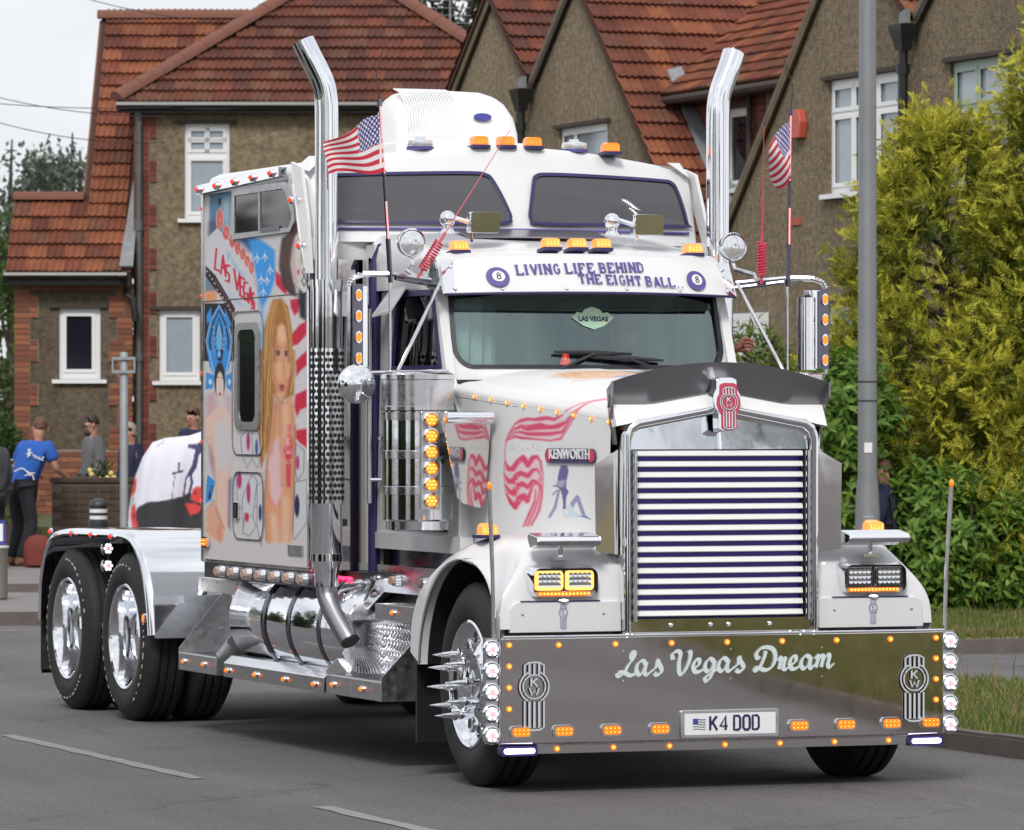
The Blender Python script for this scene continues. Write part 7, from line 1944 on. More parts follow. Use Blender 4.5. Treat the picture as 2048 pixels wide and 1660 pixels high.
# air cleaners --------------------------------------------------------------
for s in SD:
    c = (s * 1.08, 1.65, 0)
    a_ = P_("air_cleaner", MB().lathe([(.14, 1.295), (.165, 1.30), (.168, 1.345), (.188, 1.355), (.188, 1.905), (.175, 1.915), (.175, 1.93)], c, n=40), "chrome", smooth=40)
    P_("intake_cap", MB().lathe([(.18, 1.93), (.197, 1.935), (.197, 1.955), (.193, 1.958), (.193, 2.095), (.199, 2.10), (.199, 2.125), (.17, 2.14), (.02, 2.145)], c, n=40), "stainless", a_, smooth=40)
    mesh_ = MB()
    for k in range(20): mesh_.lathe([(.1945, 1.962 + k * .0066), (.1945, 1.9645 + k * .0066)], c, n=32, ca=False, cb=False)
    tag(P_("intake_screen", mesh_, "brushed", a_, fix=False), kind="stuff")
    for z in (1.905, 1.70, 1.51):
        P_("clamp_band", MB().lathe([(.189, z - .022), (.193, z - .02), (.193, z + .02), (.189, z + .022)], c, n=40, ca=False, cb=False), "stainless", a_, smooth=30)
    lb = P_("lamp_bar", MB().box(c[0] - .055, c[0] + .055, 1.448, 1.475, 1.41, 1.93), "brushed", a_, smooth=0, bev=.005)
    for k in range(6): inst("bar_lamp", amber_round, (c[0], 1.448, 1.885 - k * .086), lb, FRONT)
    P_("cleaner_pipe", MB().tube([(s * .98, 1.5, 1.75), (s * .9, 1.42, 1.75), (s * .8, 1.4, 1.72)], .075, 14), "black_paint", a_)
    # polished heart-shaped cowl plate in front of the cleaner
    hp_ = [(-.135, .245), (-.12, .255), (.12, .255), (.135, .235), (.118, .02), (.10, -.21), (.085, -.245), (.06, -.25), (-.03, -.225), (-.06, -.19), (-.128, .14)]
    if s > 0: hp_ = [(-a, b) for a, b in hp_]
    P_("cowl_mirror", MB().prism([V((s * .925 + a, 1.30 + .05 * a, 1.67 + b)) for a, b in hp_], (0, .01, 0)), "mirror_steel", smooth=0)
    P_("cowl_roll", MB().tube([(s * .925 - .13, 1.285, 1.895), (s * .925 + .13, 1.285, 1.895)], .034, 14), "chrome")

# mirrors, arms, spot lamps, masts ------------------------------------------
for s in SD:
    X = lambda a: s * a
    mr = P_("mirror", MB().loft([[V((X(1.335) + a, 1.86 + b, z)) for a, b in [(-.045, -.02), (-.03, -.045), (.03, -.045), (.045, -.02), (.05, .04), (-.05, .04)]] for z in (2.165, 2.18, 2.575, 2.60)]), "chrome", smooth=40, bev=.003)
    P_("mirror_glass", MB().box(X(1.335) - .045, X(1.335) + .045, 1.902, 1.908, 2.18, 2.585), "mirror_steel", mr, smooth=0)
    lbm = P_("mirror_lamp_plate", MB().box(X(1.365) - .028, X(1.365) + .028, 1.797, 1.812, 2.165, 2.61), "dark_chrome", mr, smooth=0)
    for k in range(4): inst("mirror_lamp", side_block, (X(1.365), 1.797, 2.55 - k * .112), lbm, FRONT)
    P_("mirror_arm", MB().tube([(X(.90), 1.95, 2.64), (X(1.15), 1.86, 2.665), (X(1.30), 1.84, 2.665), (X(1.37), 1.84, 2.645), (X(1.395), 1.845, 2.60), (X(1.395), 1.85, 2.14), (X(1.30), 1.85, 2.135), (X(.85), 1.80, 2.145)], .013, 8), "stainless", mr)
    P_("mirror_arm", MB().tube([(X(.87), 1.94, 2.61), (X(1.14), 1.84, 2.645)], .012, 8), "dark_chrome", mr)
    P_("mirror_brace", MB().tube([(X(.87), 1.86, 2.63), (X(1.13), 1.82, 2.15)], .010, 8), "stainless", mr)
    P_("mirror_post", MB().tube([(X(1.165), 1.85, 2.67), (X(1.165), 1.85, 2.14)], .008, 8), "stainless", mr)
    wrap = MB()
    for k in range(22):
        t = k / 21
        c = V((X(1.17 + .20 * t), 1.845, 2.665)) if t < .7 else V((X(1.31 + .085 * math.sin((t - .7) / .3 * 1.57)), 1.845, 2.60 + .065 * math.cos((t - .7) / .3 * 1.57)))
        ax = V((1, 0, 0)) if t < .75 else V((.5, 0, -.8 * s if s > 0 else .8))
        wrap.lathe([(.016, -.004), (.018, 0), (.016, .004)], c, ax, 8)
    P_("arm_wrap", wrap, "chrome", mr)
    if s < 0:
        P_("round_mirror", MB().lathe([(.105, .0), (.105, .012), (.08, .034), (.04, .048), (.006, .052)], (X(1.375), 1.80, 2.075), (0, -1, 0), 28), "chrome", mr)
    else:
        P_("mirror_sleeve", MB().lathe([(.055, 2.16), (.055, 2.56)], (X(1.29), 1.86, 0), n=20), "chrome", mr)
    sp = P_("spot_lamp", MB().lathe([(.012, .12), (.05, .10), (.075, .04), (.08, .0), (.076, -.008), (.07, -.006)], (X(.95), 2.1, 2.845), (0, 1, 0), 24, True, False), "chrome", smooth=50)
    P_("spot_lens", MB().lathe([(.071, -.004), (.05, -.014), (.02, -.018), (.001, -.019)], (X(.95), 2.1, 2.84), (0, 1, 0), 24), "clear_lens", sp)
    P_("spot_bracket", MB().tube([(X(.95), 2.12, 2.77), (X(.95), 2.08, 2.72), (X(1.02), 1.98, 2.69), (X(1.0), 1.9, 2.655)], .012, 8), "stainless", sp)
    # roof-front stop mirrors on ball mounts
    bx = s * .486
    rm = P_("roof_mirror", MB().loft([[V((bx + a, y - b * .1, 2.965 + b)) for a, b in rrect(0, 0, .175 * k, .115 * k, .012, 3)] for y, k in ((2.20, .97), (2.21, 1.), (2.26, 1.), (2.27, .97))]), "chrome", smooth=40)
    ball_x = bx - .185
    P_("mirror_ball", MB().ball((ball_x, 2.3, 2.985), .046, 14, 10).lathe([(.05, 2.905), (.03, 2.93), (.03, 2.95)], (ball_x, 2.3, 0), n=14), "chrome", rm)
    P_("mirror_rod", MB().tube([(ball_x + .03, 2.27, 2.99), (bx - .08, 2.24, 2.965)], .013, 8).tube([(bx - .06, 2.24, 2.91), (bx - .06, 2.25, 2.86)], .01, 8), "chrome", rm)
    # lit mast with flag, coil aerial
    top = V((X(1.235 if s < 0 else 1.168), 1.82, 3.57)); foot = V((X(1.165), 1.84, 2.62))
    ms = P_("flag_mast", MB().tube([foot, foot.lerp(top, .25)], .014, 8).tube([foot.lerp(top, .25), foot.lerp(top, .62)], .009, 8).tube([foot.lerp(top, .6), top], .008, 8).tube([top - UP * .01, top + UP * .03], .014, 8).tube([foot.lerp(top, .61), foot.lerp(top, .635)], .013, 8), "dark_chrome", smooth=40)
    d = MB()
    for k in range(26): d.ball(foot.lerp(top, .62 + .37 * k / 25) + V((0, -.009, 0)), (.006, .006, .007), 6, 4)
    for k in range(16): d.ball(foot.lerp(top, .25 + .2 * k / 15) + V((0, -.010, 0)), (.006, .006, .007), 6, 4)
    tag(P_("mast_leds", d, "pink_led", ms), kind="stuff")
    P_("mast_whip", MB().tube([top, top + V((s * .02, 0, .15)), top + V((s * -.03 if s < 0 else -.05, 0, .34))], [.004, .003, .002], 6), "black_paint", ms)
    if s < 0: c0, c1, w1 = V((-.998, 1.80, 2.69)), V((-.90, 1.80, 2.84)), V((-.496, 1.8, 3.449))
    else: c0, c1, w1 = V((.987, 1.80, 2.68)), V((.99, 1.80, 2.86)), V((1.002, 1.8, 3.50))
    ax = (c1 - c0).normalized(); e1 = ax.cross(V((0, 1, 0))).normalized(); e2 = ax.cross(e1)
    coil = [c0 + (c1 - c0) * t + (e1 * math.cos(t * 2 * math.pi * 11) + e2 * math.sin(t * 2 * math.pi * 11)) * .024 for t in np.linspace(0, 1, 133)]
    ca = P_("coil_aerial", MB().tube(coil, .0055, 5).tube([c0 - ax * .05, c0 + ax * .02], .007, 6).tube([c1 - ax * .01, c1 + ax * .06], .008, 6), "red_coil", smooth=60)
    P_("aerial_whip", MB().tube([c1, w1], [.0035, .002], 5), "red_coil", ca)

# flags ----------------------------------------------------------------------
def flag(name, P, nu, nv, label):
    """P(u, v) on the cloth; u from the mast to the fly, v from top to bottom; printed stripes and stars"""
    uu, vv = np.meshgrid(np.linspace(0, 1, nu), np.linspace(0, 1, nv), indexing='ij')
    pts = np.array([P(a, b) for a, b in zip(uu.ravel(), vv.ravel())])
    red, wht, blu = np.array((.52, .025, .055)), np.array((.72, .70, .70)), np.array((.06, .05, .22))
    st = (np.floor(vv.ravel() * 13 - 1e-6).astype(int) % 2) == 0
    c = np.where(st[:, None], red, wht)
    can = (uu.ravel() < .44) & (vv.ravel() < 7 / 13); c[can] = blu
    su, sv = uu.ravel() / .44 * 6, vv.ravel() / (7 / 13) * 5
    for off in (0, .5):
        du = np.abs(((su + off) % 1) - .5); dv = np.abs(((sv + off) % 1) - .5)
        c[can & (np.hypot(du * 1.2, dv) < .24)] = wht
    i = np.arange(nu * nv).reshape(nu, nv)
    f = np.stack([i[:-1, :-1], i[1:, :-1], i[1:, 1:], i[:-1, 1:]], -1).reshape(-1, 4)
    o = fast(name, pts, f, "cloth", T, vcol=c, smooth=True)
    o["label"] = label
    return o
def PL(u, v):
    d = 1 - .0 * v
    x = -1.232 - .30 * u - .0 + .02 * v * (1 - u)
    z = 3.515 - .305 * v + .04 * (1 - v) * 0 - (.155 * u ** 1.2) * (1 - v) - .01 * u * v + .012 * math.sin(u * 7 + v * 3)
    return (x, 1.81 + .05 * math.sin(u * 8 + v * 2.5) * u ** .6 + .03 * u, z)
flag("flag", PL, 90, 92, "stars and stripes flag on the mast beside the left stack in the picture")
def PR(u, v):
    x = 1.166 - u * (.175 - .135 * v ** 1.3)
    z = 3.53 - .29 * v - u * (.15 - .07 * v) + .012 * math.sin(u * 9 + v * 4)
    return (x, 1.81 + .10 * math.sin(u * 5 + v * 3) * u, z)
flag("flag", PR, 80, 92, "small crumpled stars and stripes flag on the right-hand mast")
P_("flag_sleeve", MB().loft([[V((-1.235 + .0 + k * .0 + a, 1.815, z)) for a in (-.002, .016)] for z, k in ((3.52, 0), (3.21, 0))], False, False, False), "white_trim", smooth=0)
# ------------------------------------------------------------------ plants
def ground_z(l, d): return .12
GOLD = ((.06, .11, .018), (.54, .50, .06))
conifer(tuple(CF(4.12, 47.6, .1)), lambda t: 1.42 * max(0., 1 - t) ** .62 + .03, 4.35, 1500, GOLD, "golden cypress with a pointed top just right of the lamp post")
conifer(tuple(CF(5.32, 47.4, .1)), lambda t: 1.5 * max(0., 1 - t) ** .75 + .03, 5.45, 1400, GOLD, "taller golden cypress cut by the right edge of the picture")

def laurel():
    t = thing("laurel_hedge", tuple(CF(4., 46.2, .1)), "glossy green laurel hedge below the golden cypresses behind the grass", "hedge")
    clumps = []
    for px, z, r in ((1662, 1.75, .62), (1700, 1.15, .7), (1650, .7, .6), (1760, .9, .62), (1810, .62, .62), (1850, 1.0, .5), (1900, .68, .62), (1960, .75, .62), (2020, .66, .66), (2080, .7, .7), (1935, .35, .5), (1860, .35, .5), (1995, .3, .5), (2050, .25, .5), (1720, 1.8, .4), (1690, 2.1, .35)):
        clumps.append((CF((px - 1024) * 46.4e-4, 46.4 + RN.uniform(-.25, .25), z + .1), r))
    nw = 175; P, D, N = [], [], []
    for c, r in clumps:
        d = rand_dir(nw); d[:, 2] = d[:, 2] * .85 + .1
        tips = np.array(c) + d * r * NP.uniform(.55, 1.05, (nw, 1))
        tips[:, 2] = np.maximum(tips[:, 2], .16)
        tw = d + rand_dir(nw) * .5 + [0, 0, .45]; tw /= np.linalg.norm(tw, axis=1)[:, None]
        s1 = np.cross(tw, rand_dir(nw)); s1 /= np.linalg.norm(s1, axis=1)[:, None]; s2 = np.cross(tw, s1)
        for k in range(7):
            a = 2.4 * k + NP.uniform(-.3, .3, (nw, 1))
            out = s1 * np.cos(a) + s2 * np.sin(a)
            P.append(tips - tw * (.02 * k)); D.append(out * .85 + tw * (.65 - .09 * k) - [0, 0, .12]); N.append(tw + out * -.3)
    P, D, N = np.concatenate(P), np.concatenate(D), np.concatenate(N)
    n = len(P); L = NP.uniform(.085, .165, n); W = L * NP.uniform(.30, .40, n)
    base = np.array([(.11, .215, .032), (.15, .27, .042), (.20, .32, .055), (.085, .17, .026)])[NP.integers(0, 4, n)]
    # the 300 leaves that show largest are single parts
    toward = (P - np.array(ORG)) @ np.array(FWD); lat = (P - np.array(ORG)) @ np.array(RGT) / toward * 1e4 + 1024
    vis = (lat < 2040) & (lat > 1780) & (P[:, 2] < 1.6)
    score = np.where(vis, L * 3 - (toward - 45.5), -99); pick = np.argsort(-score)[:300]
    rest = np.setdiff1d(np.arange(n), pick)
    v, f = leaf_arrays(P[rest], D[rest], N[rest], L[rest], W[rest], .18, .14)
    c = np.repeat(base[rest] * NP.uniform(.75, 1.25, (len(rest), 1)), 4, axis=0)
    tag(fast("foliage", v, f, "leaf", t, c), kind="stuff")
    lv, lf = leaf_arrays(np.zeros((1, 3)), np.array([[0, 1., 0]]), np.array([[0, 0, 1.]]), 1., .36, .18, .14)
    lms = []
    for col in ((.12, .23, .034), (.16, .28, .045), (.21, .33, .06)):
        o = fast("leaf", lv, lf, "leaf", None, np.repeat(np.array([col]), 4, 0), loc=(0, 0, 0)); me = o.data; bpy.data.objects.remove(o); lms.append(me)
    for i in pick:
        d = V(D[i]).normalized(); s_ = d.cross(V(N[i])).normalized(); w = s_.cross(d)
        o = inst("leaf", RN.choice(lms), V(P[i]), t, basis(s_, d, w)); o.scale = (L[i], L[i], L[i])
    mb = MB()
    for c, r in clumps:
        for k in range(3):
            mb.tube([V((c.x + RN.uniform(-.2, .2), c.y + RN.uniform(-.2, .2), .05)), c + V((RN.uniform(-r, r) * .6, RN.uniform(-r, r) * .6, r * .5))], [.02, .008], 5)
    mk("stem", mb, "bark", t, smooth=60, fix=False)
laurel()

def bush(name, base, clumps, nleaf, L, ratio, cols, label, up=.3, cat="shrub"):
    t = thing(name, base, label, cat)
    C = np.array([c[:3] for c in clumps]); R_ = np.array([c[3] for c in clumps]); k = NP.integers(0, len(clumps), nleaf)
    d = rand_dir(nleaf); P = C[k] + d * (R_[k] * NP.uniform(.2, 1., nleaf) ** .6)[:, None]
    ln = NP.uniform(.6, 1.2, nleaf) * L
    v, f = leaf_arrays(P, d * .8 + rand_dir(nleaf, up), rand_dir(nleaf, .7), ln, ln * ratio, .15, .2)
    tag(fast("foliage", v, f, "leaf", t, leaf_cols(nleaf, cols)), kind="stuff")
    mb = MB()
    for c in clumps:
        mb.tube([V(base), V(c[:3])], [.02, .006], 5)
    mk("stem", mb, "bark", t, smooth=60, fix=False)
    return t
def cl(px, z, d, r): return (*CF((px - 1024) * d * 1e-4, d, z), r)
bush("bamboo_shrub", tuple(CF(2.62, 49.5, .2)), [cl(1500, 2.55, 49.5, .28), cl(1535, 2.35, 49.5, .3), cl(1575, 2.2, 49.5, .32), cl(1610, 2.25, 49.5, .25), cl(1560, 1.7, 49.5, .4), cl(1520, 1.9, 49.6, .4), cl(1600, 1.6, 49.5, .4)], 2600, .16, .16, [(.16, .22, .04), (.22, .25, .05), (.10, .17, .03)], "yellow-green feathery shrub behind the driver's waving hand")
bush("maple_shrub", tuple(CF(3.3, 49., .2)), [cl(1670, 2.35, 49, .26), cl(1700, 2.45, 49, .24), cl(1690, 2.1, 49, .28)], 1100, .09, .5, [(.20, .045, .03), (.26, .07, .04), (.14, .04, .03)], "dark red leaved shrub between the right mirror and the lamp post")
def rose_bush():
    t = bush("rose_bush", tuple(CF(-4.85, 58.9, .3)), [cl(190, 1.12, 58.9, .16), cl(225, 1.1, 58.9, .18), cl(205, 1.28, 58.9, .12)], 260, .06, .55, [(.07, .11, .03), (.05, .08, .02)], "small bush with pale yellow roses above the brown garden wall", cat="plant")
    for px, py in ((183, 948), (200, 958), (215, 955), (222, 946), (180, 940), (228, 955)):
        c = CF((px - 1024) * 58.5e-4, 58.5, 1.91 + (830 - py) * 58.5e-4)
        mb = MB()
        for k in range(7):
            a = k * .9; mb.ball(c + RGT * math.cos(a) * .014 + UP * math.sin(a) * .012 - FWD * .008, (.017, .014, .015), 8, 5)
        mk("bloom", mb, "rose_yellow", t)
rose_bush()
# trees beyond the house on the left and behind the ridge
broad_tree(tuple(CF(-9.2, 92, 0)), 7.2, (5.3, 1.2, 1.6), 34, 110, [(.10, .13, .10), (.15, .18, .15), (.07, .10, .06)], "pale silvery tree beyond the house at the left edge", lsize=.17, clump=.5)
broad_tree(tuple(CF(-8.35, 95, 0)), 7.5, (5.7, .9, 1.6), 28, 100, [(.12, .15, .12), (.17, .2, .17), (.09, .12, .08)], "slender grey-green tree just left of the tall chimney-like roof edge", lsize=.15, clump=.45)
broad_tree(tuple(CF(-7.7, 84, 0)), 5.6, (4.0, 1.0, 1.4), 34, 120, [(.07, .12, .03), (.10, .16, .04), (.05, .09, .02)], "dark green tree behind the lower tiled roof at the left", lsize=.17, clump=.5)
broad_tree(tuple(CF(-8.5, 82, 0)), 3.6, (2.0, 1.3, 1.5), 30, 120, [(.05, .085, .02), (.07, .11, .03)], "dark green bush low at the left picture edge beside the house", lsize=.15, clump=.5)
broad_tree(tuple(CF(-1.1, 92, 0)), 11.5, (9.3, 1.7, 2.2), 60, 110, [(.02, .04, .014), (.03, .055, .018), (.015, .03, .012)], "dark conifer-like tree behind the roofs at the top", lsize=.2, clump=.5, trunk_r=.2)
# trees across the road behind the photographer, seen only in the chrome; left-hand ones added to darken it
for k, (x, y, hh) in enumerate(((14.95, -26.3, 14), (2, -40, 8), (21, -22, 8.5), (-4, -44, 10), (-16, -46, 9), (-27, -30, 9.5), (-30, -8, 9), (-26, 14, 8), (26, -8, 7), (-15, 6, 9), (-14, -4, 8), (-17, -12, 9.5), (-13.5, 16, 8.5), (-16, 26, 9), (-24, -20, 9))):
    if k == 0:
        t0 = broad_tree((x, y, 0), hh, (hh * .62, 2.6, 2.9), 46, 70, [(.05, .085, .02), (.07, .115, .03), (.035, .06, .015)], "unseen street tree, placed for its reflection in the chrome", group="trees reflected in the chrome", lsize=.34, clump=.9)
    else:
        r = t0.copy(); COL.objects.link(r); r.location = (x, y, 0); r.rotation_euler = (0, 0, k * 1.3); r.scale = (hh / 14,) * 3
        for ch in list(t0.children):
            c = ch.copy(); COL.objects.link(c); c.parent = r

# unseen tall hedge added to put dark streaks into the polished flank
def reflection_hedge():
    t = thing("added_hedge", (-11, 10, 0), "tall hedge along the opposite pavement, reflected in the truck's polished flank", "hedge")
    n = 15000; y = np.concatenate([NP.uniform(a, b, n // 5) for a, b in ((-16, -9), (-4.5, 1), (6, 10.5), (17, 23), (31, 46))]); z = NP.uniform(0, 1, n) ** .8 * (3.2 + .9 * np.sin(y * .9) + .5 * np.sin(y * 2.3)); x = -11 + NP.normal(size=n) * .35 + .35 * np.sin(y * 1.7)
    P = np.c_[x, y, z]
    v, f = leaf_arrays(P, rand_dir(n), rand_dir(n), NP.uniform(.25, .5, n), NP.uniform(.15, .3, n))
    tag(fast("foliage", v, f, "leaf", t, leaf_cols(n, [(.04, .07, .018), (.06, .10, .025), (.03, .05, .014)])), kind="stuff")
    for a, b in ((-16, -9), (-4.5, 1), (6, 10.5), (17, 23), (31, 46)): mk("stem", MB().box(-11.25, -10.95, a, b, 0, 2.0), "bark", t, smooth=0)
reflection_hedge()
# far belt of trees closing the view beyond the houses
def far_wood():
    n = 11000; l = NP.uniform(-110, 110, n); top = 5.2 + 1.6 * np.sin(l * .21) + 1.2 * np.sin(l * .53 + 1) + .8 * np.sin(l * 1.3)
    z = NP.uniform(0, 1, n) ** .75 * top; dd = 128 + NP.normal(size=n) * 2.5
    P = np.array(ORG) + l[:, None] * np.array(RGT) + dd[:, None] * np.array(FWD) + z[:, None] * np.array([0, 0, 1.])
    v, f = leaf_arrays(P, rand_dir(n), rand_dir(n), NP.uniform(.7, 1.5, n), NP.uniform(.5, 1.0, n))
    tag(fast("far_wood", v, f, "leaf", None, leaf_cols(n, [(.05, .085, .03), (.07, .11, .04), (.04, .065, .025)])), "distant belt of dark green trees beyond the houses", "wood", kind="stuff")
far_wood()
# grass -----------------------------------------------------------------------
def grass(area, n, z, hmin, hmax, cols, name="grass", label="grass"):
    """blades scattered over polygon-tested points"""
    P = np.array([area() for _ in range(n)]); P = np.c_[P, np.full(n, z)]
    h = NP.uniform(hmin, hmax, n); a = NP.uniform(0, 6.283, n); w = NP.uniform(.004, .009, n)
    S = np.c_[np.cos(a), np.sin(a), np.zeros(n)]; lean = NP.normal(size=(n, 3)) * [.35, .35, 0]
    tip = P + np.c_[lean[:, :2] * h[:, None], h]
    mid = P + np.c_[lean[:, :2] * h[:, None] * .3, h * .55]
    v = np.stack([P - S * w[:, None], P + S * w[:, None], mid + S * w[:, None] * .7, mid - S * w[:, None] * .7, tip], 1).reshape(-1, 3)
    i = np.arange(n)[:, None] * 5
    f = np.concatenate([i + [0, 1, 2], i + [0, 2, 3], i + [3, 2, 4]], 1).reshape(-1, 3)
    c = np.array(cols)[NP.integers(0, len(cols), n)] * NP.uniform(.7, 1.3, (n, 1))
    return tag(fast(name, v, f, "grass_blade", None, np.repeat(c, 3, 0)), label, "grass", kind="stuff")
GC = [(.15, .17, .04), (.23, .20, .08), (.12, .16, .03), (.30, .25, .12)]
def refl_pt():
    y = RN.uniform(-22, -1.5); return (np.interp(-y, [1, 4.4, 8.1, 15, 24], [2.75, 3.35, 4.0, 5.8, 9.2]) + RN.uniform(0, 1) ** 1.5 * 6, y)
def near_pt():
    while True:
        p = (RN.uniform(2.55, 5.4), RN.uniform(-1.5, 8.1))
        if inside([(2.54, -2), (6.0, -2), (6.0, 3), (5.3, 6.3), (4.95, 7.5), (4.2, 8.1), (3.2, 7.9), (2.62, 6.9)], p): return p
grass(near_pt, 26000, .09, .03, .085, [(.12, .18, .035), (.17, .20, .05), (.10, .16, .028), (.24, .21, .085)], label="rough grass on the near verge beside the bumper")
grass(near_pt, 260, .09, .14, .3, [(.30, .22, .12), (.24, .2, .1)], label="tall seed heads standing in the near verge")
grass(refl_pt, 26000, .09, .05, .13, GC, label="grass verge reflected in the bumper")
def far_pt():
    u = RN.uniform(0, 1); return (6.6 + 5.5 * u + RN.uniform(-1.4, 1.4), RN.uniform(12.7, 22.8) - .1 * u)
grass(far_pt, 24000, .10, .03, .075, [(.085, .135, .022), (.12, .15, .03), (.20, .18, .055), (.10, .16, .03)], label="mown grass in front of the laurel hedge")
grass(lambda: (6.6 + RN.uniform(0, 6.5) , 12.95 - RN.uniform(0, .2) + .55), 2500, .10, .04, .1, [(.26, .21, .09), (.2, .17, .06)], label="dry grass along the far kerb")

# ------------------------------------------------------------------ street furniture
def at(px, d, z=0.): return CF((px - 1024) * d * 1e-4, d, z)
lp = at(1735, 44.5)
t = thing("lamp_post", lp, "tall grey steel lamp post standing right of the truck's nose", "lamp post")
mk("base_section", MB().lathe([(.115, 0), (.112, 1.05), (.098, 1.28), (.098, 1.34)], lp, n=20), "steel_grey", t)
mk("pole", MB().lathe([(.088, 1.33), (.076, 6.0), (.07, 8.2)], lp, n=20), "steel_grey", t)
mk("access_door", MB().obox(lp - FWD * .108 + UP * .75, RGT * .05, FWD * .008, UP * .26), "steel_grey", t, smooth=0, bev=.004)
for z in (2.03, 2.20): mk("cable_tie", MB().lathe([(.09, z), (.0905, z + .012)], lp, n=20, ca=False, cb=False), "black_paint", t)
mk("label_sticker", MB().obox(lp - FWD * .092 + UP * 1.62, RGT * .035, FWD * .002, UP * .045), "reflective", t, smooth=0)
mk("lantern_arm", MB().tube([lp + UP * 8.15, lp + UP * 8.5 - V((.3, 0, 0)), lp + UP * 8.6 - V((1.1, 0, 0))], .04, 10), "steel_grey", t)
sp = at(248, 45)
t = thing("sign_post", sp, "galvanised post with an empty sign bracket beside the rear fender", "sign post")
mk("pole", MB().lathe([(.038, 0), (.038, 2.47), (.036, 2.475)], sp, n=14), "galv", t)
for z in (2.30, 2.42): mk("bracket_rail", MB().obox(sp - FWD * .045 + UP * z, RGT * .105, FWD * .012, UP * .014), "galv", t, smooth=0)
for s in (-1, 1): mk("bracket_side", MB().obox(sp - FWD * .045 + UP * 2.36 + RGT * s * .098, RGT * .008, FWD * .012, UP * .045), "galv", t, smooth=0)
mk("clamp", MB().lathe([(.048, 2.29), (.048, 2.31)], sp, n=12).lathe([(.048, 2.41), (.048, 2.43)], sp, n=12), "galv", t)
bl = at(197, 52.5, .17)
t = thing("bollard", bl, "black bollard with a domed cap and two white bands", "bollard")
mk("post", MB().lathe([(.098, 0), (.098, .62), (.09, .63), (.09, .78), (.10, .785), (.10, .80), (.085, .835), (.05, .86), (.01, .868)], bl, n=20), "bollard_black", t)
for z in (.645, .715): mk("white_band", MB().lathe([(.0945, z), (.0945, z + .038)], bl, n=20, ca=False, cb=False), "reflective", t)
bn = at(-6, 49, .10)
t = thing("litter_bin", bn, "grey litter bin with a blue and white top at the left picture edge", "bin")
mk("drum", MB().lathe([(.09, 0), (.105, .02), (.105, .50), (.11, .51)], bn, n=18), "bin_grey", t)
mk("rim", MB().lathe([(.118, .51), (.118, .53)], bn, n=18), "reflective", t)
mk("sign_panel", MB().obox(bn + UP * .66, RGT * .085, FWD * .01, UP * .12), "badge_blue", t, smooth=0)
mk("poster", MB().obox(bn + UP * .66 - FWD * .012 , RGT * .06, FWD * .002, UP * .085), "plate_white", t, smooth=0)
# brown garden wall
def garden_wall():
    t = thing("garden_wall", at(185, 58.4, .17), "low dark brown garden wall the spectators lean on", "wall")
    a, b = at(104, 58.3, .17), at(420, 58.3, .17); L = (b - a).length
    w = mk("wall_body", MB().prism([a, b, b + FWD * .22, a + FWD * .22], UP * .95), "wall_mortar", t, smooth=0)
    mk("coping", MB().prism([a - FWD * .03 - RGT * .03 + UP * .952, b - FWD * .03 + UP * .952, b + FWD * .25 + UP * .952, a + FWD * .25 - RGT * .03 + UP * .952], UP * .06), "wall_brown", t, smooth=0, bev=.01)
    bm = [mesh("brick", MB().box(0, .200, 0, .062, -.03, .008), "wall_brown", 0, False)[0]]
    B = basis(RGT, UP, -FWD)
    for j in range(12):
        x = .0 if j % 2 == 0 else -.109
        while x < 1.05:
            if x >= 0: inst("brick", bm[0], a + RGT * x + UP * (.004 + j * .0765) - FWD * (.002 + RN.uniform(0, .004)), w, B)
            x += .218
garden_wall()
mk_low = thing("garden_wall", at(-10, 60, .17), "short stretch of low wall at the far left behind the hooded spectator", "wall")
mk("wall_body", MB().prism([at(-60, 60, .17), at(32, 60, .17), at(32, 60, .17) + FWD * .2, at(-60, 60, .17) + FWD * .2], UP * .42), "wall_brown", mk_low, smooth=0)
# hedge strip and planting behind it at the far left
bush("garden_hedge", tuple(at(5, 66, .3)), [cl(-20, 1.6, 66, .4), cl(5, 1.5, 66, .3), cl(0, 1.1, 66, .4)], 2400, .08, .5, [(.04, .09, .02), (.06, .12, .03)], "clipped green hedge beside the brick corner at the left edge", cat="hedge")
bush("border_plants", tuple(at(20, 60.5, .3)), [cl(10, .75, 60.5, .2), cl(35, .7, 60.5, .22), cl(22, .55, 60.5, .2)], 500, .12, .18, [(.10, .16, .05), (.14, .2, .06)], "leafy border plants left of the man in the blue shirt", up=1., cat="plant")
# aluminium garden chair
def chair():
    c = at(18, 62, .5)
    t = thing("garden_chair", c, "curved aluminium garden chair at the left behind the low wall", "chair")
    arc = [c + RGT * .27 * math.cos(a) + FWD * .25 * math.sin(a) + UP * (.80 + .05 * math.sin(a)) for a in np.linspace(-.2, math.pi + .2, 14)]
    mk("back_rail", MB().tube(arc, .013, 8), "galv", t)
    for k in range(4):
        mk("back_slat", MB().tube([p - UP * (.07 + .06 * k) for p in arc[2:-2]], .008, 6), "galv", t)
    mk("seat", MB().prism([c + RGT * a + FWD * b + UP * .44 for a, b in rrect(0, -.02, .42, .42, .06, 3)], UP * .02), "galv", t)
    for a, b in ((-.2, -.2), (.2, -.2), (.2, .2), (-.2, .2)): mk("leg", MB().tube([c + RGT * a + FWD * b, c + RGT * a * 1.05 + FWD * b * .9 + UP * .82], .012, 6), "galv", t)
chair()
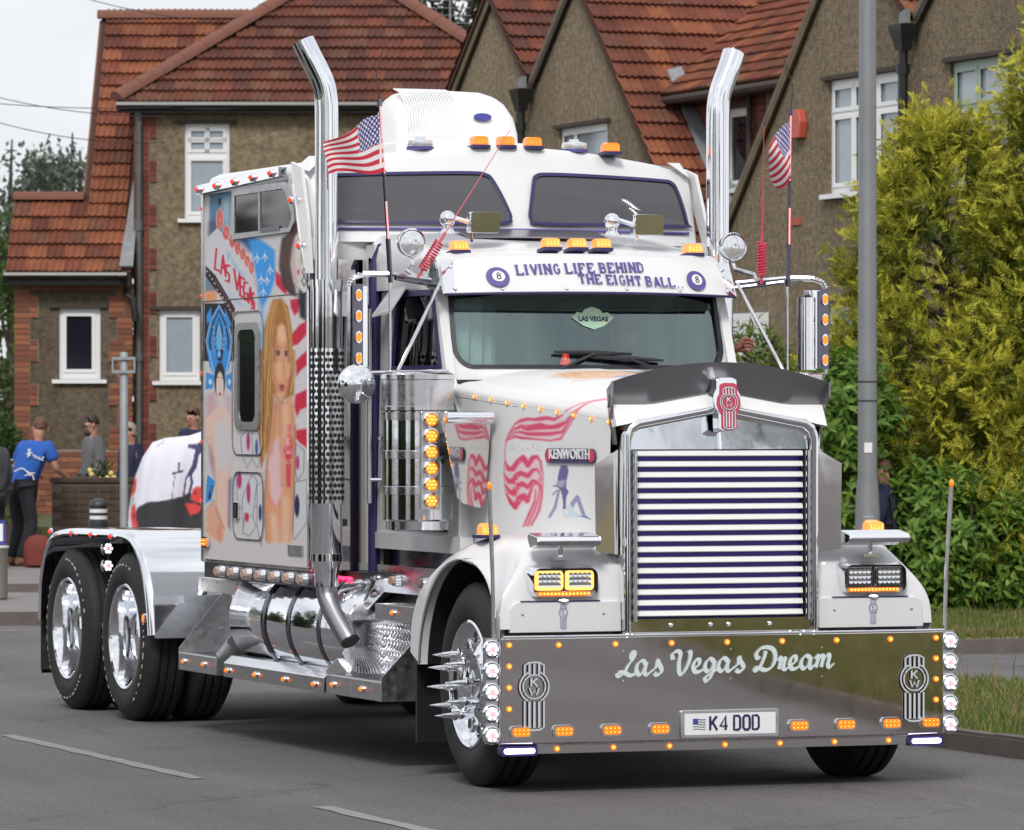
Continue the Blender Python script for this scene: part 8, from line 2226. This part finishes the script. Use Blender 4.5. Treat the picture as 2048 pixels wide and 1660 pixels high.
# overhead cables
for k, (a, b, sag, lb) in enumerate((((-60, 180), (330, 232), .10, "upper overhead cable running to the house"), ((-60, 202), (340, 214), .05, "thin overhead cable just under the upper one"), ((-60, 228), (330, 285), .12, "lowest overhead cable crossing the sky to the house"), ((140, -12), (360, 36), .03, "overhead cable above the ridge at the top left"))):
    p, q = at(a[0], 66.5, 1.91 + (830 - a[1]) * 66.5e-4), at(b[0], 68.2, 1.91 + (830 - b[1]) * 68.2e-4)
    tag(mk("overhead_cable", MB().tube([p.lerp(q, u) - UP * sag * 4 * u * (1 - u) for u in np.linspace(0, 1, 12)], .006, 5), "cable"), lb, "cable", "overhead cables")

# ------------------------------------------------------------------ cloth with poppies
def poppy_cloth():
    o = at(330, 51, .17)
    t = thing("poppy_banner", o, "white cloth printed with poppies, a cross and a soldier, draped behind the rear fender", "banner")
    nu, nv = 90, 110
    top = lambda l: np.interp(l, [-3.97, -3.93, -3.86, -3.78, -3.68, -3.55, -3.3, -3.12, -3.0, -2.9], [.62, .95, 1.28, 1.48, 1.63, 1.675, 1.70, 1.76, 1.80, 1.78])
    pts = []
    for u in np.linspace(-3.97, -2.9, nu):
        for v in np.linspace(0, 1, nv):
            z = .22 + (top(u) - .22) * v
            bul = .42 * (1 - v ** 3) ** .5 + .06 * math.sin(u * 9 + v * 2) * (1 - v) + .03 * math.sin(u * 17 - v * 4) + .05 * math.sin(v * 5 + u * 3)
            edge = min(1., (u + 3.97) / .22) ** .5
            pts.append(CF(u, 51.2 - bul * edge, z))
    pts = np.array([tuple(p) for p in pts])
    uu = np.repeat(np.linspace(-3.97, -2.9, nu), nv)
    k = .000707
    X = (uu + 4.049) / k; Y = (1.859 - pts[:, 2]) / k
    pt = Paint(np.c_[X, Y], (.66, .66, .74))
    blk = (.03, .03, .035)
    pt.poly([(330, 1260), (480, 1180), (660, 1165), (830, 1135), (1000, 1090), (1090, 1030), (1260, 1200), (1400, 1240), (1400, 2500), (300, 2500), (300, 1350)], blk, 6)
    red = (.62, .055, .05)
    for P in ([(215, 850), (245, 815), (310, 860), (300, 1010), (250, 1120), (180, 1090), (160, 1030)], [(140, 1230), (180, 1210), (190, 1400), (160, 1540), (130, 1540)], [(230, 1240), (290, 1200), (310, 1280), (310, 1420), (345, 1540), (260, 1560), (220, 1400)],
              [(1130, 990), (1190, 955), (1260, 960), (1300, 1160), (1190, 1190), (1100, 1140)], [(1020, 1200), (1160, 1205), (1270, 1240), (1220, 1330), (1100, 1370)]): pt.poly(P, red, 8)
    for P, w in (([(850, 770), (985, 735)], 30), ([(935, 620), (930, 740)], 26), ([(890, 770), (860, 900), (840, 1130)], 12)): pt.line(P, w, (.06, .05, .13), 4)
    pt.poly([(1050, 350), (1180, 345), (1250, 300), (1300, 420), (1220, 500), (1190, 680), (1120, 790), (1140, 900), (1100, 1060), (1060, 1070), (1100, 900), (1080, 800), (1040, 860), (1020, 1090), (990, 1080), (1020, 850), (1120, 640), (1160, 430), (1060, 400)], (.05, .04, .12), 5)
    for P in ([(140, 1110), (210, 1170), (200, 1260)], [(270, 1140), (220, 1200)]): pt.line(P, 30, (.14, .42, .32), 8)
    pt.ell((1168, 1050), (18, 24), blk); pt.ell((268, 1385), (18, 30), blk)
    for x in (730, 780, 870, 680, 810): pt.line([(x, 1060), (x + 8, 1110)], 10, (.5, .25, .22), 5, .8)
    pt.line([(700, 300), (640, 350), (590, 385)], 12, (.2, .18, .3), 4); pt.line([(680, 345), (740, 345)], 10, (.2, .18, .3), 4)
    i = np.arange(nu * nv).reshape(nu, nv)
    f = np.stack([i[:-1, :-1], i[1:, :-1], i[1:, 1:], i[:-1, 1:]], -1).reshape(-1, 4)
    fast("cloth", pts, f, "cloth", t, vcol=pt.c, smooth=True)
    mb = MB()
    for l in (-3.75, -3.1):
        mb.tube([CF(l, 51.25, .17), CF(l, 51.25, top(l) - .03)], .02, 8)
    mb.tube([CF(-3.75, 51.25, 1.5), CF(-3.0, 51.25, 1.72)], .02, 8)
    mk("stand", mb, "steel_grey", t)
poppy_cloth()

# ------------------------------------------------------------------ people
def skin_mesh(name, pts, edges, rad, mat, sub=2):
    me = bpy.data.meshes.new(name); me.from_pydata([tuple(p) for p in pts], edges, [])
    o = bpy.data.objects.new(name, me); COL.objects.link(o)
    o.modifiers.new("skin", 'SKIN').use_smooth_shade = True
    for i, r in enumerate(rad):
        me.skin_vertices[0].data[i].radius = r if isinstance(r, tuple) else (r, r)
    me.skin_vertices[0].data[0].use_root = True
    s = o.modifiers.new("sub", 'SUBSURF'); s.levels = sub; s.render_levels = sub
    dg = bpy.context.evaluated_depsgraph_get(); dg.update()
    out = bpy.data.meshes.new_from_object(o.evaluated_get(dg))
    bpy.data.objects.remove(o); bpy.data.meshes.remove(me)
    out.name = name; out.materials.clear(); out.materials.append(MATS[mat])
    for p in out.polygons: p.use_smooth = True
    return out
def person(base, face_dir, label, J=None, h=1.75, top="shirt_grey", sleeve=1., legs="denim_dark", hair="hair_dark", hair_len=0., glasses=False, beard=False, shoes="black_paint", group=None):
    """standing figure; J overrides joints given in a frame x = own right, y = facing, z up, metres for a 1.75 m person"""
    k = h / 1.75; f = V(face_dir).normalized(); r = f.cross(UP)
    def W(p): return V(base) + (r * p[0] + f * p[1] + UP * p[2]) * k
    j = dict(pel=(0, 0, .95), wst=(0, .01, 1.10), chs=(0, .01, 1.30), nck=(0, 0, 1.48), hd0=(0, .025, 1.575), hd1=(0, .02, 1.655), nose=(0, .105, 1.60),
             shR=(.18, 0, 1.41), elR=(.24, -.03, 1.13), wrR=(.23, .10, .90), haR=(.22, .15, .83), shL=(-.18, 0, 1.41), elL=(-.24, -.03, 1.13), wrL=(-.23, .10, .90), haL=(-.22, .15, .83),
             hpR=(.095, 0, .90), knR=(.105, .03, .50), anR=(.11, -.02, .09), toR=(.12, .13, .04), hpL=(-.095, 0, .90), knL=(-.105, .03, .50), anL=(-.11, -.02, .09), toL=(-.12, .13, .04))
    j.update(J or {})
    R_ = dict(pel=.125, wst=.12, chs=.135, nck=.055, hd0=.078, hd1=.085, nose=.014, shR=.06, elR=.042, wrR=.03, haR=.036, shL=.06, elL=.042, wrL=.03, haL=.036, hpR=.085, knR=.056, anR=.04, toR=.04, hpL=.085, knL=.056, anL=.04, toL=.04)
    def chain(names, edges, grow=0.):
        idx = {n: i for i, n in enumerate(names)}
        pts = [W(j[n]) for n in names]; c = sum(pts, V()) / len(pts)
        return [p - c for p in pts], [(idx[a], idx[b]) for a, b in edges], [(R_[n] + grow) * k for n in names], c
    t = thing("person", base, label, "person", group)
    E_ = [("pel", "wst"), ("wst", "chs"), ("chs", "nck"), ("nck", "hd0"), ("hd0", "hd1"), ("hd0", "nose"), ("chs", "shR"), ("shR", "elR"), ("elR", "wrR"), ("wrR", "haR"), ("chs", "shL"), ("shL", "elL"), ("elL", "wrL"), ("wrL", "haL"), ("pel", "hpR"), ("hpR", "knR"), ("knR", "anR"), ("anR", "toR"), ("pel", "hpL"), ("hpL", "knL"), ("knL", "anL"), ("anL", "toL")]
    p, e, rr, c = chain(list(j), E_); rr = [q * (.86 if i in (0, 1, 2) else 1.) for i, q in enumerate(rr)]; link("body", skin_mesh("body", p, e, rr, "skin"), c, t)
    def at_t(a, b, u): return tuple(x + (y - x) * u for x, y in zip(j[a], j[b]))
    j["slR"] = at_t("shR", "elR", .7) if sleeve < .6 else j["wrR"]; j["slL"] = at_t("shL", "elL", .7) if sleeve < .6 else j["wrL"]
    j["col"] = at_t("chs", "nck", .75); R_["col"] = .07; R_["slR"] = R_["slL"] = .05 if sleeve < .6 else .034
    j["hem"] = at_t("pel", "wst", -1.0); R_["hem"] = .15
    if sleeve < .6:
        nm = ["wst", "pel", "hem", "chs", "col", "shR", "slR", "shL", "slL"]; es = [("wst", "pel"), ("pel", "hem"), ("wst", "chs"), ("chs", "col"), ("chs", "shR"), ("shR", "slR"), ("chs", "shL"), ("shL", "slL")]
    else:
        nm = ["wst", "pel", "hem", "chs", "col", "shR", "elR", "slR", "shL", "elL", "slL"]; es = [("wst", "pel"), ("pel", "hem"), ("wst", "chs"), ("chs", "col"), ("chs", "shR"), ("shR", "elR"), ("elR", "slR"), ("chs", "shL"), ("shL", "elL"), ("elL", "slL")]
    p, e, rr, c = chain(nm, es, .034); link("shirt", skin_mesh("shirt", p, e, rr, top), c, t)
    p, e, rr, c = chain(["pel", "hpR", "knR", "anR", "hpL", "knL", "anL"], [("pel", "hpR"), ("hpR", "knR"), ("knR", "anR"), ("pel", "hpL"), ("hpL", "knL"), ("knL", "anL")], .024); link("trousers", skin_mesh("trousers", p, e, rr, legs), c, t)
    for s in "RL":
        a, b = W(j["an" + s]), W(j["to" + s]); d = (b - a).normalized()
        mk("shoe", MB().tube([a - d * .05 - UP * .03, a - UP * .02, b, b + d * .05 - UP * .01], [.04, .055, .05, .02], 10), shoes, t)
    # hair, ears, eyes
    hc = W(j["hd1"]); hd0 = W(j["hd0"]); hu = (hc - W(j["nck"])).normalized(); hf = (W(j["nose"]) - hd0); hf = (hf - hu * hf.dot(hu)).normalized(); hr = hf.cross(hu)
    mb = MB(); n = 14
    L = []
    for q in range(9):
        th = math.pi * .5 * q / 8
        ring_ = []
        for a in range(n):
            ph = 2 * math.pi * a / n; front = math.cos(ph)
            lim = 1.12 if front > .6 else (2.0 + hair_len if front < .1 else 1.45)
            tt = th / (math.pi / 2) * (lim + (.16 * math.sin(a * 2.7 + len(label)) if q == 8 else 0)); jt = 1.04 + .07 * math.sin(a * 5.1 + q * 2.3 + len(label))
            ring_.append(hc + hu * .006 + (hf * math.cos(ph) * .094 + hr * math.sin(ph) * .083) * jt * math.sin(min(tt, 1.75)) * k + hu * (.098 * math.cos(min(tt, 2.2)) - .05 * max(0, tt - 2.)) * k)
        L.append(ring_)
    mk("hair", mb.loft(L, True, False), hair, t, smooth=80, fix=False)
    for s in (-1, 1):
        mk("ear", MB().ball(hd0 + hu * .035 * k + hr * s * .082 * k - hf * .01, (.018 * k, .02 * k, .032 * k), 8, 6), "skin", t)
        mk("eye", MB().ball(hd0 + hu * .04 * k + hr * s * .032 * k + hf * .076 * k, .011 * k, 8, 6), "black_paint", t)
    mk("mouth", MB().obox(hd0 - hu * .035 * k + hf * .078 * k, hr * .024 * k, hf * .008, hu * .005), "skin_red", t)
    if glasses:
        mb = MB()
        for s in (-1, 1): mb.tube([hd0 + hu * .04 * k + hr * (s * .036 + .027 * math.cos(a)) * k + hf * .098 * k + hu * .02 * math.sin(a) * k for a in np.linspace(0, 6.283, 13)], .004, 5)
        mb.tube([hd0 + hu * .045 * k - hr * .06 * k + hf * .095 * k, hd0 + hu * .045 * k - hr * .088 * k - hf * .01], .004, 5).tube([hd0 + hu * .045 * k + hr * .06 * k + hf * .095 * k, hd0 + hu * .045 * k + hr * .088 * k - hf * .01], .004, 5)
        mk("glasses", mb, "black_paint", t)
    if beard:
        mk("beard", MB().ball(hd0 - hu * .055 * k + hf * .042 * k, (.06 * k, .055 * k, .04 * k), 10, 7), hair, t)
    return t
# man in the blue shirt, seen from behind, leaning over the wall
bm = person(at(66, 57.6, .17), FWD * .8 + RGT * .6, "man in a bright blue T-shirt and black trousers leaning on the wall", dict(
    pel=(-.12, -.06, .93), wst=(-.08, -.03, 1.08), chs=(.0, .02, 1.29), nck=(.04, .06, 1.475), hd0=(.04, .085, 1.57), hd1=(.04, .08, 1.65), nose=(-.03, .14, 1.59),
    shR=(.20, .05, 1.40), elR=(.27, .10, 1.14), wrR=(.20, .32, 1.06), haR=(.15, .38, 1.06), shL=(-.18, .03, 1.39), elL=(-.31, .03, 1.13), wrL=(-.20, .26, 1.05), haL=(-.12, .33, 1.05),
    hpR=(.0, -.13, .88), knR=(.03, -.05, .48), anR=(.0, -.22, .08), toR=(.02, -.08, .04), hpL=(-.19, -.12, .88), knL=(-.2, -.03, .48), anL=(-.20, -.16, .08), toL=(-.20, -.02, .04)), h=1.72, top="tee_blue", sleeve=.4, hair="hair_brown", shoes="boot_tan")
def shirt_print():
    f = (FWD * .8 + RGT * .6).normalized(); r = f.cross(UP); k = 1.72 / 1.75; b0 = at(66, 57.6, .17)
    W = lambda p: b0 + (r * p[0] + f * p[1] + UP * p[2]) * k
    up_ = (W((.04, .06, 1.475)) - W((-.08, -.03, 1.08))).normalized(); n = (-FWD - up_ * (-FWD).dot(up_)).normalized(); rr = up_.cross(n) * 1
    F_ = frame(W((.0, .02, 1.31)) + n * .178, rr, up_)
    mb = MB()
    for st in ([(-.07, .04), (-.02, -.03)], [(-.07, -.02), (-.01, .02)], [(-.05, .05), (-.04, -.05)], [(0, -.01), (.03, .0), (.03, -.03)], [(.05, .0), (.05, -.03)], [(.07, -.03), (.08, .0), (.10, -.03)], [(.13, .02), (.11, -.02), (.14, -.02)]):
        ribbon_mb(mb, st, .014, F_, n * .004)
    mk('shirt_print', mb, 'reflective', bm, smooth=0, fix=False); mb = MB()
    for st in ([(-.13, -.26), (-.05, -.19), (.06, -.24)], [(-.05, -.19), (.04, -.21), (.10, -.19)], [(.0, -.26), (.07, -.22), (.12, -.27)]): ribbon_mb(mb, crom(st, 5), .012, F_, n * .004)
    mk("shirt_print", mb, "reflective", bm, smooth=0, fix=False)
shirt_print()
person(at(186, 60.6, .22), -RGT * .85 - FWD * .35, "bearded man in glasses and grey shirt behind the garden wall", h=1.70, top="shirt_grey", hair="hair_dark", glasses=True, beard=True)
person(at(262, 60.2, .2), -FWD * .4 - RGT * .6, "fair-haired spectator in navy half hidden by the sign post", h=1.62, top="navy_cloth", hair="hair_fair", hair_len=.5)
person(at(388, 59.5, .35), -FWD * .6 - RGT * .5, "spectator with short brown hair peering over the poppy cloth", h=1.66, top="navy_cloth", hair="hair_brown")
person(at(-12, 56.8, .17), FWD * .5 - RGT * .8, "spectator in a dark grey hooded top cut by the left picture edge", h=1.62, top="hood_grey", hair="hair_dark", legs="denim_dark", shoes="boot_tan")
person(at(1770, 46.0, .1), -RGT * .8 + FWD * .3, "youngster in a navy top standing just behind the lamp post", h=1.40, top="navy_cloth", hair="hair_brown")
person(at(1704, 46.2, .1), -RGT * .3 - FWD * .5, "child in a dark blue top left of the lamp post", h=1.13, top="navy_cloth", hair="hair_dark")
# red rucksack on the pavement
rb = at(76, 57.0, .17)
t = thing("rucksack", rb, "dark red rucksack on the pavement beside the leaning man", "bag")
mk("bag", MB().loft([[rb + RGT * a * s * .16 + FWD * b * s * .10 + UP * z for a, b in rrect(0, 0, 2, 2, .6, 3)] for s, z in ((.85, .0), (1., .06), (1., .22), (.9, .30), (.55, .36), (.2, .375))]), "bag_red", t, smooth=60)
mk("pocket", MB().loft([[rb - FWD * .10 + RGT * a * s * .11 - FWD * (b + 1) * .02 + UP * z for a, b in rrect(0, 0, 2, 2, .6, 3)] for s, z in ((.9, .03), (1., .06), (1., .15), (.8, .18))]), "bag_red", t, smooth=60)
mk("strap", MB().tube([rb + UP * .36, rb + UP * .41 + RGT * .03, rb + UP * .36 + RGT * .06], .01, 6), "black_paint", t)

# driver: body in the far seat, left arm out of the window, hand waving
def driver():
    base = V((.47, 2.5, 1.02))
    t = person(base, V((0, -1, 0)), "driver in a dark top waving a hand out of the cab's far window", dict(
        pel=(0, 0, .62), wst=(0, -.02, .78), chs=(0, -.04, 1.02), nck=(0, -.04, 1.20), hd0=(0, -.01, 1.29), hd1=(0, -.015, 1.36), nose=(0, .07, 1.31), shR=(.18, -.03, 1.13), elR=(.24, .12, .95), wrR=(.10, .26, 1.0), haR=(.05, .29, 1.02),
        shL=(-.18, -.03, 1.13), elL=(-.36, .10, 1.04), wrL=(-.48, .27, 1.12), haL=(-.49, .30, 1.17), hpR=(.095, .05, .6), knR=(.11, .40, .62), anR=(.11, .42, .32), toR=(.11, .55, .29), hpL=(-.095, .05, .6), knL=(-.11, .40, .62), anL=(-.11, .42, .32), toL=(-.11, .55, .29)), h=1.75, top="navy_cloth", sleeve=.4, hair="hair_dark")
    w = V((.945, 2.18, 2.235))
    u = V((.42, -.1, .90)).normalized(); a = V((.90, -.25, -.40)).normalized()      # up the palm, across towards the fingers
    pts = [w, w + u * .05 + a * .01, w + u * .075 + a * .035]; ed = [(0, 1), (1, 2)]; rd = [(.032, .026), (.044, .022), (.042, .02)]
    for i, (ln, off) in enumerate(((.062, .042), (.075, .018), (.072, -.008), (.058, -.032))):
        d1 = (a * .75 + u * .65 + V((0, -.05 + .06 * i, 0))).normalized(); d2 = (a * .98 + u * .12).normalized(); d3 = (a * .85 - u * .5).normalized()
        k0 = w + u * (.085 + off * .8) + a * (.045 - off * .2)
        n = len(pts); pts += [k0, k0 + d1 * ln * .45, k0 + d1 * ln * .45 + d2 * ln * .38, k0 + d1 * ln * .45 + d2 * ln * .38 + d3 * ln * .28]
        ed += [(2, n), (n, n + 1), (n + 1, n + 2), (n + 2, n + 3)]; rd += [.0115, .0105, .0095, .0075]
    n = len(pts); pts += [w + u * .04 - a * .03 - V((0, .02, 0)), w + u * .085 - a * .035 - V((0, .03, 0)), w + u * .12 - a * .02 - V((0, .03, 0))]
    ed += [(1, n), (n, n + 1), (n + 1, n + 2)]; rd += [.016, .012, .009]
    n = len(pts); pts += [w - u * .09 - a * .10]; ed += [(0, n)]; rd += [.034]
    c = sum(pts, V()) / len(pts)
    link("waving_hand", skin_mesh("waving_hand", [p - c for p in pts], ed, rd, "skin_red"), c, t)["label"] = "ruddy left hand raised with bent fingers"
driver()

# small things on the windscreen
SG = lambda p: WF((p[0], p[1])) + V((0, .008, 0))
sg = P_("window_sign", MB().prism([SG(p) for p in [(-.125, .31), (-.09, .34), (-.06, .335), (-.045, .355), (0, .37), (.045, .355), (.06, .335), (.09, .34), (.125, .31), (.06, .265), (0, .245), (-.06, .265)]], (0, -.004, 0)), "sign_lime")
text("lettering", "LAS VEGAS", .036, SG((0, .302)) + V((0, -.006, 0)), (1, 0, 0), (0, .3, 1), "plate_black", sg, .001, .001)
P_("dashboard_light", MB().lathe([(.035, 0), (.03, .07), (.014, .13), (.002, .14)], (-.11, 1.96, 2.12), n=14), "red_lens")
